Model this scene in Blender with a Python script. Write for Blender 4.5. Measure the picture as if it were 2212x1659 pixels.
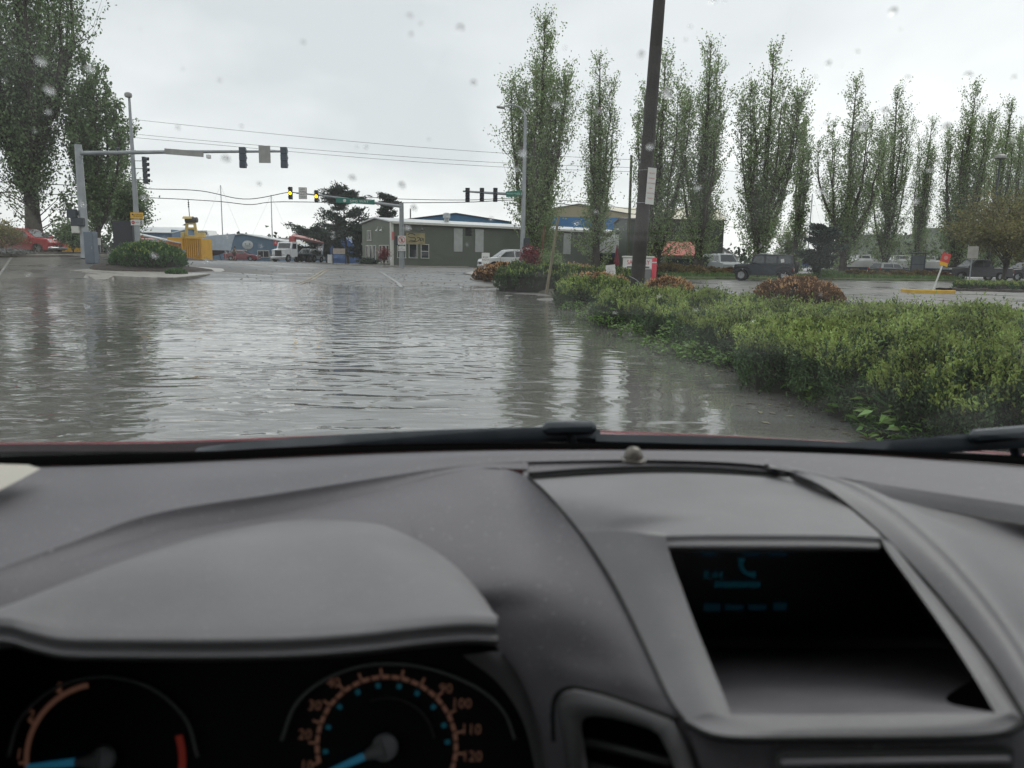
import bpy, bmesh, math, random
import numpy as np
from mathutils import Vector, Matrix
R = math.radians
SC = bpy.context.scene
for o in list(bpy.data.objects): bpy.data.objects.remove(o)
# ------------------------------------------------------------------ camera
CAMZ = 1.25; FPX = 1659.0
PITCH = math.atan(269.5 / FPX); ROLL = R(1.0)
_F = Vector((0, math.cos(PITCH), -math.sin(PITCH))); _U0 = Vector((0, math.sin(PITCH), math.cos(PITCH))); _X = Vector((1, 0, 0))
_r = _X * math.cos(ROLL) + _U0 * math.sin(ROLL); _u = _U0 * math.cos(ROLL) - _X * math.sin(ROLL)
CAM = Vector((0, 0, CAMZ))
cd = bpy.data.cameras.new('camera'); cam = bpy.data.objects.new('camera', cd); SC.collection.objects.link(cam)
cd.sensor_width = 36; cd.lens = 27.0; cd.clip_start = 0.05; cd.clip_end = 3000
cam.matrix_world = Matrix(((_r.x, _u.x, -_F.x, 0), (_r.y, _u.y, -_F.y, 0), (_r.z, _u.z, -_F.z, CAMZ), (0, 0, 0, 1)))
cd.dof.use_dof = True; cd.dof.focus_distance = 22.0; cd.dof.aperture_fstop = 6.8
SC.camera = cam
# ------------------------------------------------------------------ sky, sun, exposure
SUN_EL, SUN_AZ = R(52), R(35)          # azimuth from +Y towards +X
w = bpy.data.worlds.new('World'); SC.world = w; w.use_nodes = True
nt = w.node_tree; nt.nodes.clear()
def N(t, **k):
    n = nt.nodes.new(t)
    for a, b in k.items(): setattr(n, a, b)
    return n
L_ = lambda a, b: nt.links.new(a, b)
out = N('ShaderNodeOutputWorld'); bg = N('ShaderNodeBackground'); bg.inputs[1].default_value = 0.1
sky = N('ShaderNodeTexSky'); sky.sky_type = 'NISHITA'; sky.sun_disc = False; sky.sun_elevation = SUN_EL; sky.sun_rotation = SUN_AZ
tc = N('ShaderNodeTexCoord'); sep = N('ShaderNodeSeparateXYZ'); L_(tc.outputs['Generated'], sep.inputs[0])
zc = N('ShaderNodeMath', operation='MAXIMUM'); L_(sep.outputs[2], zc.inputs[0]); zc.inputs[1].default_value = 0.0
za = N('ShaderNodeMath', operation='ADD'); L_(zc.outputs[0], za.inputs[0]); za.inputs[1].default_value = 0.38
dx = N('ShaderNodeMath', operation='DIVIDE'); dy = N('ShaderNodeMath', operation='DIVIDE')
L_(sep.outputs[0], dx.inputs[0]); L_(za.outputs[0], dx.inputs[1]); L_(sep.outputs[1], dy.inputs[0]); L_(za.outputs[0], dy.inputs[1])
cmb = N('ShaderNodeCombineXYZ'); L_(dx.outputs[0], cmb.inputs[0]); L_(dy.outputs[0], cmb.inputs[1]); cmb.inputs[2].default_value = 15.3
n1 = N('ShaderNodeTexNoise'); n1.inputs['Scale'].default_value = 0.95; n1.inputs['Detail'].default_value = 5; n1.inputs['Roughness'].default_value = 0.52; n1.inputs['Distortion'].default_value = 0.3
L_(cmb.outputs[0], n1.inputs['Vector'])
cr = N('ShaderNodeValToRGB'); L_(n1.outputs[0], cr.inputs[0])
e = cr.color_ramp.elements; e[0].position = 0.37; e[0].color = (0.525, 0.545, 0.556, 1); e[1].position = 0.60; e[1].color = (0.765, 0.772, 0.770, 1)
sc_ = N('ShaderNodeVectorMath', operation='SCALE'); L_(cr.outputs[0], sc_.inputs[0]); sc_.inputs['Scale'].default_value = 10.8
mx = N('ShaderNodeMix', data_type='RGBA'); mx.inputs[0].default_value = 0.93
L_(sky.outputs[0], mx.inputs[6]); L_(sc_.outputs[0], mx.inputs[7]); L_(mx.outputs[2], bg.inputs[0]); L_(bg.outputs[0], out.inputs[0])
sl = bpy.data.lights.new('sun', 'SUN'); so = bpy.data.objects.new('sun', sl); SC.collection.objects.link(so)
sl.energy = 0.7; sl.angle = R(40); sl.color = (1, 0.97, 0.92)
sd = Vector((math.sin(SUN_AZ) * math.cos(SUN_EL), math.cos(SUN_AZ) * math.cos(SUN_EL), math.sin(SUN_EL)))
so.rotation_euler = (-sd).to_track_quat('-Z', 'Y').to_euler(); so.location = (0, 0, 60)
vs = SC.view_settings; vs.view_transform = 'Standard'; vs.look = 'None'; vs.exposure = 0.48; vs.gamma = 1.0
SC.render.engine = 'CYCLES'; cy = SC.cycles
cy.max_bounces = 6; cy.diffuse_bounces = 2; cy.glossy_bounces = 3; cy.use_adaptive_sampling = True; cy.adaptive_threshold = 0.025; cy.transmission_bounces = 5; cy.transparent_max_bounces = 10; cy.volume_bounces = 0
cy.caustics_reflective = False; cy.caustics_refractive = False; cy.sample_clamp_indirect = 4.0
cy.use_denoising = True
try: cy.denoiser = 'OPENIMAGEDENOISE'; cy.denoising_prefilter = 'ACCURATE'
except Exception: pass
# ------------------------------------------------------------------ pixel-to-place arithmetic (survey of the photograph)
def ray(px, py): return _F * FPX + _r * (px - 1106) - _u * (py - 829.5)
def P(px, py, Y): v = ray(px, py); return CAM + v * (Y / v.y)
def PZ(px, py, z): v = ray(px, py); return CAM + v * ((z - CAMZ) / v.z)
def X_at(px, Y): return P(px, 560, Y).x
# ------------------------------------------------------------------ materials
_M = {}
def mat(name, col, rough=0.6, metal=0.0, spec=0.5, var=0.12, vscale=3.0, bump=0.0, bscale=40.0, emit=None, island=0.0, transl=0.0, coat=0.0, wave=None):
    if name in _M: return _M[name]
    m = bpy.data.materials.new(name); m.use_nodes = True; t = m.node_tree; b = t.nodes['Principled BSDF']; _M[name] = m
    b.inputs['Roughness'].default_value = rough; b.inputs['Metallic'].default_value = metal; b.inputs['Specular IOR Level'].default_value = spec
    if coat: b.inputs['Coat Weight'].default_value = coat; b.inputs['Coat Roughness'].default_value = 0.05
    tcn = t.nodes.new('ShaderNodeTexCoord')
    src = None
    hsv = t.nodes.new('ShaderNodeHueSaturation'); hsv.inputs['Color'].default_value = (*col, 1)
    nz = t.nodes.new('ShaderNodeTexNoise'); nz.inputs['Scale'].default_value = vscale; nz.inputs['Detail'].default_value = 6; t.links.new(tcn.outputs['Object'], nz.inputs['Vector'])
    mr = t.nodes.new('ShaderNodeMapRange'); mr.inputs['From Min'].default_value = 0.3; mr.inputs['From Max'].default_value = 0.7
    mr.inputs['To Min'].default_value = 1 - var; mr.inputs['To Max'].default_value = 1 + var; t.links.new(nz.outputs[0], mr.inputs[0])
    val = mr.outputs[0]
    if island:
        g = t.nodes.new('ShaderNodeNewGeometry'); m2 = t.nodes.new('ShaderNodeMapRange'); m2.inputs['To Min'].default_value = 1 - island; m2.inputs['To Max'].default_value = 1 + island
        t.links.new(g.outputs['Random Per Island'], m2.inputs[0]); mm = t.nodes.new('ShaderNodeMath'); mm.operation = 'MULTIPLY'
        t.links.new(m2.outputs[0], mm.inputs[0]); t.links.new(val, mm.inputs[1]); val = mm.outputs[0]
        m3 = t.nodes.new('ShaderNodeMapRange'); m3.inputs['To Min'].default_value = 0.5 - island * 0.05; m3.inputs['To Max'].default_value = 0.5 + island * 0.05
        t.links.new(g.outputs['Random Per Island'], m3.inputs[0]); t.links.new(m3.outputs[0], hsv.inputs['Hue'])
    t.links.new(val, hsv.inputs['Value']); t.links.new(hsv.outputs[0], b.inputs['Base Color'])
    if bump or wave:
        bn = t.nodes.new('ShaderNodeBump'); bn.inputs['Strength'].default_value = bump or 0.6
        if wave:
            wv = t.nodes.new('ShaderNodeTexWave'); wv.bands_direction = wave[0]; wv.inputs['Scale'].default_value = wave[1]; t.links.new(tcn.outputs['Object'], wv.inputs['Vector'])
            bn.inputs['Distance'].default_value = 0.03; t.links.new(wv.outputs['Fac'], bn.inputs['Height'])
        else:
            bz = t.nodes.new('ShaderNodeTexNoise'); bz.inputs['Scale'].default_value = bscale; bz.inputs['Detail'].default_value = 3; t.links.new(tcn.outputs['Object'], bz.inputs['Vector'])
            bn.inputs['Distance'].default_value = 0.5 / bscale; t.links.new(bz.outputs[0], bn.inputs['Height'])
        t.links.new(bn.outputs[0], b.inputs['Normal'])
    if emit: b.inputs['Emission Color'].default_value = (*emit[0], 1); b.inputs['Emission Strength'].default_value = emit[1]
    if transl:
        tr = t.nodes.new('ShaderNodeBsdfTranslucent'); t.links.new(hsv.outputs[0], tr.inputs[0]); mxs = t.nodes.new('ShaderNodeMixShader'); mxs.inputs[0].default_value = transl
        t.links.new(b.outputs[0], mxs.inputs[1]); t.links.new(tr.outputs[0], mxs.inputs[2]); t.links.new(mxs.outputs[0], t.nodes['Material Output'].inputs[0])
    return m
# ------------------------------------------------------------------ mesh building
COL = SC.collection
def link(name, me, m, parent=None):
    o = bpy.data.objects.new(name, me); COL.objects.link(o)
    if m is not None and len(me.materials) == 0: me.materials.append(m)
    if parent is not None: o.parent = parent
    return o
def tag(o, label=None, cat=None, group=None, kind=None):
    if label: o['label'] = label
    if cat: o['category'] = cat
    if group: o['group'] = group
    if kind: o['kind'] = kind
    return o
def thing(name, label, cat, loc=(0, 0, 0), rz=0.0, group=None, tilt=None):
    o = bpy.data.objects.new(name, None); COL.objects.link(o); o.empty_display_size = 0.2
    o.location = loc; o.rotation_euler = (tilt[0], tilt[1], rz) if tilt else (0, 0, rz)
    return tag(o, label, cat, group)
def copy_tree(o, parent=None):
    c = o.copy(); COL.objects.link(c); c.parent = parent
    for ch in list(o.children): copy_tree(ch, c)
    return c
class MB:
    def __init__(s): s.v = []; s.f = []
    def add(s, vs, fs):
        n = len(s.v); s.v += [tuple(p) for p in vs]; s.f += [tuple(i + n for i in f) for f in fs]; return s
    def box(s, c, d, M=None, bev=0.0):
        x, y, z = (k / 2 for k in d); c = Vector(c)
        if bev:
            b = min(bev, x * .9, y * .9, z * .9); vs = []
            for sx in (-1, 1):
                for sy in (-1, 1):
                    for sz in (-1, 1):
                        vs += [(sx * (x - b), sy * (y - b), sz * z), (sx * (x - b), sy * y, sz * (z - b)), (sx * x, sy * (y - b), sz * (z - b))]
            bm = bmesh.new(); bv = [bm.verts.new(v) for v in vs]; bmesh.ops.convex_hull(bm, input=bv); bm.verts.index_update()
            vv = [v.co.copy() for v in bm.verts]; ff = [[v.index for v in f.verts] for f in bm.faces]; bm.free()
        else:
            vv = [Vector((sx * x, sy * y, sz * z)) for sx in (-1, 1) for sy in (-1, 1) for sz in (-1, 1)]
            ff = [(0, 1, 3, 2), (4, 6, 7, 5), (0, 4, 5, 1), (2, 3, 7, 6), (0, 2, 6, 4), (1, 5, 7, 3)]
        if M is not None: vv = [M @ v for v in vv]
        return s.add([c + v for v in vv], ff)
    def tube(s, pts, rad, n=8, cap=True):
        pts = [Vector(p) for p in pts]
        if not isinstance(rad, (list, tuple)): rad = [rad] * len(pts)
        base = len(s.v); up = Vector((0, 0, 1)); prev = None
        for i, p in enumerate(pts):
            t = (pts[min(i + 1, len(pts) - 1)] - pts[max(i - 1, 0)]).normalized()
            if prev is None: a = t.cross(up if abs(t.z) < 0.9 else Vector((1, 0, 0))).normalized()
            else: a = (prev - t * prev.dot(t)).normalized()
            prev = a; b = t.cross(a)
            for k in range(n):
                q = 2 * math.pi * k / n; s.v.append(tuple(p + (a * math.cos(q) + b * math.sin(q)) * rad[i]))
        for i in range(len(pts) - 1):
            for k in range(n):
                k2 = (k + 1) % n; s.f.append((base + i * n + k, base + i * n + k2, base + (i + 1) * n + k2, base + (i + 1) * n + k))
        if cap: s.f.append(tuple(base + k for k in range(n))[::-1]); s.f.append(tuple(base + (len(pts) - 1) * n + k for k in range(n)))
        return s
    def lathe(s, prof, n=20, M=None, cap=True):          # prof: (r, z)
        base = len(s.v)
        for r, z in prof:
            for k in range(n):
                q = 2 * math.pi * k / n; v = Vector((r * math.cos(q), r * math.sin(q), z)); s.v.append(tuple(M @ v if M is not None else v))
        for i in range(len(prof) - 1):
            for k in range(n):
                k2 = (k + 1) % n; s.f.append((base + i * n + k, base + i * n + k2, base + (i + 1) * n + k2, base + (i + 1) * n + k))
        if cap: s.f.append(tuple(base + k for k in range(n))[::-1]); s.f.append(tuple(base + (len(prof) - 1) * n + k for k in range(n)))
        return s
    def prism(s, poly, d):                                # poly of 3-D points swept along d
        d = Vector(d); n = len(poly); a = [Vector(p) for p in poly]; b = [p + d for p in a]
        return s.add(a + b, [tuple(range(n))[::-1], tuple(range(n, 2 * n))] + [(i, (i + 1) % n, n + (i + 1) % n, n + i) for i in range(n)])
    def quad(s, a, b, c, d): return s.add([a, b, c, d], [(0, 1, 2, 3)])
    def mesh(s, name, off=None, smooth=None):
        me = bpy.data.meshes.new(name)
        vs = s.v if off is None else [(a - off[0], b - off[1], c - off[2]) for a, b, c in s.v]
        me.from_pydata(vs, [], s.f); me.validate(); me.update()
        bm = bmesh.new(); bm.from_mesh(me); bmesh.ops.recalc_face_normals(bm, faces=bm.faces); bm.to_mesh(me); bm.free()
        if smooth is not None:
            me.shade_smooth()
            if smooth > 0: me.set_sharp_from_angle(angle=R(smooth))
        return me
    def build(s, name, m, parent=None, world=False, smooth=None):
        off = parent.matrix_basis.translation if (world and parent is not None) else None
        return link(name, s.mesh(name, off, smooth), m, parent)
def cr_spline(pts, n):
    pts = [Vector(p) for p in pts]; out = []; k = len(pts)
    for j in range(n):
        t = j / (n - 1) * (k - 1); i = min(int(t), k - 2); u = t - i
        p0, p1, p2, p3 = pts[max(i - 1, 0)], pts[i], pts[i + 1], pts[min(i + 2, k - 1)]
        if i == 0: p0 = p1 * 2 - p2
        if i + 2 > k - 1: p3 = p2 * 2 - p1
        out.append(0.5 * ((2 * p1) + (p2 - p0) * u + (2 * p0 - 5 * p1 + 4 * p2 - p3) * u * u + (3 * p1 - p0 - 3 * p2 + p3) * u ** 3))
    return out
def loft(mb, rows, nu=48, nv=None):
    rr = [cr_spline(r, nu) for r in rows]; nv = nv or (len(rows) - 1) * 8 + 1
    cols = [cr_spline([r[i] for r in rr], nv) for i in range(nu)]; base = len(mb.v)
    for j in range(nv):
        for i in range(nu): mb.v.append(tuple(cols[i][j]))
    for j in range(nv - 1):
        for i in range(nu - 1): a = base + j * nu + i; mb.f.append((a, a + 1, a + nu + 1, a + nu))
    return mb
def np_mesh(name, V, F):
    me = bpy.data.meshes.new(name); V = np.ascontiguousarray(V, dtype=np.float32); F = np.ascontiguousarray(F, dtype=np.int32); m, k = F.shape
    me.vertices.add(len(V)); me.vertices.foreach_set('co', V.ravel()); me.loops.add(m * k); me.loops.foreach_set('vertex_index', F.ravel())
    me.polygons.add(m); me.polygons.foreach_set('loop_start', np.arange(0, m * k, k, dtype=np.int32))
    me.update(calc_edges=True); return me
def text(s, size, m, parent, M, name='lettering', ext=0.002, align='CENTER', sx=1.0):
    c = bpy.data.curves.new('t', 'FONT'); c.body = s; c.size = size; c.extrude = ext; c.align_x = align; c.align_y = 'CENTER'; c.resolution_u = 2
    o = bpy.data.objects.new('t', c); COL.objects.link(o); dg = bpy.context.evaluated_depsgraph_get()
    me = bpy.data.meshes.new_from_object(o.evaluated_get(dg)); bpy.data.objects.remove(o); bpy.data.curves.remove(c)
    me.transform(Matrix.Diagonal((sx, 1, 1, 1))); me.transform(M); me.materials.clear(); me.name = name
    return link(name, me, m, parent)
FRONT = Matrix(((1, 0, 0, 0), (0, 0, -1, 0), (0, 1, 0, 0), (0, 0, 0, 1)))   # text plane xy -> xz facing -y
def TM(x, y, z): return Matrix.Translation((x, y, z)) @ FRONT
rng = np.random.default_rng(7)
def leaves(C, D, ln, wd, r_, jit=.6):
    """leaf quads: centres C (n,3), preferred directions D (n,3), length/width arrays"""
    n = len(C); A = D + r_.normal(0, jit, (n, 3)); A /= np.linalg.norm(A, axis=1, keepdims=True) + 1e-9
    B = np.cross(A, r_.normal(0, 1, (n, 3))); B /= np.linalg.norm(B, axis=1, keepdims=True) + 1e-9
    ln = np.broadcast_to(ln, n)[:, None]; wd = np.broadcast_to(wd, n)[:, None]; Nn = np.cross(A, B) * wd * .25
    V = np.stack([C - A * ln * .5, C + B * wd * .5 + Nn, C + A * ln * .5, C - B * wd * .5 + Nn], 1).reshape(-1, 3)
    return V, np.arange(4 * n).reshape(n, 4)
# ================================================================== terrain
_ctl = []
def ctl(px, py, z): p = PZ(px, py, z); _ctl.append((p.x, p.y, z))
SHORE = [(-150, 600), (0, 600), (150, 601), (300, 602), (372, 604), (485, 593), (600, 603), (700, 612), (800, 617), (900, 619), (1000, 616), (1062, 622)]
SHORE_R = [(1090, 632), (1150, 634), (1205, 650), (1340, 720), (1490, 774), (1640, 808), (1790, 866), (1960, 942), (2150, 1030)]
for q in SHORE + SHORE_R: ctl(*q, 0.0)
for x, y, z in [(0, 4, -.2), (0, 10, -.22), (-4, 18, -.16), (-12, 18, -.13), (-20, 15, -.1), (-6, -10, -.2), (1.2, 14, -.12), (0, 20, -.12), (-3, 24, -.08), (-10, 24, -.06), (-16, 22, -.06), (4, -12, -.2),
                (-35, 10, -.1), (-60, 0, 0), (-13, 84, .25), (-20, 95, .35), (-33, 86, .5), (14, 104, .3), (-42, 113, .36), (0, 57, .2), (2, 68, .27), (-8, 70, .33), (0, 45, .1), (-8, 50, .18),
                (-17, 55, .32), (-24, 40, .30), (-32, 40, .33), (-25, 44.5, .62), (-34, 46, .72), (-26, 47.5, .96), (-29, 52, 1.02), (-60, 52, 1.1), (-16, 42, .30), (-20, 43, .42), (-42, 41, .40), (-45, 47.5, .92), (-22, 48, .9), (-18, 50, .55), (-25, 70, .6),
                (20, 50, .05), (13, 54, .05), (30, 45, .05), (35, 70, .07), (48, 72, .07), (12, 30, .05), (20, 30, .05), (8, 26, .1), (7.5, 18, .12), (10, 12, .08), (6.2, 9, .14), (14, 8, .1), (25, 15, .05), (8, 0, .1),
                (5, 5, .1), (20, 90, .25), (60, 120, .3), (-90, 120, .6), (0, 170, .4), (120, 60, .2), (-120, 40, 1.1), (80, -20, .1), (-40, -30, 0), (0, 260, .5), (5, 38, .08), (4, 48, .15)]: _ctl.append((x, y, z))
_C = np.array(_ctl); _n = len(_C)
_D = np.hypot(_C[:, None, 0] - _C[None, :, 0], _C[:, None, 1] - _C[None, :, 1])
_A = np.zeros((_n + 1, _n + 1)); _A[:_n, :_n] = np.sqrt(_D ** 2 + 0.6); _A[:_n, _n] = 1; _A[_n, :_n] = 1
_w = np.linalg.solve(_A, np.append(_C[:, 2], 0.0))
def hzn(x, y):
    x = np.asarray(x, float); y = np.asarray(y, float); sh = x.shape; xf = x.ravel(); yf = y.ravel()
    z = np.full(xf.shape, _w[_n])
    for i in range(_n): z += _w[i] * np.sqrt((xf - _C[i, 0]) ** 2 + (yf - _C[i, 1]) ** 2 + 0.6)
    z = np.clip(z, -0.3, 1.35)
    z += 0.012 * np.sin(xf * 1.7 + np.sin(yf * .9)) * np.sin(yf * 1.3 + 1.0 + np.sin(xf * .6)) + 0.006 * np.sin(xf * 4.1 + yf * 2.2)
    far = np.clip((np.hypot(xf, yf) - 220) / 200, 0, 1); z = z * (1 - far) + 0.3 * far
    return z.reshape(sh)
def hz(x, y): return float(hzn(np.array([x]), np.array([y]))[0])
def axis(lo, hi, a, b, step, grow=1.35):
    c = list(np.arange(a, b + 1e-6, step)); s = step
    while c[-1] < hi: s *= grow; c.append(c[-1] + s)
    s = step
    while c[0] > lo: s *= grow; c.insert(0, c[0] - s)
    return np.array(c)
ax_, ay_ = axis(-1800, 1800, -50, 45, 0.6), axis(-300, 2600, -8, 110, 0.6)
gx, gy = np.meshgrid(ax_, ay_); gz = hzn(gx, gy)
V = np.stack([gx.ravel(), gy.ravel(), gz.ravel()], 1); nx, ny = len(ax_), len(ay_)
ii, jj = np.meshgrid(np.arange(nx - 1), np.arange(ny - 1)); a = (jj * nx + ii).ravel()
me = np_mesh('ground', V, np.stack([a, a + 1, a + nx + 1, a + nx], 1)); me.shade_smooth()
# wet asphalt
ma = bpy.data.materials.new('wet_asphalt'); ma.use_nodes = True; t = ma.node_tree; b = t.nodes['Principled BSDF']
def TN(t, ty, **k):
    n = t.nodes.new(ty)
    for q, v in k.items():
        if q in n.inputs: n.inputs[q].default_value = v
        else: setattr(n, q, v)
    return n
def ramp(t, src, stops):
    r = t.nodes.new('ShaderNodeValToRGB'); t.links.new(src, r.inputs[0]); e = r.color_ramp.elements
    for i, (p, c) in enumerate(stops):
        if i > 1: e.new(p)
        e[i].position = p; e[i].color = (*c, 1) if isinstance(c, tuple) else (c, c, c, 1)
    return r.outputs[0]
tco = TN(t, 'ShaderNodeTexCoord')
mp = TN(t, 'ShaderNodeMapping'); mp.inputs['Scale'].default_value = (0.16, 0.34, 1); t.links.new(tco.outputs['Object'], mp.inputs[0])
na = TN(t, 'ShaderNodeTexNoise', Scale=1.0, Detail=7.0, Roughness=0.6, Distortion=0.6); t.links.new(mp.outputs[0], na.inputs['Vector'])
nb = TN(t, 'ShaderNodeTexNoise', Scale=9.0, Detail=6.0); t.links.new(tco.outputs['Object'], nb.inputs['Vector'])
c1 = ramp(t, na.outputs[0], [(0.35, (.075, .075, .074)), (0.5, (.105, .103, .098)), (0.66, (.145, .137, .122))])
c2 = ramp(t, nb.outputs[0], [(0.3, .75), (0.7, 1.2)])
mm = TN(t, 'ShaderNodeMix', data_type='RGBA', blend_type='MULTIPLY'); mm.inputs[0].default_value = 1; t.links.new(c1, mm.inputs[6]); t.links.new(c2, mm.inputs[7]); t.links.new(mm.outputs[2], b.inputs['Base Color'])
rr_ = ramp(t, na.outputs[0], [(0.34, .16), (0.48, .36), (0.62, .55)]); t.links.new(rr_, b.inputs['Roughness'])
nc = TN(t, 'ShaderNodeTexNoise', Scale=60.0, Detail=3.0); t.links.new(tco.outputs['Object'], nc.inputs['Vector'])
bp = TN(t, 'ShaderNodeBump', Strength=0.25, Distance=0.006); t.links.new(nc.outputs[0], bp.inputs['Height']); t.links.new(bp.outputs[0], b.inputs['Normal'])
b.inputs['Specular IOR Level'].default_value = 0.45
g = link('ground', me, ma); tag(g, 'wet grey asphalt ground of the streets and car parks', kind='structure')
# flood water
mw = bpy.data.materials.new('flood_water'); mw.use_nodes = True; t = mw.node_tree; b = t.nodes['Principled BSDF']
b.inputs['Roughness'].default_value = 0.025; b.inputs['IOR'].default_value = 1.42
tco = TN(t, 'ShaderNodeTexCoord')
def nzm(scale, rot, sc=1.0, det=2.0, rough=.5, dist=0.0):
    m_ = TN(t, 'ShaderNodeMapping'); m_.inputs['Scale'].default_value = (*scale, 1); m_.inputs['Rotation'].default_value = (0, 0, R(rot)); t.links.new(tco.outputs['Object'], m_.inputs[0])
    n_ = TN(t, 'ShaderNodeTexNoise', Scale=sc, Detail=det, Roughness=rough, Distortion=dist); t.links.new(m_.outputs[0], n_.inputs['Vector']); return n_.outputs[0]
def MA(op, a, b_=None):
    m_ = TN(t, 'ShaderNodeMath', operation=op)
    for i, q in enumerate((a, b_)):
        if q is None: continue
        if isinstance(q, (int, float)): m_.inputs[i].default_value = q
        else: t.links.new(q, m_.inputs[i])
    return m_.outputs[0]
w1 = nzm((1.25, 2.3), 16, det=0.8, dist=1.3); w2 = nzm((3.2, 5.6), -12, det=1.0, dist=.9); w3 = nzm((8, 15), 4, det=1.0); wide = nzm((.10, .16), 20, det=2)
sepw = TN(t, 'ShaderNodeSeparateXYZ'); t.links.new(tco.outputs['Object'], sepw.inputs[0])
shelter = TN(t, 'ShaderNodeMapRange', interpolation_type='SMOOTHSTEP'); shelter.inputs['From Min'].default_value = -0.8; shelter.inputs['From Max'].default_value = 2.4; shelter.inputs['To Min'].default_value = 1.0; shelter.inputs['To Max'].default_value = 0.20
t.links.new(sepw.outputs[0], shelter.inputs[0])
gust = ramp(t, wide, [(0.36, .35), (0.64, 1.4)])
hsum = MA('ADD', MA('MULTIPLY', w1, 0.036), MA('ADD', MA('MULTIPLY', w2, 0.0080), MA('MULTIPLY', w3, 0.0010)))
hw = MA('MULTIPLY', MA('MULTIPLY', hsum, gust), shelter.outputs[0])
vo = TN(t, 'ShaderNodeTexVoronoi', voronoi_dimensions='2D', Scale=1.15); t.links.new(tco.outputs['Object'], vo.inputs['Vector'])
vd = MA('DIVIDE', vo.outputs['Distance'], 1.15); rad = TN(t, 'ShaderNodeMapRange'); t.links.new(vo.outputs['Color'], rad.inputs[0])
rad.inputs['To Min'].default_value = 0.03; rad.inputs['To Max'].default_value = 0.16
env = MA('MAXIMUM', MA('SUBTRACT', 1.0, MA('DIVIDE', vd, rad.outputs[0])), 0.0)
rings = MA('MULTIPLY', MA('SINE', MA('MULTIPLY', vd, 230.0)), MA('MULTIPLY', env, 0.0020))
htot = MA('ADD', hw, rings)
bp = TN(t, 'ShaderNodeBump', Strength=1.0, Distance=1.0); t.links.new(htot, bp.inputs['Height']); t.links.new(bp.outputs[0], b.inputs['Normal'])
mud = nzm((.25, .4), 0, det=5); cm = ramp(t, mud, [(0.3, (.128, .127, .118)), (0.7, (.178, .176, .164))]); t.links.new(cm, b.inputs['Base Color'])
mb = MB(); mb.quad((-70, -25, 0), (16, -25, 0), (16, 36, 0), (-70, 36, 0))
wo = mb.build('flood_water', mw); tag(wo, 'muddy rippled flood water covering the road', kind='structure')
# ------------------------------------------------------------------ kerbs, pavements, markings
M_conc = mat('concrete_wet', (.30, .285, .26), .42, var=.22, vscale=2.5, bump=.2, bscale=50)
M_kerb = mat('kerb_concrete', (.25, .24, .215), .5, var=.25, vscale=4, bump=.2, bscale=50)
M_mulch = mat('mulch', (.045, .036, .030), .9, var=.5, vscale=9, bump=.9, bscale=18)
M_white = mat('road_white', (.25, .25, .245), .35, var=.5, vscale=5)
M_yellow = mat('road_yellow', (.22, .17, .085), .35, var=.5, vscale=5)
def slab(name, pts, h, m, label, kind='structure', drop=.25, parent=None):
    top = [Vector((p.x, p.y, p.z + h)) for p in pts]; mb = MB(); n = len(top)
    c = sum(top, Vector()) / n; low = [Vector((p.x, p.y, p.z - drop)) for p in pts]; inn = [c + (p - c) * .985 + Vector((0, 0, .0)) for p in top]
    edge = [Vector((p.x, p.y, p.z - .025)) for p in top]
    mb.add([c] + inn + edge + low, [(0, 1 + i, 1 + (i + 1) % n) for i in range(n)] + [(1 + i, 1 + n + i, 1 + n + (i + 1) % n, 1 + (i + 1) % n) for i in range(n)] + [(1 + n + i, 1 + 2 * n + i, 1 + 2 * n + (i + 1) % n, 1 + n + (i + 1) % n) for i in range(n)])
    o = mb.build(name, m, parent, smooth=40); tag(o, label, kind=kind) if label else None; return o
def gp(px, py, z): return PZ(px, py, z)
def strip(name, pts, wid, h, m, label, kind='structure', cat=None):   # a kerb: swept box along a ground line (points = top front edge)
    mb = MB(); n = len(pts); prof = [(0, -.35), (0, -.02), (.02, 0), (wid, 0), (wid, -.35)]; k = len(prof)
    for i, p in enumerate(pts):
        d = (pts[min(i + 1, n - 1)] - pts[max(i - 1, 0)]); d.z = 0; d.normalize(); nrm = Vector((-d.y, d.x, 0))
        for a_, z_ in prof: mb.v.append(tuple(p + nrm * a_ + Vector((0, 0, z_ * 1.0))))
    for i in range(n - 1):
        for j in range(k): j2 = (j + 1) % k; mb.f.append((i * k + j, i * k + j2, (i + 1) * k + j2, (i + 1) * k + j))
    mb.f += [tuple(range(k)), tuple((n - 1) * k + j for j in range(k))]
    o = mb.build(name, m); tag(o, label, cat, kind=kind); return o
# corner pavement by the left street
front = cr_spline([P(235, 594, 36.8), P(330, 598, 36.2), P(378, 599, 36.2), P(430, 594, 38.8), P(470, 589, 42.0), P(486, 584.5, 45.5)], 14)
back = [P(482, 580, 48), P(440, 577, 47), P(380, 576, 45), P(300, 577, 43), P(200, 580, 41.5), P(160, 583, 40)]
slab('pavement', front + back, 0.0, M_conc, 'pale wet concrete corner pavement beside the flood', drop=.5)
strip('kerb', [p + Vector((0, 0, .012)) for p in front[3:]], .16, .14, M_kerb, 'grey concrete kerb curving round the corner pavement')
strip('kerb', cr_spline([P(152, 584, 39.5), P(200, 585.5, 39.0), P(245, 589, 38.2), P(262, 593, 37.4)], 8), .18, .14, M_kerb, 'short raised concrete kerb below the mulch bed')
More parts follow.
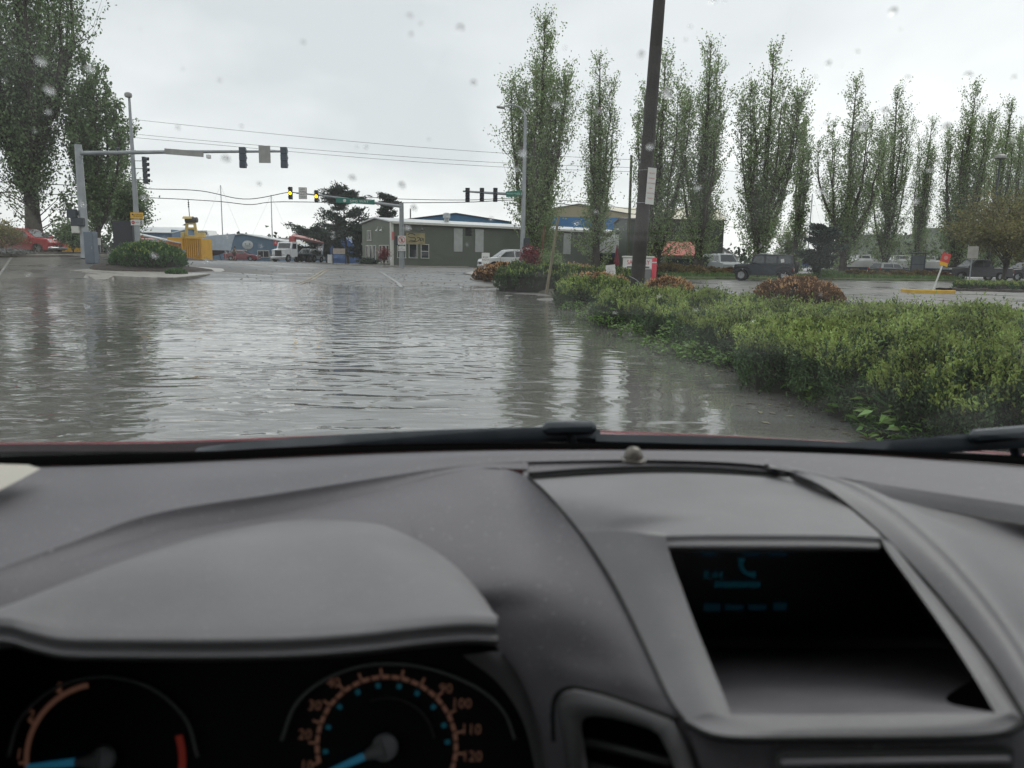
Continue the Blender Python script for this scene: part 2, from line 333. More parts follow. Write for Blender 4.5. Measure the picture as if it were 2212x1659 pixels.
# kerb ramp wing
w_ = MB(); a_, b_, c_, d_ = P(186, 592, 37.4), P(247, 594.5, 36.9), P(232, 603, 35.6), P(206, 604, 35.5)
w_.add([a_, b_, c_, d_, a_ + Vector((-.1, -.4, -.35)), b_ + Vector((.3, -.6, -.35)), c_ + Vector((0, 0, -.3)), d_ + Vector((0, 0, -.3))], [(0, 1, 2, 3), (0, 3, 7, 4), (1, 5, 6, 2), (3, 2, 6, 7), (0, 4, 5, 1)])
tag(w_.build('ramp', M_conc), 'flared concrete kerb ramp rising out of the flood', kind='structure')
# planted bed (mulch mound) with bush, left corner
def mound(name, c, rx, ry, h, m, label, seed=0, n=28, rot=0.0, amp=.12, zoff=0.0, kind='structure'):
    r_ = np.random.default_rng(seed); mb = MB(); rings = 7; ph = r_.uniform(0, 6.28, 6)
    for i in range(rings + 1):
        q = i / rings
        for k in range(n):
            an = 2 * math.pi * k / n; s = 1 + amp * (math.sin(2 * an + ph[0]) * .5 + math.sin(3 * an + ph[1]) * .4 + math.sin(5 * an + ph[2]) * .3)
            x = rx * q * s * math.cos(an); y = ry * q * s * math.sin(an); X = c[0] + x * math.cos(rot) - y * math.sin(rot); Y = c[1] + x * math.sin(rot) + y * math.cos(rot)
            z = hz(X, Y) + zoff + h * (1 - q * q) ** .8 - (.25 if i == rings else 0) + (float(r_.normal(0, .012)) if i < rings else 0)
            mb.v.append((X, Y, z))
    for i in range(rings):
        for k in range(n): k2 = (k + 1) % n; mb.f.append((i * n + k, i * n + k2, (i + 1) * n + k2, (i + 1) * n + k))
    o = mb.build(name, m, smooth=0); tag(o, label, kind=kind); return o
mc = P(290, 578, 41)
mound('planting_bed', (mc.x + .2, mc.y + 1.5), 3.4, 2.6, .22, M_mulch, 'dark mulch bed around the round green bush', 3, zoff=.05)
mound('planting_bed', (-32, 51.5), 13.5, 5.2, .22, M_mulch, 'raised dark mulch bed below the big trees', 4)
strip('kerb', [Vector((x, 47.6 - .02 * (x + 30), hz(x, 47.6) + .16)) for x in np.linspace(-46, -20.6, 14)], .2, .3, M_kerb, 'long dark kerb along the raised bed by the red car')
# right kerb curve of the road and the island beds
kr = cr_spline([gp(1000, 590, .24), gp(1040, 598, .18), gp(1070, 610, .12), gp(1085, 622, .1)], 12)
M_path = M_conc
slab('pavement', kr + [gp(1130, 622, .1), gp(1130, 590, .2), gp(1040, 582, .28)], 0.0, M_path, 'concrete pavement corner by the rust coloured shrubs', drop=.4)
strip('kerb', [p + Vector((0, 0, .015)) for p in kr[::-1]], -.16, .14, M_kerb, 'curved concrete kerb where the road leaves the flood')
M_bed = mat('bed_soil', (.055, .05, .035), .85, var=.5, vscale=6, bump=.8, bscale=14)
def bedstrip(name, pts_front, depth, h, label):
    mb = MB(); n = len(pts_front); prof = [(0, -.12), (.12, .03), (.5, h), (depth * .6, h), (depth, 0.0)]
    for i, p in enumerate(pts_front):
        d = pts_front[min(i + 1, n - 1)] - pts_front[max(i - 1, 0)]; d.z = 0; d.normalize(); nr = Vector((-d.y, d.x, 0)) * (-1 if d.y > 0 else 1) * (1 if d.y > 0 else 1)
        if nr.x < 0: nr = -nr
        for a_, z_ in prof: q = p + nr * a_; mb.v.append((q.x, q.y, max(hz(q.x, q.y), 0) * (1 if a_ > .3 else 0) + z_ + float(rng.normal(0, .012))))
    k = len(prof)
    for i in range(n - 1):
        for j in range(k - 1): mb.f.append((i * k + j, i * k + j + 1, (i + 1) * k + j + 1, (i + 1) * k + j))
    o = mb.build(name, M_bed, smooth=0); tag(o, label, kind='structure')
shr = cr_spline([PZ(a, b, 0) for a, b in [(1085, 629), (1150, 632), (1205, 647), (1340, 716), (1490, 768), (1640, 802), (1790, 860), (1960, 936), (2150, 1024)]], 60)
bedstrip('planting_bank', shr[::-1][::-1], 3.4, .16, 'low soil bank under the hedges at the edge of the water')
# markings
def marking(px, z, wid, m, label, name='road_marking', dashed=False):
    pts = [PZ(a, b, z) for a, b in px]; pts = cr_spline(pts, 16); mb = MB()
    for i, p in enumerate(pts):
        d = pts[min(i + 1, 15)] - pts[max(i - 1, 0)]; d.z = 0; d.normalize(); nr = Vector((-d.y, d.x, 0)) * wid / 2
        for q in (p + nr, p - nr): mb.v.append((q.x, q.y, hz(q.x, q.y) + .018))
    for i in range(15): mb.f.append((2 * i, 2 * i + 1, 2 * i + 3, 2 * i + 2))
    tag(mb.build(name, m), label, kind='structure')
marking([(640, 606), (668, 598), (690, 591), (705, 586)], .12, .14, M_yellow, 'faded yellow centre line rising out of the flood')
marking([(650, 607), (679, 598), (699, 591), (713, 586)], .12, .14, M_yellow, 'second faded yellow centre line beside the first')
marking([(868, 615), (855, 604), (836, 596), (818, 590)], .12, .16, M_white, 'worn white lane line on the wet road')
mb = MB()   # turn arrow
a0 = PZ(770, 602, .14)
for q in ([(-.1, -1.6), (.1, -1.6), (.1, 1.0), (-.1, 1.0)], [(-.1, .8), (-.1, 1.0), (-.9, 1.0), (-.9, .8)], [(-.85, .4), (-.85, 1.4), (-1.7, .9)]):
    vs_ = [(a0.x + x * .8, a0.y + y * 1.6) for x, y in q]; mb.add([(x, y, hz(x, y) + .02) for x, y in vs_], [tuple(range(len(q)))])
tag(mb.build('road_marking', M_white), 'white left turn arrow painted on the wet road', kind='structure')
marking([(905, 585), (1000, 590)], .2, .3, M_white, 'worn white stop line across the side street')
marking([(-20, 566), (20, 560), (46, 556)], .75, .12, M_white, 'white parking bay line on the raised lot')
for i, (x0, y0) in enumerate([(1620, 622), (1700, 616), (1760, 613), (1860, 606), (1960, 611)]):
    marking([(x0, y0), (x0 + 40, y0 + 2.2), (x0 + 75, y0 + 4)], .05, .11, M_white, ['parking bay line nearest the dark four by four', 'second parking bay line on the right car park', 'third parking bay line on the right car park', 'fourth parking bay line on the right car park', 'last parking bay line before the yellow kerb'][i])
# loose stones washed over the road
V = []; F = []
for k in range(420):
    px = rng.uniform(520, 1010); py = rng.uniform(588, 617); p = PZ(px, py, .12); s = rng.uniform(.015, .05); z = hz(p.x, p.y)
    if z < 0: continue
    n0 = len(V); V += [(p.x - s, p.y - s, z), (p.x + s, p.y - s * .8, z), (p.x + s * .8, p.y + s, z), (p.x - s * .7, p.y + s, z), (p.x, p.y, z + s * .9)]
    F += [(n0, n0 + 1, n0 + 4), (n0 + 1, n0 + 2, n0 + 4), (n0 + 2, n0 + 3, n0 + 4), (n0 + 3, n0, n0 + 4)]
me = bpy.data.meshes.new('gravel'); me.from_pydata(V, [], F)
tag(link('gravel', me, mat('gravel', (.07, .065, .06), .7, island=.5)), 'loose stones and debris scattered over the wet road', kind='stuff')
# ================================================================== buildings
def siding(name, col, sc=14.0, axis='X', rough=.55): return mat(name, col, rough, var=.07, vscale=.6, wave=(axis, sc), bump=.5)
M_grn = siding('green_siding', (.135, .150, .118), 9); M_grnY = siding('green_siding_end', (.150, .165, .130), 9, 'Y'); M_blueS = siding('blue_siding', (.075, .20, .34), 7); M_blueB = siding('bright_blue_siding', (.045, .18, .40), 7); M_tan = siding('tan_siding', (.36, .32, .20), 7)
M_dkg = siding('dark_green_siding', (.055, .068, .052), 7); M_roofm = mat('pale_metal_roof', (.55, .57, .57), .4, var=.1, vscale=.4); M_cream = mat('cream_sheet', (.62, .58, .46), .6, var=.08); M_grey = siding('grey_siding', (.22, .22, .22), 6); M_redroof = mat('red_roof', (.42, .12, .09), .6, var=.2, vscale=1.5)
M_trimw = mat('cream_trim', (.60, .60, .54), .5, var=.08); M_glass = mat('dark_window_glass', (.025, .03, .035), .06, spec=.8, var=.2); M_slate = siding('slate_blue_siding', (.10, .17, .25), 8); M_darkroof = mat('dark_roof', (.09, .085, .085), .7, var=.2); M_lightp = mat('pale_panel', (.42, .44, .42), .5, var=.1, vscale=2)
M_whitep = mat('white_paint', (.70, .71, .70), .4, var=.06); M_redsign = mat('red_sign', (.50, .06, .07), .5, var=.1)
def shed(name, label, p0, p1, depth, eave, rise, gable, mw, mr, zb=None, over=.25, kind=None, mw2=None, cat='building'):
    p0 = Vector((*p0, 0)); p1 = Vector((*p1, 0)); L = (p1 - p0).length; rz = math.atan2(p1.y - p0.y, p1.x - p0.x); z0 = (min(hz(p0.x, p0.y), hz(p1.x, p1.y)) - .05) if zb is None else zb
    b = thing(name, label, cat, (p0.x, p0.y, z0), rz); D = depth; E = eave; T = eave + rise; mb = MB()
    if gable == 'y':    # gable faces the front
        f = [(0, 0, 0), (L, 0, 0), (L, 0, E), (L / 2, 0, T), (0, 0, E)]; mb.prism(f, (0, D, 0)); mb.build('wall', mw, b)
        for s in (0, 1):
            x0, x1 = (0 - over, L / 2) if s == 0 else (L + over, L / 2); z_0 = E - over * rise / (L / 2); q = MB()
            q.add([(x0, -over, z_0 + .02), (x1, -over, T + .02), (x1, D + over, T + .02), (x0, D + over, z_0 + .02), (x0, -over, z_0 + .14), (x1, -over, T + .14), (x1, D + over, T + .14), (x0, D + over, z_0 + .14)], [(0, 1, 2, 3), (4, 7, 6, 5), (0, 4, 5, 1), (3, 2, 6, 7), (0, 3, 7, 4), (1, 5, 6, 2)]); q.build('roof', mr, b)
    else:
        f = [(0, 0, 0), (0, D, 0), (0, D, E), (0, D / 2, T), (0, 0, E)]; mb.prism(f, (L, 0, 0)); mb.build('wall', mw, b)
        for s in (0, 1):
            y0, y1 = (0 - over, D / 2) if s == 0 else (D + over, D / 2); z_0 = E - over * rise / (D / 2); q = MB()
            q.add([(-over, y0, z_0 + .02), (-over, y1, T + .02), (L + over, y1, T + .02), (L + over, y0, z_0 + .02), (-over, y0, z_0 + .14), (-over, y1, T + .14), (L + over, y1, T + .14), (L + over, y0, z_0 + .14)], [(0, 1, 2, 3), (4, 7, 6, 5), (0, 4, 5, 1), (3, 2, 6, 7), (0, 3, 7, 4), (1, 5, 6, 2)]); q.build('roof', mr, b)
    b['L'] = L; return b
FW = Matrix.Identity(4)
ENDW = Matrix(((0, 1, 0, 0), (-1, 0, 0, 0), (0, 0, 1, 0), (0, 0, 0, 1)))    # wall coords (u, out, z) -> end wall x=0: u runs along -y
def window(b, u, z, w_, h_, M=FW, mull=0, cross=0, mf=None, name='window'):
    mb = MB(); t_ = .07; y = -.04
    for c, d in [((u - w_ / 2, y, z), (t_, .08, h_ + t_)), ((u + w_ / 2, y, z), (t_, .08, h_ + t_)), ((u, y, z + h_ / 2), (w_ + t_, .09, t_)), ((u, y - .01, z - h_ / 2), (w_ + t_ * 2, .11, t_))] + [((u + k, y, z), (t_ * .8, .07, h_)) for k in ([0] if mull else [])] + [((u, y, z + k), (w_, .07, t_ * .8)) for k in ([0] if cross else [])]: mb.box(c, d)
    mb.v = [tuple(M @ Vector(v)) for v in mb.v]; f = mb.build(name, mf or M_trimw, b); mb = MB(); mb.box((u, -.012, z), (w_, .02, h_)); mb.v = [tuple(M @ Vector(v)) for v in mb.v]; mb.build('pane', M_glass, f); return f
# --- green metal-sided building by the junction
gb = shed('green_building', 'long green metal sided building at the junction with art sign', (-13.2, 84), (14.0, 104), 7.3, 4.75, .5, 'x', M_grn, M_roofm, .2)
for u, k in [(1.15, 0), (2.55, 0), (4.05, 1)]: window(gb, u, 1.75, .98, 1.5, FW, 0, k)
EM = Matrix.Translation((0, 0, 0)) @ ENDW
for u in (-.9, -1.75, -2.6, -4.1, -5.0, -5.9): window(gb, u, 1.35, .62, 1.9, EM)
window(gb, -5.4, 3.4, .9, 1.1, EM, 1)
mb = MB(); mb.box((-.02, -.02, 2.4), (.30, .30, 4.75)); mb.build('corner_trim', M_trimw, gb)
mb = MB(); mb.box((17, -.33, 4.72), (34.2, .12, .22)); mb.build('gutter', M_trimw, gb)
for u in (8.4, 11.3, 24.6): mb = MB(); mb.box((u, -.03, 3.1), (1.15 if u < 20 else 1.2, .06, 2.6)); mb.build('siding_panel', M_lightp, gb)
v_ = MB()
for i in range(7): v_.box((9.8, -.04, 3.72 + i * .12), (.75, .06, .06), Matrix.Rotation(.5, 3, 'X'))
lv = MB(); lv.box((9.8, -.015, 4.08), (.8, .03, .9)); lo_ = lv.build('louvre', mat('black_trim', (.012, .012, .013), .6, var=.1), gb); v_.build('louvre_blade', mat('louvre_grey', (.07, .075, .07), .5), lo_); tag(lo_.children[0], kind='stuff')
# art sign with dragon-like curls
sg = MB(); sg.box((2.85, -.06, 3.1), (2.35, .10, 1.22)); s_ = sg.build('art_sign', mat('ochre_sign', (.34, .29, .15), .6, var=.35, vscale=1.2), gb); s_['label'] = 'ochre sign board with curling black brush strokes'
M_ink = mat('sign_ink', (.03, .03, .03), .6)
for pts, r_ in [([(4.1, 3.75), (4.6, 3.95), (5.2, 3.85), (5.5, 3.7)], .07), ([(4.2, 3.5), (4.8, 3.35), (5.3, 3.4), (5.6, 3.1), (5.2, 2.85), (4.7, 2.75)], .06), ([(4.3, 2.8), (4.9, 3.0), (5.5, 2.8), (6.1, 3.0), (6.4, 3.25), (6.2, 3.45), (5.9, 3.3)], .06), ([(6.5, 2.9), (6.55, 3.3), (6.85, 3.35), (6.9, 3.1), (6.6, 3.05)], .06), ([(7.1, 2.85), (7.15, 3.35)], .06)]:
    q = MB(); q.tube(cr_spline([Vector((2.85 + (x - 5.6) * .66, -.12, 3.1 + (z - 3.25) * .78)) for x, z in pts], 16), r_ * .6, 6); q.build('brush_stroke', M_ink, s_)
mb = MB(); mb.box((-.06, -.45, 3.3), (.05, .36, .85)); mb.build('number_plate', M_redsign, gb)
for i, u in enumerate((-1.9, -2.9)):
    q = MB(); q.lathe([(.03, 0), (.05, .05), (.16, .16), (.18, .24)], 12, Matrix.Translation((-.28, -u, 4.05)) @ Matrix.Rotation(R(200), 4, 'Y')); q.tube([(0, -u, 4.25), (-.2, -u, 4.35), (-.28, -u, 4.1)], .02, 6); q.build('wall_lamp', M_whitep, gb, smooth=40)
for i, u in enumerate((2.0, 3.5)):
    q = MB(); q.lathe([(.03, 0), (.05, .05), (.15, .16), (.17, .22)], 12, Matrix.Translation((u, -.35, 4.25)) @ Matrix.Rotation(R(160), 4, 'X')); q.tube([(u, 0, 4.4), (u, -.3, 4.5), (u, -.36, 4.3)], .02, 6); q.build('wall_lamp', M_grey, gb, smooth=40)
q = MB(); q.tube([(32.0, 1.2, 4.8), (32.0, 1.2, 6.6)], .16, 10); q.lathe([(.28, 0), (.28, .18), (.05, .3)], 12, Matrix.Translation((32.0, 1.2, 6.6))); q.build('flue', M_grey, gb, smooth=40)
q = MB(); q.tube([(8.2, 2.2, 5.0), (8.2, 2.2, 5.5), (8.2, 2.0, 5.8), (8.0, 1.6, 5.9)], .28, 12); q.lathe([(.42, 0), (.42, .5), (.2, .6)], 14, Matrix.Translation((8.1, 2.0, 5.6))); q.build('roof_vent', mat('galvanised', (.40, .42, .42), .4, metal=.5), gb, smooth=40)
window(gb, 30.0, 1.15, 1.9, 1.8, FW)
# --- blue sheds behind it
def front(px0, px1, Y): return (X_at(px0, Y), Y), (X_at(px1, Y), Y)
def zat(px, py, Y): return P(px, py, Y).z
a, b_ = front(868, 1100, 116); z0 = .2
bs = shed('blue_shed', 'wide blue gabled shed rising behind the green building', a, b_, 18, zat(980, 478, 116) - z0, zat(1000, 462, 116) - zat(980, 478, 116), 'y', M_blueS, M_darkroof, z0)
q = MB(); q.tube([(1.2, .8, 6.8), (1.2, .8, 8.2)], .1, 8); q.build('flue', M_grey, bs)
a, b_ = front(1138, 1356, 126); bt = shed('boat_shed', 'tall shed with tan upper wall and bright blue lower wall', a, b_, 16, zat(1340, 463, 126) - .2, zat(1240, 441, 126) - zat(1340, 463, 126), 'y', M_tan, M_roofm, .2)
q = MB(); hh = zat(1250, 469, 126) - .2; q.box((bt['L'] / 2, -.05, hh / 2), (bt['L'] + .06, .1, hh)); q.build('lower_cladding', M_blueB, bt)
a, b_ = front(1210, 1560, 170); shed('cream_shed', 'large pale cream shed roof behind the poplars', a, b_, 14, zat(1300, 470, 170) - .3, 2.6, 'x', M_cream, M_cream, .3)
a, b_ = front(1352, 1560, 92); gs = shed('dark_green_shed', 'dark green shed behind the poplars', a, b_, 12, zat(1450, 476, 92) - .2, .4, 'x', M_dkg, M_darkroof, .2)
q = MB(); q.box((gs['L'] * .60, -.05, 2.1), (5.0, .1, 2.6), bev=.0); q.build('door', mat('shed_door', (.05, .05, .055), .6), gs)
a, b_ = front(1424, 1512, 86); rs_ = shed('red_roof_shed', 'small shed with faded red roof below the dark green wall', a, b_, 5, zat(1460, 551, 86) - .2, zat(1460, 523, 86) - zat(1460, 551, 86), 'x', M_grey, M_redroof, .2)
a, b_ = front(1478, 1590, 104); tn = shed('white_tent', 'white tarpaulin tent beside the dark green shed', a, b_, 9, 1.9, 2.0, 'y', M_whitep, M_whitep, .2)
a, b_ = front(1840, 2150, 150); hl = MB()
# --- left yard buildings
a, b_ = front(250, 372, 122); lb = shed('slate_blue_workshop', 'slate blue workshop with pale roof behind the container', a, b_, 14, zat(330, 503, 122) - .5, zat(330, 489, 122) - zat(330, 503, 122), 'x', M_slate, M_roofm, .5)
q = MB(); q.box((lb['L'] + .1, 3.5, 2.3), (.1, 7, 4.2)); q.build('side_panel', M_slate, lb)
a, b_ = front(372, 640, 140); shed('grey_workshop', 'long low grey workshop with brown roof edge in the yard', a, b_, 12, zat(450, 520, 140) - .4, zat(450, 511, 140) - zat(450, 520, 140), 'x', M_grey, M_darkroof, .4)
a, b_ = front(476, 704, 130); ms_ = shed('metal_roof_workshop', 'blue workshop with wide pale metal roof behind the small office', a, b_, 11, zat(560, 531, 130) - .4, zat(560, 517, 130) - zat(560, 531, 130), 'x', M_slate, M_roofm, .4)
for k in (5.2, 11.0, 13.0): q = MB(); q.add([(k, 2.0, 2.62 + .0), (k + 1.3, 2.0, 2.62), (k + 1.6, 3.6, 2.95), (k + .3, 3.6, 2.95)], [(0, 1, 2, 3)]); q.v = [(x, y, ms_.children[0].bound_box[1][2] * 0 + (zat(560, 531, 130) - .4) + (y / 5.5) * (zat(560, 517, 130) - zat(560, 531, 130)) + .16) for x, y, z in q.v]; q.build('roof_light', M_cream, ms_)
a, b_ = front(447, 604, 118); of = shed('blue_office', 'small blue gabled office with round sign, dark red car in front', a, b_, 8, zat(450, 518, 118) - .35, zat(523, 506, 118) - zat(450, 518, 118), 'y', M_slate, M_roofm, .35)
Lo = of['L']
for u, w_ in ((Lo * .45, 2.2), (Lo * .78, 1.7)): window(of, u, 1.05, w_, 1.0, FW, 1)
window(of, Lo * .30, 1.0, .5, 1.6)
q = MB(); q.lathe([(.01, -.06), (.62, -.06), (.66, -.03), (.66, 0)], 24, Matrix.Translation((Lo * .57, -.03, 2.35)) @ Matrix.Rotation(R(90), 4, 'X') @ Matrix.Diagonal((1.25, 1, -1, 1))); rs2 = q.build('round_sign', mat('pale_sign', (.45, .47, .47), .5, var=.15, vscale=4), of, smooth=40)
for k in (-.3, .3): q = MB(); q.lathe([(.001, .12), (.10, .12), (.10, .06)], 12, Matrix.Translation((Lo * .57 + k, 0, 2.5)) @ Matrix.Rotation(R(90), 4, 'X')); q.build('sign_emblem', M_slate, rs2)
q = MB(); q.box((Lo * .57, -.13, 2.22), (.7, .02, .06)); q.build('sign_lettering', M_slate, rs2)
q = MB(); q.box((Lo * .955, -.06, 2.75), (.75, .08, .75)); pl_ = q.build('number_plate', M_redsign, of); text('6', .6, M_whitep, pl_, TM(Lo * .955, -.11, 2.75), 'lettering', .01)
q = MB(); q.box((Lo * .95, -1.0, .55), (1.1, .5, 1.1)); q.build('porch_wall', M_grey, of)
a, b_ = front(618, 792, 175); gw = shed('grey_warehouse', 'large grey white warehouse on the skyline behind the pines', a, b_, 22, zat(700, 520, 175) - .5, 0.1, 'x', M_lightp, M_roofm, .5)
q = MB(); Lg = gw['L']; e0 = zat(700, 520, 175) - .5; e1 = zat(690, 491, 175) - .5; q.prism([(0, -.2, e0), (Lg, -.2, e0), (Lg, -.2, e1 - .9), (Lg * .35, -.2, e1), ], (0, 20, 0)); q.build('upper_wall', M_lightp, gw)
for k in range(4): q = MB(); q.box((Lg * (.42 + k * .14), -.3, e1 - .55 - k * .12), (.5, .2, .35)); q.build('vent_hood', M_grey, gw)
for k in (0, 1): q = MB(); q.box((Lg * .65, -.27, e0 + .45 - k * 1.3 + .8), (Lg * .68, .06, .12)); q.build('wall_band', M_darkroof, gw)
# painted fence / shed with sloping white edge left of the container
fx0, fx1 = X_at(286, 87.5), X_at(392, 87.5); fy = 87.5; fz = hz(fx0, fy) - .1
fn = thing('painted_boat_shed', 'open shed with orange sloping fascia and painted wall left of the container', 'shed', (fx0, fy, fz), 0)
Lf = fx1 - fx0; zt0 = zat(286, 502, 87.5) - fz; zt1 = zat(392, 526, 87.5) - fz
q = MB(); q.prism([(0, 0, 0), (Lf, 0, 0), (Lf, 0, zt1), (0, 0, zt0)], (0, 1.2, 0)); q.build('wall', mat('mural_wall', (.16, .12, .10), .7, var=.5, vscale=.7), fn)
q = MB(); q.prism([(-.1, -.15, zt0 - .95), (Lf, -.15, zt1 - .55), (Lf, -.15, zt1 - .05), (-.1, -.15, zt0 - .12)], (0, .1, 0)); q.build('fascia', mat('orange_paint', (.50, .17, .05), .55, var=.25, vscale=2), fn)
q = MB(); q.prism([(-.2, -.3, zt0 - .1), (Lf + .1, -.3, zt1 - .03), (Lf + .1, -.3, zt1 + .08), (-.2, -.3, zt0 + .05)], (0, 1.8, 0)); q.build('roof', M_roofm, fn)
q = MB(); q.prism([(.2, -.1, zt0 - 1.75), (Lf * .72, -.1, zt1 - 1.2), (Lf * .72, -.1, zt1 - .62), (.2, -.1, zt0 - 1.0)], (0, .08, 0)); q.build('painted_band', mat('mural_blue', (.30, .40, .50), .6, var=.4, vscale=1.5), fn)
bn0 = (X_at(354, 86.5), 86.5); fb_ = thing('flag_banner', 'blue over yellow striped banner beside the yellow container', 'banner', (X_at(371, 86.5), 86.5, hz(*bn0)), 0)
z1, z2, z3 = (zat(371, y, 86.5) - hz(*bn0) for y in (533, 544, 556)); wb = X_at(388, 86.5) - X_at(354, 86.5)
q = MB(); q.box((0, 0, (z1 + z2) / 2), (wb, .05, z1 - z2)); q.build('blue_stripe', mat('banner_blue', (.10, .20, .50), .6, var=.15), fb_); q = MB(); q.box((0, .001, (z2 + z3) / 2), (wb, .05, z2 - z3 - .01)); q.build('yellow_stripe', mat('banner_yellow', (.62, .48, .05), .6, var=.1), fb_)
for s in (-1, 1): q = MB(); q.tube([(s * wb / 2, .05, 0), (s * wb / 2, .05, z1 + .05)], .04, 6); q.build('post', M_grey, fb_)
# hill on the right behind the poplars
hm = MB(); r_ = np.random.default_rng(77)
for i in range(41):
    x = X_at(1840, 190) + i * 3.2; q = i / 40; h = 13 * math.sin(math.pi * min(1, q * 1.05)) ** .7 * (1 + .06 * r_.normal())
    for j in range(8): hm.v.append((x, 175 + j * 9, .2 + h * math.sin(math.pi * j / 7 * .5) * (1 + .05 * r_.normal())))
for i in range(40):
    for j in range(7): hm.f.append((i * 8 + j, (i + 1) * 8 + j, (i + 1) * 8 + j + 1, i * 8 + j + 1))
tag(hm.build('hill', mat('hill_green', (.05, .068, .042), .9, var=.5, vscale=.25, bump=.8, bscale=2), smooth=0), 'green wooded hill on the skyline behind the parked trucks', kind='structure')
wd_ = np.random.default_rng(78); C = []
for k in range(5200): x = X_at(1835, 150) + wd_.uniform(0, 120); C.append((x, 158 + wd_.normal(0, 5), abs(wd_.normal(0, 3.2)) * (1 if x > X_at(1900, 150) else .5)))
V, F = leaves(np.array(C), np.tile([0, 0, .5], (len(C), 1)), .9, .7, wd_, 1.0); tag(link('treeline', np_mesh('treeline', V, F), mat('far_trees', (.065, .085, .055), .7, var=.3, vscale=.1, island=.4)), 'blurred far green treeline behind the car park', kind='stuff')
C = []
for k in range(9000): C.append((wd_.uniform(-170, X_at(700, 230)) if k % 2 else wd_.uniform(X_at(1000, 230), 190), 235 + wd_.normal(0, 6), abs(wd_.normal(0, 2.6))))
V, F = leaves(np.array(C), np.tile([0, 0, .5], (len(C), 1)), 1.6, 1.2, wd_, 1.0); tag(link('treeline', np_mesh('treeline', V, F), _M['far_trees']), 'low far treeline along the horizon', kind='stuff')
# ================================================================== vegetation
M_bark = mat('bark', (.060, .052, .044), .9, var=.35, vscale=5, bump=.8, bscale=12)
M_leafP = mat('poplar_leaf', (.275, .355, .165), .55, var=.15, vscale=.5, island=.38, transl=.42, spec=.3)
M_leafD = mat('broadleaf', (.175, .245, .115), .55, var=.2, vscale=.5, island=.4, transl=.3, spec=.3)
M_pine = mat('pine_needles', (.042, .062, .046), .6, var=.2, vscale=.6, island=.4, transl=.1, spec=.3)
M_yew = mat('yew', (.070, .112, .047), .5, var=.55, vscale=1.6, island=.4, transl=.25, spec=.35)
M_yewt = mat('yew_tips', (.285, .36, .10), .5, var=.45, vscale=1.8, island=.35, transl=.3, spec=.3)
M_weed = mat('weed_leaf', (.15, .27, .055), .45, var=.2, vscale=2, island=.35, transl=.35, spec=.4)
M_rust = mat('rust_leaf', (.20, .115, .060), .6, var=.3, vscale=1.2, island=.45, transl=.3, spec=.3)
M_rustt = mat('rust_tips', (.62, .38, .20), .6, var=.2, vscale=2, island=.3, transl=.3)
M_twig = mat('bare_twig', (.10, .075, .05), .8, var=.3)
M_core = mat('dark_core', (.020, .022, .014), .9, var=.4, vscale=8)  # dark fill for shrub insides, inner shade put into the colour
M_olive = mat('olive_leaf', (.19, .175, .06), .55, var=.2, vscale=.6, island=.4, transl=.35, spec=.3)
M_bright = mat('bush_leaf', (.075, .15, .048), .5, var=.25, vscale=1.2, island=.4, transl=.3, spec=.35)
M_greyl = mat('grey_leaf', (.16, .17, .17), .5, var=.3, vscale=2, island=.4, transl=.2)
M_redl = mat('red_leaf', (.20, .035, .045), .5, var=.2, island=.4, transl=.3)
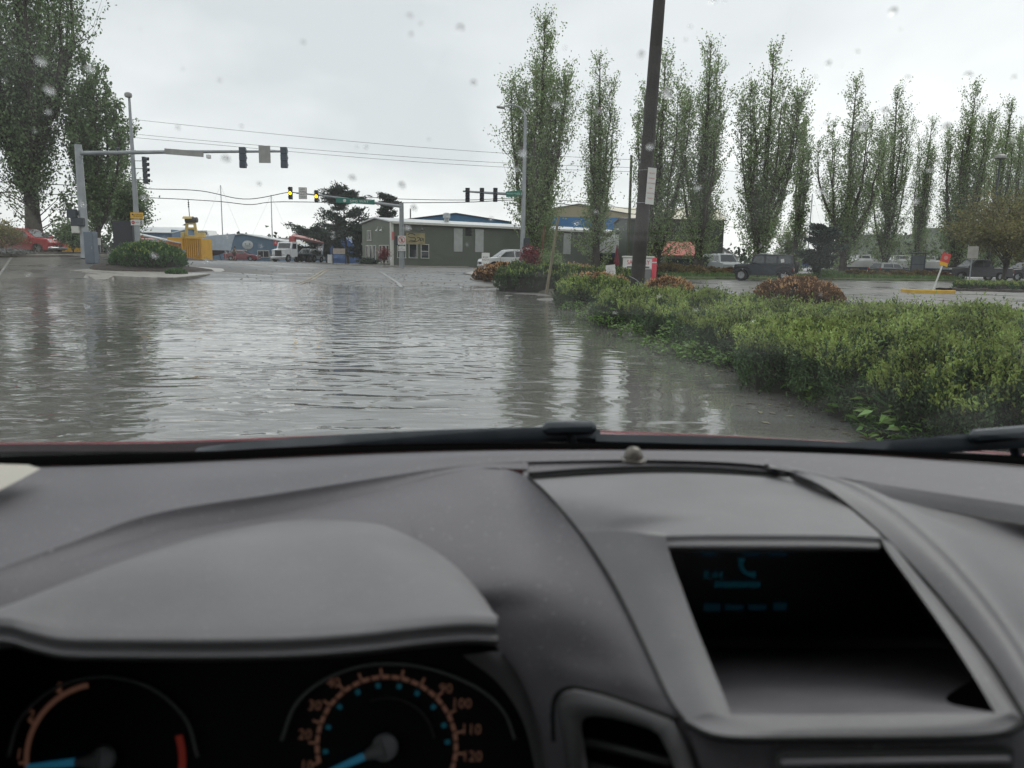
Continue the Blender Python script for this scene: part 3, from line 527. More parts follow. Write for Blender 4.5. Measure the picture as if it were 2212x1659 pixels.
def poplar_meshes(seed, H, W, nlead=5, nleaf=15000, leaf=.15, low=.06, thick=.018, spread=1.0, crown_low=.025, cone=.36):
    """trunk, several upright leaders, short ascending branchlets with leaf clusters along each leader"""
    r_ = np.random.default_rng(seed); tb = MB(); cen = []; dirs = []; lead = []
    zs = np.linspace(0, 1, 10); wob = r_.normal(0, .006 * H, (10, 2)).cumsum(0) * .5
    trunk = [Vector((wob[i, 0] * z, wob[i, 1] * z, z * H * .97)) for i, z in enumerate(zs)]; r0 = H * thick
    tb.tube(trunk, [max(.012, r0 * (1 - z) ** .8 * (1.35 if z == 0 else 1)) for z in zs], 9); lead.append((trunk, r0, 1.0, .02))
    for k in range(nlead):
        q0 = r_.uniform(low, .30); i = int(q0 * 9); p0 = trunk[i] + (trunk[i + 1] - trunk[i]) * (q0 * 9 - i); an = k * 2.4 + r_.uniform(-.5, .5); rad = W * .5 * r_.uniform(.28, .72) * spread; top = H * (1.02 - cone * rad / (W * .5)) * r_.uniform(.80, 1.0); top = min(.97 * H, max(top, p0.z + .20 * H))
        d = Vector((math.cos(an), math.sin(an), 0)); pts = []
        for s in np.linspace(0, 1, 9): pts.append(p0 + d * rad * (1 - (1 - s) ** 2.6) + Vector((r_.normal(0, .004 * H), r_.normal(0, .004 * H), (top - p0.z) * s)))
        rl = r0 * r_.uniform(.35, .6); tb.tube(pts, [max(.010, rl * (1 - s) ** .8) for s in np.linspace(0, 1, 9)], 7); lead.append((pts, rl, r_.uniform(.55, .85), .0))
    wsum = sum(w_ * (L_[-1].z - L_[0].z) for L_, _, w_, _ in lead)
    for pts, rl, w_, st in lead:
        n = len(pts) - 1; Ls = pts[-1].z - pts[0].z; m_tot = int(nleaf * w_ * Ls / wsum); nbr = max(10, int(Ls * 6.5 * (1 if w_ == 1 else .8)))
        for j in range(nbr):
            q = st + (1 - st) * (j + r_.uniform(0, 1)) / nbr * .985; i = min(int(q * n), n - 1); p0 = pts[i] + (pts[i + 1] - pts[i]) * (q * n - i)
            if p0.z < crown_low * H * r_.uniform(.3, 1.2): continue
            an = r_.uniform(0, 6.28); sh_ = (.30 + .78 * math.sin(math.pi * min(1, .12 + .58 * (1 - q)))) ; Lb = H * .075 * sh_ * r_.uniform(.6, 1.5) * (W / 4.6) ** .5; d = Vector((math.cos(an), math.sin(an), 0)); th = r_.uniform(.30, .75)
            if q < .28 and w_ == 1: Lb *= 1.7 - 2.2 * q; th += .25
            e_ = p0 + d * (Lb * math.sin(th)) + Vector((0, 0, Lb * math.cos(th) * 1.1)); mid = p0 + d * (Lb * math.sin(th) * .62) + Vector((0, 0, Lb * math.cos(th) * .42)); tb.tube([p0, mid, e_], [max(.008, min(.045, rl * .22 * (1 - q * .7))), .010, .005], 4, cap=False)
            m = max(6, int(m_tot / nbr * r_.uniform(.35, 1.65) * (1.55 - .85 * q) * (1.7 if p0.z < .22 * H else 1))); s = r_.uniform(.30, 1.12, m); B = np.array([p0, mid, e_]); c = np.where((s < .5)[:, None], B[0] + (B[1] - B[0]) * (s * 2)[:, None], B[1] + (B[2] - B[1]) * ((s - .5) * 2)[:, None])
            nc = max(2, m // 9); cl = r_.normal(0, 1, (nc, 3)); ci = r_.integers(0, nc, m); sp = H * .0085 * (.6 + s) ; c = c + (cl[ci] * .95 + r_.normal(0, .42, (m, 3))) * sp[:, None]
            cen.append(c); dirs.append(np.tile(np.array(d) * .35 + np.array([0, 0, .8]), (m, 1)))
        e_ = np.array(pts[-1]); c = e_ + np.stack([r_.normal(0, .10, 40), r_.normal(0, .10, 40), r_.uniform(-.9, .35, 40)], 1); cen.append(c); dirs.append(np.tile([0, 0, 1.0], (40, 1)))
    C = np.concatenate(cen); D = np.concatenate(dirs); V, F = leaves(C, D, r_.uniform(.7, 1.35, len(C)) * leaf, r_.uniform(.5, .9, len(C)) * leaf, r_, .75)
    return tb.mesh('trunk', smooth=60), np_mesh('crown', V, F)
POP = {}
def tree(name, label, group, loc, meshes, s, rz=0.0, mleaf=None, cat='tree', sz=1.0):
    t_ = thing(name, label, cat, loc, rz, group); t_.scale = (s, s, s * sz)
    a = link('trunk', meshes[0], M_bark, t_); b = link('crown', meshes[1], mleaf or M_leafP, t_); tag(b, kind='stuff'); return t_
V1_ = poplar_meshes(11, 20, 7.4, 11, 25000, .17); V2_ = poplar_meshes(12, 18, 4.4, 6, 12500, .15, spread=.85); V3_ = poplar_meshes(13, 18, 6.6, 8, 16500, .16)
V4_ = poplar_meshes(14, 19, 6.2, 8, 16500, .16, spread=1.0); V5_ = poplar_meshes(15, 18, 7.4, 10, 20000, .16, low=.04); V6_ = poplar_meshes(16, 12, 3.0, 4, 7000, .14, spread=.8); V7_ = poplar_meshes(17, 17, 7.0, 9, 15000, .16, low=.03, spread=1.15)
V8_ = poplar_meshes(18, 17, 5.6, 7, 11500, .15, spread=1.0)
PG = 'row of tall poplars across the street'
for px, Y, top, ms, H0, sz_w, rz, lab in [
    (1158, 59, 2, V1_, 20, 1.0, 0.3, 'tallest poplar, thick stemmed, standing behind the street lamp and white SUV'),
    (1287, 63, 88, V2_, 18, 1.0, 1.1, 'slim poplar in front of the blue and tan shed'),
    (1418, 64, 88, V3_, 18, 1.0, 2.0, 'poplar half hidden behind the leaning utility pole'),
    (1508, 66, 66, V4_, 19, 1.0, 0.8, 'poplar in front of the dark green shed wall'),
    (1640, 66, 80, V5_, 18, 1.0, 2.9, 'broad many stemmed poplar directly behind the dark four by four'),
    (1716, 76, 236, V6_, 12, 1.0, 0.0, 'small thin poplar beside the spare wheel of the four by four'),
    (1822, 72, 152, V7_, 17, 1.0, 0.5, 'wide forked poplar above the small dark pine'),
    (1912, 76, 166, V8_, 17, .9, 2.6, 'forked poplar behind the small parked hatchback'),
    (1980, 82, 236, V2_, 18, .85, 4.0, 'thin sparse poplar next to the dark notice board'),
    (2062, 78, 160, V5_, 18, .95, 4.4, 'bushy poplar above the tilted red sign'),
    (2140, 86, 198, V8_, 17, .95, 5.2, 'poplar behind the shoebox car park lamp'),
    (2204, 88, 188, V7_, 17, .85, 1.7, 'poplar at the far end of the row, cut by the picture edge')]:
    x = X_at(px, Y); z = hz(x, Y); zt_ = P(px, top, Y).z; s = (zt_ - z) / (H0 * 1.02)
    t_ = tree('poplar_tree', lab, PG, (x, Y, z - .05), ms, s, rz); t_.scale = (s * sz_w, s * sz_w, s)
# the big trees on the left
VL = poplar_meshes(31, 24, 10.0, 13, 29000, .19, low=.06, thick=.020, spread=1.1, crown_low=.06, cone=.40)
VL2 = poplar_meshes(32, 12, 7.0, 8, 19000, .17, low=.03, spread=1.0, crown_low=.05)
x = X_at(78, 57); tree('poplar_tree', 'huge old poplar with dark forked trunk filling the top corner', 'big trees on the left', (x, 57, hz(x, 57)), VL, 1.12, 1.0, M_leafD)
x = X_at(214, 58); tree('poplar_tree', 'lower leafy poplar between the huge poplar and the lamp mast', 'big trees on the left', (x, 58, hz(x, 58)), VL2, 1.22, .4, M_leafD)
x = X_at(-60, 54); tree('poplar_tree', 'poplar cut by the picture edge behind the huge one', 'big trees on the left', (x, 54, hz(x, 54)), VL2, 1.35, 2.4, M_leafD)
def bushy_meshes(seed, H, W, nleaf, leaf, trunk=.10, low=.25, nb=60):
    r_ = np.random.default_rng(seed); tb = MB(); tb.tube([(0, 0, 0), (.05 * W, 0, H * .3), (0, .03 * W, H * .8)], [trunk, trunk * .7, trunk * .2], 8); cen = []
    for j in range(nb):
        th = r_.uniform(0, 6.28); u = r_.uniform(-.75, 1); rr = math.sqrt(max(0, 1 - u * u)); q = r_.uniform(.55, 1.0)
        e_ = Vector((W / 2 * rr * q * math.cos(th), W / 2 * rr * q * math.sin(th), H * (low + (1 - low) * (.5 + .47 * u * q)))); p0 = Vector((0, 0, H * r_.uniform(.12, .55)))
        m_ = (p0 + e_) / 2 + Vector((0, 0, H * .05)); tb.tube([p0, m_, e_], [trunk * .35, trunk * .2, trunk * .06], 5, cap=False)
        m = int(nleaf / nb); s = r_.uniform(.5, 1.03, m)[:, None]; c = np.array(p0) * (1 - s) + np.array(e_) * s; cen.append(c + r_.normal(0, 1, (m, 3)) * np.array([W, W, H * .7]) * .075)
    C = np.concatenate(cen); V, F = leaves(C, np.tile([0, 0, .4], (len(C), 1)), r_.uniform(.7, 1.3, len(C)) * leaf, r_.uniform(.5, .9, len(C)) * leaf, r_, 1.0)
    return tb.mesh('trunk', smooth=60), np_mesh('crown', V, F)
x = X_at(268, 62); tree('broadleaf_tree', 'dark dense tree behind the yellow turn sign', None, (x, 62, hz(x, 62)), bushy_meshes(41, 6.8, 5.0, 9000, .20, .16), 1, 0, M_leafD)
x = X_at(158, 49.5); tree('shrub', 'upright leafy shrub in front of the red car bonnet', None, (x, 49.5, hz(x, 49.5)), bushy_meshes(42, 2.3, 2.6, 4200, .13, .05, low=.12), 1, 0, M_leafD, 'shrub')
x = X_at(-4, 49); tree('shrub', 'reddish green shrub hiding the back of the red car', None, (x, 49, hz(x, 49)), bushy_meshes(43, 2.4, 3.6, 4200, .12, .05, low=.1), 1, 0, M_olive, 'shrub')
x = X_at(-40, 47.5); tree('shrub', 'rust tinted shrub at the picture edge beside the kerb', None, (x, 47.5, hz(x, 47.5)), bushy_meshes(44, 2.0, 3.0, 3000, .12, .05, low=.1), 1, 0, M_rust, 'shrub')
x = X_at(24, 47.6); tree('shrub', 'low silvery grey shrub below the red car', None, (x, 47.6, hz(x, 47.6) + .1), bushy_meshes(45, .45, 2.6, 1500, .12, .03, low=.0), 1, 0, M_greyl, 'shrub')
x = X_at(2170, 66); tree('broadleaf_tree', 'golden olive tree over the grey pickup', None, (x, 66, hz(x, 66)), bushy_meshes(46, 8.2, 9.5, 12000, .22, .18, low=.22), 1, 0, M_olive)
x = X_at(2260, 60); tree('broadleaf_tree', 'second golden olive tree cut by the picture edge', None, (x, 60, hz(x, 60)), bushy_meshes(47, 6.5, 7, 7000, .2, .16, low=.2), 1, 0, M_olive)
x = X_at(1700, 78); tree('broadleaf_tree', 'young pale green tree below the small thin poplar', None, (x, 78, hz(x, 78)), bushy_meshes(48, 5.4, 3.0, 2400, .17, .08, low=.2), 1, 0, M_leafP)
# pines
def pine_meshes(seed, H, W, nb, nleaf, leaf, lean=0.0, low=.2, cone=1.0):
    r_ = np.random.default_rng(seed); tb = MB(); zs = np.linspace(0, 1, 7); pts = [Vector((lean * H * math.sin(z * 2.2) * .5, r_.normal(0, .01 * H), z * H)) for z in zs]
    tb.tube(pts, [max(.03, H * .022 * (1 - .9 * z)) for z in zs], 8); cen = []; dr = []
    for j in range(nb):
        q = r_.uniform(low, .98); i = min(int(q * 6), 5); p0 = pts[i] + (pts[i + 1] - pts[i]) * (q * 6 - i); an = r_.uniform(0, 6.28); Ln = W * .5 * (1 - cone * (q - low) / (1 - low) * .8) * r_.uniform(.45, 1.1)
        d = Vector((math.cos(an), math.sin(an), 0)); e_ = p0 + d * Ln + Vector((0, 0, Ln * r_.uniform(.05, .5))); m_ = (p0 + e_) / 2 - Vector((0, 0, Ln * .06)); tb.tube([p0, m_, e_], [.05, .035, .012], 5, cap=False)
        m = nleaf // nb; s = r_.uniform(.3, 1.05, m)[:, None]; c = np.array(p0) * (1 - s) + np.array(e_) * s; nc = 7; cl = r_.normal(0, 1, (nc, 3)); ci = r_.integers(0, nc, m)
        cen.append(c + (cl[ci] * .7 + r_.normal(0, .45, (m, 3))) * np.array([1, 1, .55]) * W * .06); dr.append(np.tile(np.array(d) + np.array([0, 0, .9]), (m, 1)))
    C = np.concatenate(cen); D = np.concatenate(dr); V, F = leaves(C, D, r_.uniform(.8, 1.4, len(C)) * leaf, r_.uniform(.25, .4, len(C)) * leaf, r_, .6)
    return tb.mesh('trunk', smooth=60), np_mesh('crown', V, F)
def place(px, Y): x = X_at(px, Y); return (x, Y, hz(x, Y))
tree('pine_tree', 'windswept pine with open layered branches beside the green building', None, place(752, 97), pine_meshes(51, 8.8, 8.4, 46, 9000, .42, -.10, .22, .75), 1, .5, M_pine)
tree('pine_tree', 'dense dark pine rising behind the green building', None, place(836, 110), pine_meshes(52, 9.6, 5.4, 60, 9000, .42, 0, .1, .8), 1, 0, M_pine)
tree('pine_tree', 'low spreading dark pine behind the white truck', None, place(668, 112), pine_meshes(53, 4.6, 8.0, 40, 6000, .42, .1, .15, .5), 1, 0, M_pine)
tree('pine_tree', 'second low dark pine behind the white pickup', None, place(705, 108), pine_meshes(54, 4.2, 7.0, 36, 5000, .42, -.1, .1, .5), 1, 1, M_pine)
tree('pine_tree', 'dark leaning pine beside the windswept pine trunk', None, place(785, 94), pine_meshes(55, 4.2, 4.4, 30, 4200, .38, .15, .2, .6), 1, 2, M_pine)
tree('pine_tree', 'small dark pine between the jeep and the poplars', None, place(1772, 60), pine_meshes(56, 4.0, 4.2, 40, 5200, .34, -.08, .08, .8), 1, 2, M_pine)
tree('shrub', 'dark red leaved shrub by the green gable windows', None, place(829, 81), bushy_meshes(57, 2.2, 1.5, 900, .14, .04, low=.2), 1, 0, M_redl, 'shrub')
tree('shrub', 'dark red leaved shrub by the base of the street lamp', None, place(1143, 53), bushy_meshes(58, 2.2, 1.5, 1000, .15, .04, low=.3), 1, 0, M_redl, 'shrub')
tree('shrub', 'loose green shrub at the base of the tallest poplar', None, place(1183, 54), bushy_meshes(59, 1.9, 2.4, 1800, .13, .04, low=.1), 1, 0, M_leafP, 'shrub')
tree('shrub', 'low dark shrub at the foot of the green gable', None, place(795, 83), bushy_meshes(60, 1.0, 3.0, 1500, .14, .04, low=.0), 1, 0, M_pine, 'shrub')
# ---- clipped shrubs and hedges: added dark core + sprigs
def shrub(name, label, c, rx, ry, h, mleaf, mtip=None, n=2600, sprig=.13, leaf=(.045, .016), per=9, tipfrac=.5, boxy=2.6, rz=0.0, group=None, seed=0, up=.75, cat='shrub', zoff=0.0, tipn=None, tipsize=1.0, rough=.06):
    r_ = np.random.default_rng(seed + 100); t_ = thing(name, label, cat, (c[0], c[1], hz(c[0], c[1]) + zoff), rz, group)
    ph = r_.uniform(0, 6.28, 8)
    def surf(th, u):   # th azimuth, u 0..1 from base to top
        cu, su = np.cos(u * math.pi / 2), np.sin(u * math.pi / 2); e_ = 2 / boxy
        k = (1 + rough * (np.sin(3 * th + ph[0]) + np.sin(5 * th + ph[1] + 3 * u) + .8 * np.sin(9 * th + ph[2] + 7 * u) + .6 * np.sin(14 * th + 11 * u + ph[4])))
        q = np.abs(cu) ** e_ * k; C_ = np.sign(np.cos(th)) * np.abs(np.cos(th)) ** (2 / max(2.0, boxy * .9)); S_ = np.sign(np.sin(th)) * np.abs(np.sin(th)) ** (2 / max(2.0, boxy * .9))
        zz = np.abs(su) ** e_ * (1 + rough * .8 * (np.sin(4 * th + ph[3]) + np.sin(7 * C_ * cu * 2 + ph[5]) + np.sin(6 * S_ * cu * 2 + ph[6])))
        return np.stack([rx * q * C_, ry * q * S_, h * zz], -1)
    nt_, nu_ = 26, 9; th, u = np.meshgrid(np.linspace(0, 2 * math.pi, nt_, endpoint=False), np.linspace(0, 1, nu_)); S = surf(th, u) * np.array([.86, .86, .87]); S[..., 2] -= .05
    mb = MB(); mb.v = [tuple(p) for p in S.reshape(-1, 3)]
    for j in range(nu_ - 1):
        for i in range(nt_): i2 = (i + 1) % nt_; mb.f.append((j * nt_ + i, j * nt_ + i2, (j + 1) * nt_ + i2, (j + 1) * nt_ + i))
    mb.build('dark_core', M_core, t_, smooth=0)  # added solid blob, not twigs; stops the shrub being see-through
    def sprigs(n, lo, hi, out, seedk):
        r2 = np.random.default_rng(seed + seedk); th = r2.uniform(0, 2 * math.pi, n); u = 1 - (1 - r2.uniform(lo, hi, n)) ** 1.0; p = surf(th, u)
        # even out over the area: mix with top-projected samples
        m = n // 2; a2 = r2.uniform(0, 2 * math.pi, m); rr = np.sqrt(r2.uniform(0, 1, m)); uu = np.clip(np.arccos(np.clip(rr ** (boxy / 2), 0, 1)) / (math.pi / 2), lo, 1); p[:m] = surf(a2, uu)
        d = p * np.array([1 / rx ** 2, 1 / ry ** 2, 1 / h ** 2]); d /= np.linalg.norm(d, axis=1, keepdims=True) + 1e-9; d = d * (1 - up) + np.array([0, 0, up]); d += r2.normal(0, .22, d.shape); d /= np.linalg.norm(d, axis=1, keepdims=True)
        if n > 900:
            g_ = np.sin(5.5 * p[:, 0] + ph[0]) + np.sin(6.3 * p[:, 1] + ph[1] + 2 * p[:, 0]) + np.sin(9 * p[:, 2] + ph[2] + 4 * p[:, 1]) + .8 * np.sin(13 * p[:, 0] - 11 * p[:, 1] + ph[3]); kp = (g_ < 1.45) | (r2.uniform(0, 1, n) < .15); p = p[kp]; d = d[kp]; n = len(p); lift = np.clip(g_[kp], -3, 1.4)[:, None] * .018
            p = p - d * lift
        p = p * (1 - r2.uniform(0, .10, n))[:, None] + d * out; L = sprig * r2.uniform(.35, 1.25, n) * np.where(r2.uniform(0, 1, n) < .06, 1.9, 1.0)
        k = np.tile(np.linspace(.1, 1, per), n); ci = np.repeat(np.arange(n), per); C = p[ci] + d[ci] * (L[ci] * k)[:, None] + r2.normal(0, .10 * sprig, (n * per, 3)); return C, d[ci], r2
    C, D, r2 = sprigs(n, 0, 1, -.04, 1); V, F = leaves(C, D, leaf[0] * r2.uniform(.7, 1.4, len(C)), leaf[1] * r2.uniform(.7, 1.4, len(C)), r2, .55)
    o = link('foliage', np_mesh('foliage', V, F), mleaf, t_); tag(o, kind='stuff')
    if sprig > .085 and n > 2500 and boxy > 2.45:
        tw = MB(); r3 = np.random.default_rng(seed + 9)
        for k in range(70):
            p = surf(np.array([r3.uniform(0, 6.28)]), np.array([r3.uniform(.1, 1)]))[0]; q = p * r3.uniform(.80, .95); e_ = p * 1.0 + np.array([r3.normal(0, .05), r3.normal(0, .05), r3.uniform(.02, .16)]); tw.tube([q, (q + e_) / 2 + r3.normal(0, .012, 3), e_], [.005, .004, .002], 4, cap=False)
        o = tw.build('twigs', M_twig, t_); tag(o, kind='stuff')
    if mtip:
        C, D, r2 = sprigs(tipn or int(n * tipfrac), .30, 1, .01, 2); V, F = leaves(C, D, leaf[0] * tipsize * r2.uniform(.7, 1.4, len(C)), leaf[1] * tipsize * r2.uniform(.7, 1.4, len(C)), r2, .5)
        o = link('new_growth', np_mesh('new_growth', V, F), mtip, t_); tag(o, kind='stuff')
    return t_
HG = 'clipped green hedges beside the flood'
def sh(px, Y, *a, **k): x = X_at(px, Y); return (x, Y)
def hedge(lab, px, Y, pytop, rx, ry, n, sprig, lf, per, tf, boxy, seed):
    x = X_at(px, Y); h = P(px, pytop, Y - ry * .3).z - hz(x, Y) - sprig * .55
    return shrub('hedge', lab, (x, Y), rx, ry, max(.3, h), M_yew, M_yewt, n, sprig, lf, per, tf, boxy, group=HG, seed=seed, cat='hedge', rough=.085)
hedge('dark clipped hedge farthest along the water, by the leaning post', 1162, 30.8, 573, 1.7, 1.3, 3400, .14, (.07, .028), 8, .16, 4.0, 1)
hedge('dark hedge stretching behind the leaning post towards the store sign', 1262, 36, 578, 2.6, 1.0, 2600, .14, (.07, .028), 7, .3, 4.0, 2)
hedge('hedge left of the big pole, its base in the flood', 1288, 21.3, 606, 1.15, 1.5, 4200, .15, (.06, .024), 8, .4, 3.2, 3)
hedge('hedge in front of the base of the big leaning pole', 1412, 15.3, 632, 1.05, 1.4, 5200, .13, (.05, .020), 9, .45, 3.0, 4)
hedge('hedge between the pole and the round rust shrub', 1535, 12.6, 644, 1.05, 1.35, 6000, .13, (.045, .018), 9, .45, 2.8, 5)
hedge('bright tipped hedge below the round rust shrub', 1690, 10.0, 676, 1.05, 1.35, 7600, .12, (.040, .016), 10, .6, 2.7, 6)
hedge('broad hedge with upright pale shoots in the nearest row', 1870, 8.0, 700, 1.15, 1.40, 10000, .12, (.036, .015), 10, .6, 2.7, 7)
hedge('nearest broad hedge above the wiper at the picture edge', 2075, 6.6, 722, 1.15, 1.35, 10500, .11, (.032, .014), 10, .5, 2.7, 8)
hedge('hedge behind the nearest one at the picture edge', 2130, 9.6, 684, 1.7, 1.1, 6200, .12, (.042, .017), 9, .75, 3.0, 9)
hedge('hedge beyond the broad one, before the puddled car park', 1915, 11.8, 672, 1.6, 1.0, 5200, .13, (.045, .018), 9, .75, 3.0, 10)
hedge('small hedge filling the corner beside the wiper', 2200, 5.3, 770, .8, .8, 5200, .10, (.030, .014), 9, .4, 2.5, 11)
RG = 'rust coloured rounded shrubs'
shrub('shrub', 'large round rust coloured shrub with cream tips in front of the jeep', (X_at(1726, 23), 23), 1.32, 1.2, .72, M_rust, M_rustt, 6500, .08, (.045, .026), 6, .35, 2.2, group=RG, seed=21, up=.35, tipn=420, tipsize=1.1)
shrub('shrub', 'flat rust and cream shrub just right of the red bollard', (X_at(1448, 25), 25), .85, .9, .62, M_rust, M_rustt, 2600, .09, (.055, .034), 5, .6, 2.4, group=RG, seed=22, up=.4, tipn=500)
shrub('shrub', 'rust and cream shrub between two hedges by the small white notice', (X_at(1292, 29), 29.2), 1.35, .9, .70, M_rust, M_rustt, 3000, .09, (.06, .038), 5, .6, 2.4, group=RG, seed=23, up=.4, tipn=600)
shrub('shrub', 'reddish shrub at the pavement corner under the white SUV', (X_at(1056, 44), 44), .85, .8, .75, M_rust, M_rustt, 1000, .12, (.10, .07), 5, .3, 2.2, group=RG, seed=24, up=.3, tipn=150)
shrub('shrub', 'second reddish shrub at the pavement corner, touching the dark hedge', (X_at(1086, 41), 41), .95, .8, .92, M_rust, M_rustt, 1200, .12, (.10, .07), 5, .3, 2.2, group=RG, seed=25, up=.3, tipn=200)
shrub('shrub', 'low pale rust shrub above the far dark hedge', (X_at(1240, 46), 46), 1.5, .8, .78, M_rust, M_rustt, 900, .12, (.12, .08), 5, .3, 2.4, group=RG, seed=26, up=.3, tipn=200)
M_mix = mat('mixed_heather', (.20, .15, .065), .6, var=.5, vscale=.9, island=.4, transl=.3)
IG = 'low shrubs on the car park island'
isl = [(1448, 58, 1.7, 1.0, M_mix), (1495, 59, 1.5, .85, M_mix), (1536, 60, 1.4, .75, M_mix), (1575, 61, 1.3, .7, M_rust), (1850, 66, 1.6, .75, M_mix), (1895, 66, 1.7, .65, M_mix), (1945, 67, 1.6, .7, M_mix), (1990, 68, 1.6, .75, M_mix), (2030, 69, 1.5, .7, M_rust), (1790, 64, 1.5, .7, M_leafD)]
isn = ['tallest golden shrub right of the store sign', 'golden shrub in front of the white boats', 'golden shrub below the parked white van', 'rusty shrub by the front bumper of the dark jeep', 'heathery shrub right of the small dark pine', 'heathery shrub left of the parked hatchback', 'heathery shrub below the parked hatchback', 'heathery shrub below the dark notice board', 'rusty shrub by the nose of the grey pickup', 'dark low shrub at the foot of the small pine']
for (px, Y, r0, h0, m_), lab in zip(isl, isn): shrub('shrub', lab, (X_at(px, Y), Y), r0, .9, h0, m_, None, 700, .12, (.13, .09), 5, 0, 2.2, group=IG, seed=int(px), up=.3)
shrub('shrub', 'round bright green bush on the mulch bed at the corner', (mc.x + .25, mc.y + 1.3), 2.0, 1.5, 1.22, M_bright, M_yewt, 3600, .16, (.10, .05), 7, .10, 2.4, seed=40, up=.45, zoff=.12, rough=.05)
shrub('shrub', 'small mossy clump at the tip of the mulch bed', (X_at(372, 39), 39.4), .55, .5, .22, M_bright, None, 420, .08, (.07, .04), 5, 0, 2.2, seed=41, zoff=.1)
BG = 'low box hedges on the far car park island'
for i, (px, w_, lab) in enumerate([(2105, 1.6, 'low box hedge right of the tilted sign post'), (2165, 1.4, 'middle low box hedge below the grey pickup'), (2222, 1.5, 'last low box hedge at the picture edge')]): shrub('hedge', lab, (X_at(px, 40), 40), w_ * .52, .6, .36, M_bright, M_yewt, 1100, .09, (.08, .04), 6, .4, 4.5, group=BG, seed=60 + i, cat='hedge', zoff=.06, up=.4)
# grass mound of the long island
def islandstrip(name, p0, p1, d, h, m, label, kind=None):
    mb = MB(); n = 30; prof = [(-d / 2, -.1), (-d / 2, .12), (-d / 2 + .15, .13), (-d * .2, h), (d * .2, h), (d / 2, .1), (d / 2, -.1)]; k = len(prof); a = Vector((*p0, 0)); b = Vector((*p1, 0)); dr = (b - a).normalized(); nr = Vector((-dr.y, dr.x, 0))
    for i in range(n + 1):
        p = a + (b - a) * (i / n)
        for q, z_ in prof: s = p + nr * q; mb.v.append((s.x, s.y, hz(s.x, s.y) + z_ + float(rng.normal(0, .02))))
    for i in range(n):
        for j in range(k - 1): mb.f.append((i * k + j, i * k + j + 1, (i + 1) * k + j + 1, (i + 1) * k + j))
    return tag(mb.build(name, m, smooth=0), label, kind='structure')
M_grass = mat('grass_ground', (.075, .10, .04), .9, var=.5, vscale=2.5, bump=.8, bscale=10)
islandstrip('verge', (X_at(1420, 57), 57), (X_at(2050, 67), 67), 4.4, .28, M_grass, 'long grassy island between the car park and the poplars')
islandstrip('verge', (X_at(2045, 40.2), 40.2), (X_at(2300, 39.6), 39.6), 1.9, .12, M_mulch, 'far car park island with box hedges')
def grass(name, pts, n, hgt, m, label, seed, wid=.02):
    r_ = np.random.default_rng(seed); a, b, d = pts; u = r_.uniform(0, 1, n)[:, None]; A = np.array(a); B = np.array(b); dr = (B - A) / np.linalg.norm(B - A); nr = np.array([-dr[1], dr[0]]); XY = A + (B - A) * u + nr * r_.uniform(-d / 2, d / 2, n)[:, None]
    Z = hzn(XY[:, 0], XY[:, 1]) + .16; H_ = hgt * r_.uniform(.5, 1.4, n); C = np.stack([XY[:, 0], XY[:, 1], Z + H_ / 2], 1); V, F = leaves(C, np.tile([0, 0, 1.0], (n, 1)), H_, wid, r_, .25)
    tag(link(name, np_mesh(name, V, F), m), label, kind='stuff')
M_gb = mat('grass_blade', (.12, .20, .06), .6, var=.3, island=.4, transl=.3)
grass('grass', ((X_at(1420, 57), 57), (X_at(2050, 67), 67), 4.2), 9000, .28, M_gb, 'long grass on the car park island', 5, .05)
# ---- broad-leaved weeds along the bank
def weed_meshes(seed, h, n, leaf, spread):
    r_ = np.random.default_rng(seed); th = r_.uniform(0, 6.28, n); rr = spread * np.sqrt(r_.uniform(0, 1, n)); z = h * r_.uniform(.1, 1, n) * (1 - .4 * rr / spread); C = np.stack([rr * np.cos(th), rr * np.sin(th), z], 1); D = np.stack([np.cos(th) * .9, np.sin(th) * .9, np.full(n, .25)], 1)
    tb = MB()
    for k in range(7): a_ = r_.uniform(0, 6.28); tb.tube([(0, 0, -.05), (spread * .4 * math.cos(a_), spread * .4 * math.sin(a_), h * .6), (spread * .8 * math.cos(a_), spread * .8 * math.sin(a_), h * .9)], .003, 4, cap=False)
    A = D + r_.normal(0, .35, (n, 3)); A /= np.linalg.norm(A, axis=1, keepdims=True); B = np.cross(A, np.array([0, 0, 1.0]) + r_.normal(0, .35, (n, 3))); B /= np.linalg.norm(B, axis=1, keepdims=True); Nn = np.cross(B, A); ln = (leaf * r_.uniform(.6, 1.4, n))[:, None]; wd = ln * .55
    V = np.stack([C - A * ln * .5, C - A * ln * .15 + B * wd * .5 + Nn * ln * .08, C + A * ln * .5 - Nn * ln * .12, C - A * ln * .15 - B * wd * .5 + Nn * ln * .08, C + A * ln * .05 - Nn * ln * .03], 1).reshape(-1, 3); i0 = np.arange(n) * 5
    F = np.concatenate([np.stack([i0, i0 + 1, i0 + 4], 1), np.stack([i0 + 1, i0 + 2, i0 + 4], 1), np.stack([i0 + 2, i0 + 3, i0 + 4], 1), np.stack([i0 + 3, i0, i0 + 4], 1)]); return tb.mesh('stems'), np_mesh('leaves', V, F)
WMN = [weed_meshes(74, .36, 170, .085, .34), weed_meshes(75, .30, 150, .075, .36)]
WM = [weed_meshes(70, .34, 260, .058, .34), weed_meshes(71, .26, 240, .050, .38), weed_meshes(72, .40, 300, .062, .34), weed_meshes(73, .20, 220, .042, .40)]
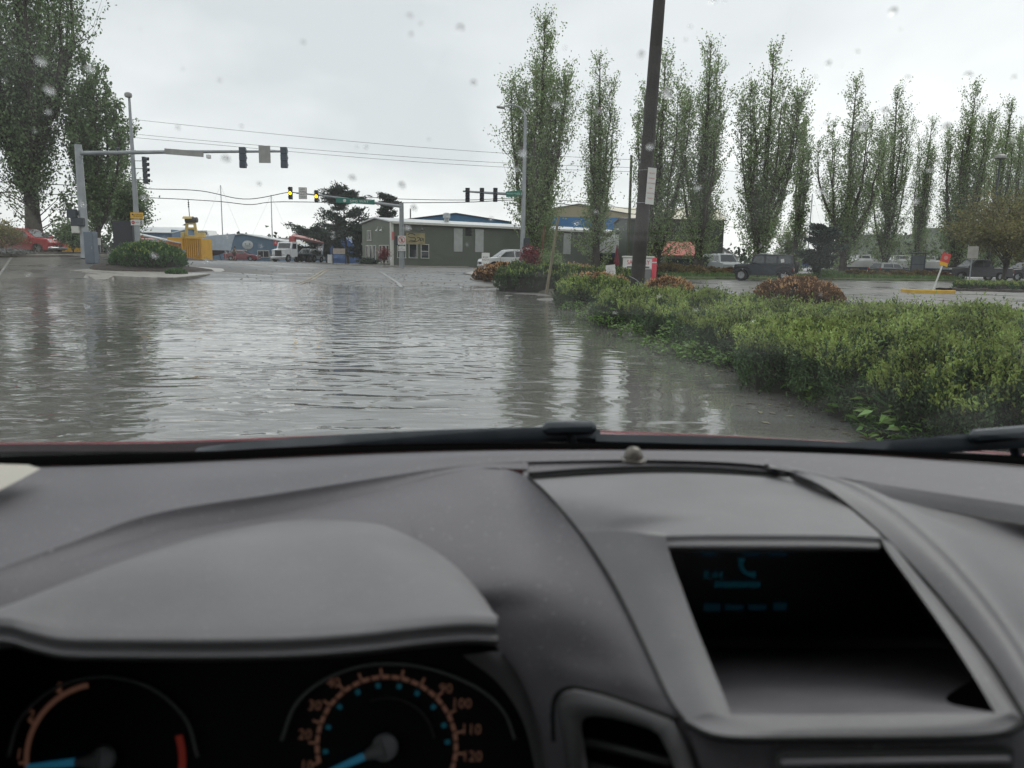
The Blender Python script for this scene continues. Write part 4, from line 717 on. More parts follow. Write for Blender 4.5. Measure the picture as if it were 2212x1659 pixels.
WS_ = [(1255, 664), (1330, 700), (1405, 728), (1478, 752), (1545, 764), (1588, 770), (1632, 778), (1672, 788), (1708, 802), (1748, 818), (1782, 832), (1822, 848), (1856, 862), (1892, 880), (1930, 896), (1968, 912), (1540, 742), (1615, 752), (1700, 772), (1790, 800), (1865, 830), (1235, 668), (1275, 688), (1310, 704), (1350, 722), (1385, 735), (1425, 748), (1462, 760), (1495, 770), (1520, 774), (1560, 782), (1600, 792), (1645, 802), (1690, 818), (1725, 832), (1765, 848), (1800, 865), (1835, 880), (1870, 896), (1905, 912), (1940, 928), (1975, 945), (2010, 955), (2050, 965), (2100, 970), (2150, 960), (2200, 950), (2060, 930), (2130, 925), (2195, 915), (1985, 905), (1720, 800), (1660, 780), (1880, 860), (2010, 900)]
rw = np.random.default_rng(9)
fc_ = []
for k in range(170):
    i_ = int(rw.integers(3, 58)); p = shr[i_]; fc_.append((p.x - abs(rw.normal(0, .55)) - .05, p.y - abs(rw.normal(0, .45)), .006))
for k in range(60): fc_.append((rw.uniform(-9, 1), rw.uniform(5, 24), .006))
fc_ = np.array(fc_); A = rw.uniform(0, 6.28, len(fc_)); Lf2 = rw.uniform(.02, .06, len(fc_)); dA = np.stack([np.cos(A), np.sin(A), np.zeros(len(A))], 1) * Lf2[:, None]; dB = np.stack([-np.sin(A), np.cos(A), np.zeros(len(A))], 1) * (Lf2 * .4)[:, None]
Vf = np.stack([fc_ - dA, fc_ + dB + [0, 0, .004], fc_ + dA, fc_ - dB], 1).reshape(-1, 3); tag(link('floating_leaves', np_mesh('floating_leaves', Vf, np.arange(len(Vf)).reshape(-1, 4)), mat('floating_leaf', (.10, .085, .04), .5, island=.5)), 'small leaves and bits floating on the flood', kind='stuff')
for i, (px, py) in enumerate(WS_):
    p = PZ(px + 8, py, .03); ms = WM[int(rw.integers(0, 4))] if px < 1820 and i % 4 else WMN[i % 2]; t_ = thing('weed', 'bright leafy weed clump on the bank at the edge of the flood', 'weed', (p.x, p.y, .0), rw.uniform(0, 6.28), 'weeds along the flooded bank'); s = rw.uniform(.75, 1.25); t_.scale = (s, s, s)
    
    if i < 21: t_.location.z = rw.uniform(.08, .30); t_.scale = (s * 1.15,) * 3
    link('stem', ms[0], M_yew, t_); tag(link('leaves', ms[1], M_weed, t_), kind='stuff')
# ================================================================== poles, signals, signs, wires
M_galv = mat('galvanised_steel', (.30, .32, .33), .45, metal=.35, var=.15, vscale=2); M_wood = mat('pole_wood', (.036, .032, .029), .85, var=.3, vscale=2.5, bump=.7, bscale=25); M_sigblk = mat('signal_black', (.035, .042, .05), .5, var=.15); M_sigbl = mat('signal_back', (.04, .055, .075), .45, var=.2)
M_alu = mat('sign_back', (.30, .30, .28), .5, metal=.3, var=.12); M_sgreen = mat('street_sign_green', (.01, .17, .12), .5, var=.08); M_syel = mat('sign_yellow', (.75, .42, .02), .5, var=.05); M_swhite = mat('sign_white', (.66, .66, .63), .5, var=.06); M_sblk = mat('sign_black', (.02, .02, .02), .5); M_sred = mat('sign_red', (.55, .05, .04), .5, var=.05); M_wire = mat('wire', (.03, .03, .03), .6)
M_amber = mat('amber_lit', (.5, .25, .0), .4, var=0, emit=((1.0, .56, .0), 3.0)); M_lens = mat('dark_lens', (.02, .02, .02), .2)
def signal(parent, c, n=3, face=-1, lit=None, s=1.0, side=False, mback=None):
    """a signal head; face -1: lenses towards the camera (-y), +1 away; side: lenses face +x"""
    H = .355 * n * s; rot = Matrix.Rotation(R(90 if side else (0 if face < 0 else 180)), 3, 'Z'); c = Vector(c); mb = MB()
    for i in range(n): z = H / 2 - .355 * s * (i + .5); mb.box(c + Vector((0, 0, z)), (.34 * s, .20 * s, .345 * s), rot, .02)
    sg = mb.build('signal_head', mback or M_sigblk, parent, smooth=30)
    for i in range(n):
        z = H / 2 - .355 * s * (i + .5); f = rot @ Vector((0, -.10 * s, 0)); Mx = Matrix.Translation(c + Vector((0, 0, z)) + f) @ rot.to_4x4() @ Matrix.Rotation(R(90), 4, 'X')
        mb = MB(); mb.lathe([(.001, .012), (.12 * s, .010), (.14 * s, .0)], 16, Mx); mb.build('lens', M_amber if lit == i else M_lens, sg, smooth=40)
        mb = MB(); k = 10
        for j in range(k + 1):
            an = math.pi * (-.12 + 1.24 * j / k)
            for d in (0, .22 * s * (1 - .35 * abs(j / k - .5) * 2)): mb.v.append(tuple(Mx @ Vector((.15 * s * math.cos(an), .15 * s * math.sin(an), d))))
        for j in range(k): mb.f.append((2 * j, 2 * j + 1, 2 * j + 3, 2 * j + 2))
        mb.build('visor', mback or M_sigblk, sg, smooth=0)
    return sg
def board(parent, c, w_, h_, m, name='sign_board', rz=0.0, t_=.02, ry=0.0):
    mb = MB(); mb.box(c, (w_, t_, h_), Matrix.Rotation(rz, 3, 'Z') @ Matrix.Rotation(ry, 3, 'Y')); return mb.build(name, m, parent)
# ---- left signal mast (arm over the street, heads seen from behind)
Y = 46.5; x0 = X_at(186, Y); zb = .98; base = Vector((x0, Y, zb - .1)); ms = thing('signal_mast', 'traffic signal mast on the left, its long arm over the flooded street', 'signal mast', base)
lc_ = lambda px, py, y=Y: P(px, py, y) - base
mb = MB(); mb.tube([(0, 0, 0), (0, 0, .3), lc_(163, 312) * Vector((0, 0, 1)).z if False else Vector((0, 0, (lc_(163, 312)).z))], [.30, .26, .20], 14); mb.build('pole', M_galv, ms, smooth=50)
zA = lc_(175, 331).z; xe = lc_(622, 327).x; ze = lc_(622, 327).z
mb = MB(); mb.tube([(0, 0, zA), (xe * .5, 0, (zA + ze) / 2 + .03), (xe, 0, ze)], [.13, .10, .06], 12); mb.build('arm', M_galv, ms, smooth=50)
mb = MB(); mb.box((.12, 0, zA), (.12, .36, .5), bev=.03); mb.build('flange', M_galv, ms, smooth=30)
for px in (526, 615): p = lc_(px, 341); signal(ms, (p.x, -.12, p.z), 3, 1, None, 1.12, mback=M_sigbl)
p = lc_(573, 334); board(ms, (p.x, -.12, p.z), 1.1 * .62, .98, M_alu, 'sign_back')
pa, pb_ = lc_(358, 327), lc_(442, 336); mb = MB(); mb.box(((pa.x + pb_.x) / 2, -.16, (pa.z + pb_.z) / 2 + .02), (pb_.x - pa.x, .05, .32), Matrix.Rotation(.06, 3, 'Y')); mb.build('street_sign', M_alu, ms)
p = lc_(453, 339); mb = MB(); mb.box((p.x, -.15, p.z), (.2, .3, .22), bev=.03); mb.build('camera_box', M_whitep, ms, smooth=30)
p = lc_(254, 316); mb = MB(); mb.lathe([(.04, 0), (.05, .1), (.09, .14), (.09, .24), (.03, .28)], 10, Matrix.Translation((p.x, 0, zA + .1))); mb.build('sensor', M_sigblk, ms, smooth=40)
p = lc_(162, 462); signal(ms, (p.x * 1.0 - .0, -.3, p.z), 1, 1, None, 1.5); p = lc_(172, 480); mb = MB(); mb.box((p.x + .05, -.28, p.z), (.75, .3, .5), bev=.04); mb.build('pedestrian_signal', M_sigblk, ms, smooth=30)
p = lc_(166, 494); mb = MB(); mb.box((p.x + .1, -.25, p.z), (.45, .3, .55), bev=.03); mb.build('control_box', M_trimw, ms, smooth=30)
# ---- lamp mast with sideways five-light signal and yellow turn sign
Y = 48.0; xb = X_at(300, Y); zb = hz(xb, Y); lm = thing('lamp_mast', 'tall lamp mast with side mounted signal and yellow turn sign', 'lamp mast', (xb, Y, zb)); base = Vector((xb, Y, zb))
p = P(282, 207, Y) - base
mb = MB(); mb.tube([(0, 0, 0), (0, 0, 4), (0, 0, p.z - .1)], [.18, .14, .07], 12); mb.build('pole', M_galv, lm, smooth=50)
mb = MB(); mb.lathe([(.02, -.05), (.18, 0), (.22, .1), (.20, .22), (.1, .28), (.01, .29)], 14, Matrix.Translation((0, -.1, p.z - .1))); mb.build('lamp_head', M_alu, lm, smooth=40)
p = P(313, 368, Y) - base; signal(lm, (p.x, 0, p.z), 5, -1, None, .9, side=True)
for k in (-.55, .1, .55): mb = MB(); mb.tube([(0, 0, p.z + k), (p.x, 0, p.z + k)], .02, 6); mb.build('bracket', M_sigblk, lm)
p = P(299, 466, Y) - base; b1_ = board(lm, (p.x, -.2, p.z), .78, .36, M_syel); text('TURNING\nVEHICLES', .10, M_sblk, b1_, TM(p.x + .13, -.213, p.z), ext=.001)
mb = MB(); mb.tube([(p.x - .16, -.215, p.z - .08), (p.x - .16, -.215, p.z + .06), (p.x - .24, -.215, p.z + .06)], .018, 6); mb.add([(p.x - .32, -.222, p.z + .06), (p.x - .23, -.222, p.z + .12), (p.x - .23, -.222, p.z)], [(0, 1, 2)]); mb.build('arrow', M_sblk, b1_)
p = P(300, 481, Y) - base; b2_ = board(lm, (p.x, -.2, p.z), .78, .34, M_swhite); mb = MB(); mb.lathe([(.001, .0), (.115, .0), (.115, -.012)], 8, Matrix.Translation((p.x - .25, -.213, p.z)) @ Matrix.Rotation(R(90), 4, 'X') @ Matrix.Rotation(R(22.5), 4, 'Z')); mb.build('stop_symbol', M_sred, b2_); text('STOP', .07, M_swhite, b2_, TM(p.x - .25, -.23, p.z), ext=.001); text('FOR', .11, M_sblk, b2_, TM(p.x, -.213, p.z), ext=.001)
mb = MB(); xx, zz = p.x + .24, p.z
mb.lathe([(.001, 0), (.03, 0), (.03, -.004)], 10, Matrix.Translation((xx, -.213, zz + .12)) @ Matrix.Rotation(R(90), 4, 'X'))
for pt in ([(0, .09), (0, -.02)], [(0, -.02), (-.05, -.14)], [(0, -.02), (.06, -.14)], [(0, .07), (-.06, .0)], [(0, .07), (.06, .02)]): mb.tube([(xx + a, -.215, zz + b) for a, b in pt], .016, 5)
mb.build('pedestrian_symbol', M_sblk, b2_)
# ---- far mast: lit amber signals
Y = 70.0; xb = X_at(868, Y); zb = hz(xb, Y); fm = thing('signal_mast', 'far signal mast with two lit amber lights and a street name sign', 'signal mast', (xb, Y, zb)); base = Vector((xb, Y, zb)); lf = lambda px, py, y=Y: P(px, py, y) - base
mb = MB(); mb.tube([(0, 0, 0), (0, 0, lf(868, 439).z)], [.24, .19], 14); mb.build('pole', M_galv, fm, smooth=50)
armp = cr_spline([lf(868, 446), lf(800, 437), lf(730, 427), lf(680, 421), lf(626, 415)], 14); armp = [Vector((p.x, -.05, p.z)) for p in armp]
mb = MB(); mb.tube(armp, [.15 - .008 * i for i in range(14)], 10); mb.build('arm', M_galv, fm, smooth=50)
for px, py in ((630, 418), (686, 425)): p = lf(px, py); signal(fm, (p.x, -.35, p.z), 3, -1, 1, 1.02)
p = lf(656, 418); lb_ = board(fm, (p.x, -.3, p.z), .66, .95, M_swhite); board(fm, (p.x, -.288, p.z), .72, 1.01, M_sblk, 'sign_border')
for i, s in enumerate(('LEFT', 'TURN', 'MUST', 'YIELD')): text(s, .20, M_sblk, lb_, TM(p.x, -.313, p.z + .33 - i * .22), ext=.001)
p = lf(769, 435); nb_ = board(fm, (p.x, -.3, p.z), 1.9 * 1.8, .44, M_sgreen, 'street_sign', 0, .03, .04); text('SIMS WAY', .32, M_swhite, nb_, TM(p.x + .35, -.32, p.z - .02), ext=.001, sx=1.15)
mb = MB(); mb.lathe([(.001, 0), (.14, 0), (.14, -.01)], 14, Matrix.Translation((p.x - .95, -.318, p.z + .03)) @ Matrix.Rotation(R(90), 4, 'X')); mb.build('route_shield', M_swhite, nb_)
p = lf(869, 519); nw = board(fm, (p.x, -.3, p.z), .72, .78, M_swhite); mb = MB(); mb.tube([(p.x + .28 * math.cos(a * .3307), -.32, p.z + .03 + .28 * math.sin(a * .3307)) for a in range(20)], .025, 6); mb.tube([(p.x - .2, -.325, p.z + .23), (p.x + .2, -.325, p.z - .17)], .025, 6); mb.build('prohibition_ring', M_sred, nw)
mb = MB(); xx, zz = p.x, p.z + .03
for pt in ([(0, .12), (0, -.02)], [(0, -.02), (-.06, -.18)], [(0, -.02), (.07, -.18)], [(0, .1), (-.08, .02)], [(0, .1), (.08, .03)], [(0, .17), (0, .19)]): mb.tube([(xx + a, -.315, zz + b) for a, b in pt], .025, 5)
mb.build('pedestrian_symbol', M_sblk, nw)
p = lf(869, 537); k_ = board(fm, (p.x, -.3, p.z), .62, .42, M_swhite); text('USE\nCROSSWALK', .10, M_sblk, k_, TM(p.x, -.313, p.z), ext=.001)
p = lf(858, 520); mb = MB(); mb.box((p.x, -.1, p.z), (.3, .3, .8), bev=.03); mb.build('pedestrian_signal', M_sigblk, fm, smooth=30)
# ---- right mast with curved lamp arm
Y = 56.0; xb = X_at(1128, Y); zb = hz(xb, Y); rm = thing('signal_mast', 'signal mast with curved street lamp in front of the tallest poplar', 'signal mast', (xb, Y, zb)); base = Vector((xb, Y, zb)); lr = lambda px, py, y=Y: P(px, py, y) - base
pt_ = lr(1137, 262)
mb = MB(); mb.tube([(0, 0, 0), (.02, 0, 3), (.05, 0, pt_.z)] + [lr(1133, 243), lr(1122, 231), lr(1106, 226), lr(1088, 230)], [.2, .17, .11, .075, .065, .055, .05], 12); mb.build('pole', M_galv, rm, smooth=50)
p = lr(1082, 232); mb = MB(); mb.box((p.x, 0, p.z), (.62, .3, .16), Matrix.Rotation(.1, 3, 'Y'), .07); mb.build('lamp_head', M_alu, rm, smooth=40)
mb = MB(); mb.tube([Vector((0, 0, lr(1130, 421).z)), lr(1060, 417), lr(1000, 413)], [.12, .09, .06], 10); mb.build('arm', M_galv, rm, smooth=50)
for px in (1010, 1041, 1070): p = lr(px, 421); signal(rm, (p.x, 0, p.z), 3, -1, None, .92, mback=M_sigbl).rotation_euler = (0, 0, 0)
p = lr(1109, 419); hb = board(rm, (p.x, -.2, p.z), 1.05, .40, M_sgreen, 'street_sign', -.0, .03, -.1); text('HAINES PLACE', .15, M_swhite, hb, TM(p.x, -.22, p.z), ext=.001)
p = lr(1141, 524); mb = MB(); mb.box((.32, -.1, p.z), (.42, .4, .62), bev=.03); mb.build('pedestrian_signal', M_sigblk, rm, smooth=30)
p = lr(1145, 544); board(rm, (.42, -.1, p.z), .5, .72, M_swhite)
# ---- small signs
def post_sign(name, label, px, py_b, Y, top, w_, h_, m, cat='sign', zb=None, rpost=.035, mpost=None, ry=0.0, words=None, wc=None, ws=.1):
    x = X_at(px, Y); z = hz(x, Y) if zb is None else zb; zt_ = P(px, top, Y).z - z; t_ = thing(name, label, cat, (x, Y, z), 0); t_.rotation_euler = (0, ry, 0)
    mb = MB(); mb.tube([(0, 0, -.1), (0, 0, zt_)], rpost, 8); mb.build('post', mpost or M_galv, t_, smooth=50); b_ = board(t_, (0, -rpost - .012, zt_ - h_ / 2), w_, h_, m)
    if words: text(words, ws, wc, b_, TM(0, -rpost - .024, zt_ - h_ / 2), ext=.001)
    return t_, b_
post_sign('sign_post', 'small white keep right sign by the nose of the white SUV', 1049, 575, 50, 546, .5, .75, M_swhite, words='KEEP\nRIGHT', wc=M_sblk, ws=.16)
post_sign('notice', 'small white notice board on a stake behind the hedge', 1325, 590, 33, 572, .40, .50, M_swhite, rpost=.02, ry=-.12, words='NO\nPARKING', wc=M_sred, ws=.07)
post_sign('sign_post', 'pale square sign on a post above the grey pickup', 2099, 600, 62, 532, .85, .95, mat('sign_beige', (.42, .40, .36), .6), rpost=.05)
ts, tbd = post_sign('sign_post', 'leaning stop sign post on the yellow kerbed island', 2022, 632, 38, 544, .42, .62, M_sred, rpost=.04, ry=.26, mpost=M_swhite)
ztt = P(2022, 544, 38).z - ts.location.z; board(ts, (0, -.06, ztt - .53), .42, .17, M_syel, 'lower_plate'); mb = MB(); mb.lathe([(.001, 0), (.10, 0), (.10, -.01)], 10, Matrix.Translation((0, -.07, ztt - .22)) @ Matrix.Rotation(R(90), 4, 'X')); mb.build('emblem', mat('emblem_pink', (.6, .25, .22), .5), tbd)
x = X_at(1379, 45); z = hz(x, 45); st = thing('store_sign', 'low white store sign with red SAFEWAY letters behind the pole', 'sign', (x, 45, z)); zt_, zl = P(1379, 557, 45).z - z, P(1379, 582, 45).z - z; wS = X_at(1411, 45) - X_at(1347, 45)
mb = MB(); mb.box((0, .15, (zt_ + zl) / 2), (wS, .3, zt_ - zl), bev=.03); mb.build('sign_box', M_swhite, st, smooth=30); mb = MB(); mb.box((0, .15, zl / 2), (wS * .9, .24, abs(zl) + .02)); mb.build('plinth', M_grey, st)
mb = MB(); mb.box((0, .15, zt_ + .05), (wS + .12, .42, .1), bev=.02); mb.build('cap', M_trimw, st)
fc = board(st, (0, -.005, (zt_ + zl) / 2), wS * .86, (zt_ - zl) * .8, mat('sign_face', (.74, .74, .72), .4), 'sign_face'); text('SAFEWAY', (zt_ - zl) * .56, M_sred, fc, TM(0, -.025, (zt_ + zl) / 2 + .06), ext=.004, sx=.82)
mb = MB(); mb.box((0, -.02, zl + (zt_ - zl) * .20), (wS * .76, .02, (zt_ - zl) * .13)); mb.build('text_strip', mat('sign_grey', (.10, .10, .09), .5), fc)
x = X_at(1414, 42); bo = thing('bollard', 'tall red post beside the store sign', 'bollard', (x, 42, hz(x, 42))); zt_ = P(1414, 556, 42).z - hz(x, 42); mb = MB(); mb.lathe([(.13, 0), (.13, zt_ - .08), (.10, zt_ - .02), (.02, zt_)], 14); mb.build('post', mat('bollard_red', (.60, .05, .08), .5, var=.1), bo, smooth=40); mb = MB(); mb.lathe([(.134, zt_ - .30), (.134, zt_ - .24)], 14, cap=False); mb.build('band', M_swhite, bo)
# yellow kerb of the far island
strip('kerb', cr_spline([Vector((X_at(px, Yk), Yk, hz(X_at(px, Yk), Yk) + .15)) for px, Yk in [(1952, 36.2), (1975, 35.4), (2020, 35.0), (2072, 34.8)]], 12), .18, .15, mat('kerb_yellow', (.62, .38, .04), .5, var=.2, vscale=4), 'yellow painted kerb of the far car park island')
# ---- wooden poles
def pole(label, px, Y, pyt, r0, lean=0.0, m=None, pxt=None, name='utility_pole', arms=False):
    x = X_at(px, Y); z = hz(x, Y); t_ = thing(name, label, 'pole', (x, Y, z - .1)); tp = P(pxt if pxt is not None else px, pyt, Y) - Vector((x, Y, z - .1)); mb = MB(); mb.tube([Vector((0, 0, 0)), tp * .5, tp], [r0, r0 * .9, r0 * .78], 14); mb.build('shaft', m or M_wood, t_, smooth=50); return t_, tp
bp_, tp = pole('big dark leaning utility pole with parking notice, behind the near hedge', 1376, 18, -60, .165, pxt=1429)
pc = P(1406, 402, 17.8) - bp_.location; b_ = board(bp_, pc, .155 * 1.3, .80, M_swhite, 'notice_board', .25, .015, .045); 
for i, s in enumerate(('PRIVATE', 'PARKING', 'CUSTOMERS', 'ONLY', 'VIOLATORS', 'TOWED')): text(s, .036, M_sred, b_, Matrix.Translation(pc) @ Matrix.Rotation(.25, 4, 'Z') @ Matrix.Rotation(.045, 4, 'Y') @ TM(0, -.011, .28 - i * .11), ext=.0005)
for k in (.36, -.36):
    zc = pc.z + k; cc = tp * (zc / tp.z); mb = MB(); mb.tube([(cc.x + .158 * math.cos(a * .3307), cc.y + .158 * math.sin(a * .3307), zc) for a in range(20)], .006, 5); mb.build('strap', M_galv, bp_)
mb = MB(); mb.tube(cr_spline([Vector((-.20, -.17, 1.05)), Vector((.02, -.25, .92)), Vector((.16, -.3, .65)), Vector((.2, -.35, .4))], 10), .007, 5); mb.build('guard_wire', M_galv, bp_)
pole('mossy wooden pole behind the slim poplar and leaning pole', 1357, 75, 335, .15, m=mat('mossy_wood', (.09, .10, .06), .9, var=.3, vscale=2), pxt=1364)
pole('reddish wooden pole in front of the tallest poplar trunk', 1167, 57, 487, .10, m=mat('red_wood', (.16, .085, .06), .9, var=.2), pxt=1176)
pole('leaning pale wooden post standing at the water edge', 1181, 28.5, 466, .058, m=mat('pale_wood', (.20, .175, .115), .8, var=.25, vscale=3, bump=.5, bscale=20), pxt=1207, name='wooden_post')
x = X_at(2136, 74); cl = thing('car_park_lamp', 'shoebox car park lamp on a tall pole among the right poplars', 'lamp', (x, 74, hz(x, 74))); zt_ = P(2138, 343, 74).z; mb = MB(); mb.tube([(0, 0, 0), (0, 0, zt_)], [.1, .08], 10); mb.build('pole', M_sigblk, cl, smooth=50); mb = MB(); mb.lathe([(.3, -.1), (.52, -.02), (.5, .18), (.3, .32), (.02, .36)], 16, Matrix.Translation((0, 0, zt_))); mb.build('lamp_head', M_alu, cl, smooth=40)
x = X_at(1984, 72); nbd = thing('notice_board', 'dark framed notice board standing among the far shrubs', 'notice board', (x, 72, hz(x, 72))); zt_ = P(1984, 548, 72).z - hz(x, 72)
for s in (-1, 1): mb = MB(); mb.tube([(s * .62, 0, 0), (s * .62, 0, zt_)], .06, 8); mb.build('post', M_sigblk, nbd)
board(nbd, (0, 0, zt_ * .58), 1.2, zt_ * .7, mat('board_grey', (.12, .14, .15), .4), 'panel'); mb = MB(); mb.box((0, 0, zt_ + .05), (1.5, .4, .12), bev=.04); mb.build('cap', M_sigblk, nbd); board(nbd, (0, -.03, zt_ * .58), 1.2, .05, M_sigblk, 'cross_bar')
# utility cabinet, dark box by the bush, yellow bin
x = X_at(199, 44.5); c_ = thing('utility_cabinet', 'slim blue grey utility cabinet beside the signal mast', 'cabinet', (x, 44.5, hz(x, 44.5))); h_ = P(199, 501, 44.5).z - hz(x, 44.5); mb = MB(); mb.box((0, 0, h_ / 2), (.56, .5, h_), bev=.02); mb.build('body', mat('cabinet_blue', (.12, .15, .185), .5, var=.1), c_); mb = MB(); mb.box((0, -.26, h_ / 2), (.48, .02, h_ * .86)); mb.build('door', _M['cabinet_blue'], c_); mb = MB(); mb.box((.18, -.28, h_ * .5), (.03, .03, .16)); mb.build('handle', M_galv, c_)
x = X_at(274, 50); c_ = thing('control_cabinet', 'tall black cabinet behind the round green bush', 'cabinet', (x, 50, hz(x, 50))); h_ = P(274, 478, 50).z - hz(x, 50); mb = MB(); mb.box((0, 0, h_ / 2), (1.25, .7, h_), bev=.02); mb.build('body', mat('cabinet_black', (.018, .02, .028), .5, var=.1), c_); mb = MB(); mb.box((0, -.36, h_ / 2), (1.1, .02, h_ * .9)); mb.build('door', _M['cabinet_black'], c_)
x = X_at(160, 56); c_ = thing('skip', 'yellow ribbed skip glimpsed beside the signal mast', 'skip', (x, 56, hz(x, 56))); mb = MB(); mb.prism([(-1.0, 0, 0), (1.1, 0, 0), (1.1, 0, .85), (-.5, 0, .85), (-.9, 0, .4)], (0, 1.2, 0)); mb.build('body', mat('skip_yellow', (.60, .36, .03), .5, var=.1), c_)
for i in range(6): mb = MB(); mb.box((-.5 + i * .3, -.03, .42), (.08, .05, .8)); mb.build('rib', _M['skip_yellow'], c_)
# ---- wires
def wire(label, pts, r_): mb = MB(); mb.tube(cr_spline([P(a, b, y) for a, b, y in pts], 40), r_, 5); tag(mb.build('wire', M_wire, smooth=0), label, 'wire', 'overhead wires across the street')
wire('highest thin overhead wire crossing the grey sky', [(60, 232, 84), (400, 270, 80), (800, 309, 78), (1090, 331, 76), (1364, 345, 75)], .017)
wire('second overhead wire below the highest one', [(60, 266, 84), (400, 300, 80), (800, 333, 78), (1090, 352, 76), (1364, 362, 75)], .017)
wire('third overhead wire close below the second', [(60, 276, 84), (400, 307, 80), (800, 342, 78), (1090, 361, 76), (1364, 371, 75)], .017)
wire('thick sagging cable ending at the lit signals', [(-20, 392, 70), (300, 407, 70), (430, 412, 70), (530, 430, 70), (625, 415, 70)], .035)
wire('thick lowest cable running past the lit signals', [(-20, 415, 72), (320, 427, 72), (470, 435, 72), (540, 442, 72), (600, 436, 72), (780, 438, 72), (1000, 437, 72), (1130, 432, 72), (1250, 445, 74), (1364, 462, 75), (1500, 478, 80)], .035)
wire('thick cable running right from the far signal arm', [(640, 418, 69.9), (760, 424, 70), (870, 430, 70), (1010, 432, 70), (1130, 428, 72), (1250, 436, 74), (1364, 452, 75), (1500, 470, 80)], .028)
wire('right hand wire behind the poplars', [(1364, 345, 75), (1600, 372, 90), (1800, 395, 100), (2212, 420, 110)], .018)
wire('lower right hand wire behind the poplars', [(1500, 485, 90), (1700, 498, 95), (1900, 510, 100)], .02)
# ================================================================== vehicles, boats, yard things, person
M_tyre = mat('tyre', (.018, .018, .018), .8, var=.2); M_rim = mat('alloy', (.42, .43, .44), .35, metal=.6, var=.1); M_vglass = mat('vehicle_glass', (.03, .036, .04), .05, spec=.8, var=.1); M_lamp = mat('head_lamp', (.62, .64, .66), .12, var=.1); M_tail = mat('tail_lamp', (.35, .02, .02), .2); M_plas = mat('dark_plastic', (.025, .026, .028), .6, var=.1); M_chr = mat('chrome', (.55, .56, .57), .15, metal=.8)
def paint(name, c, r_=.25): return mat(name, c, r_, var=.05, coat=.5 if max(c) > .1 else .12, spec=.5 if max(c) > .1 else .35)
_WH = {}
def wheel_mesh(r_, w_):
    k = (r_, w_)
    if k in _WH: return _WH[k]
    Mx = Matrix.Rotation(R(90), 4, 'X'); t_ = MB(); t_.lathe([(r_ * .66, -w_ / 2), (r_ * .9, -w_ / 2), (r_, -w_ * .36), (r_, w_ * .36), (r_ * .9, w_ / 2), (r_ * .66, w_ / 2), (r_ * .62, w_ * .3), (r_ * .62, -w_ * .3)], 24, Mx, cap=False)
    n = len(t_.f); b_ = MB(); b_.lathe([(.001, -w_ * .28), (r_ * .16, -w_ * .30), (r_ * .18, -w_ * .22), (r_ * .56, -w_ * .20), (r_ * .62, -w_ * .42), (r_ * .67, -w_ * .46), (r_ * .67, w_ * .4)], 24, Mx, cap=False)
    s_ = MB()
    for i in range(5):
        a = i * 2 * math.pi / 5; d = Vector((math.cos(a), 0, math.sin(a))); s_.box(d * r_ * .38 + Vector((0, -w_ * .34, 0)), (r_ * .5, w_ * .16, r_ * .15), Matrix.Rotation(-a, 3, 'Y'), .01)
    b2 = MB(); b2.add(b_.v, b_.f); b2.add(s_.v, s_.f); _WH[k] = (t_.mesh('wheel', smooth=40), b2.mesh('rim', smooth=40)); return _WH[k]
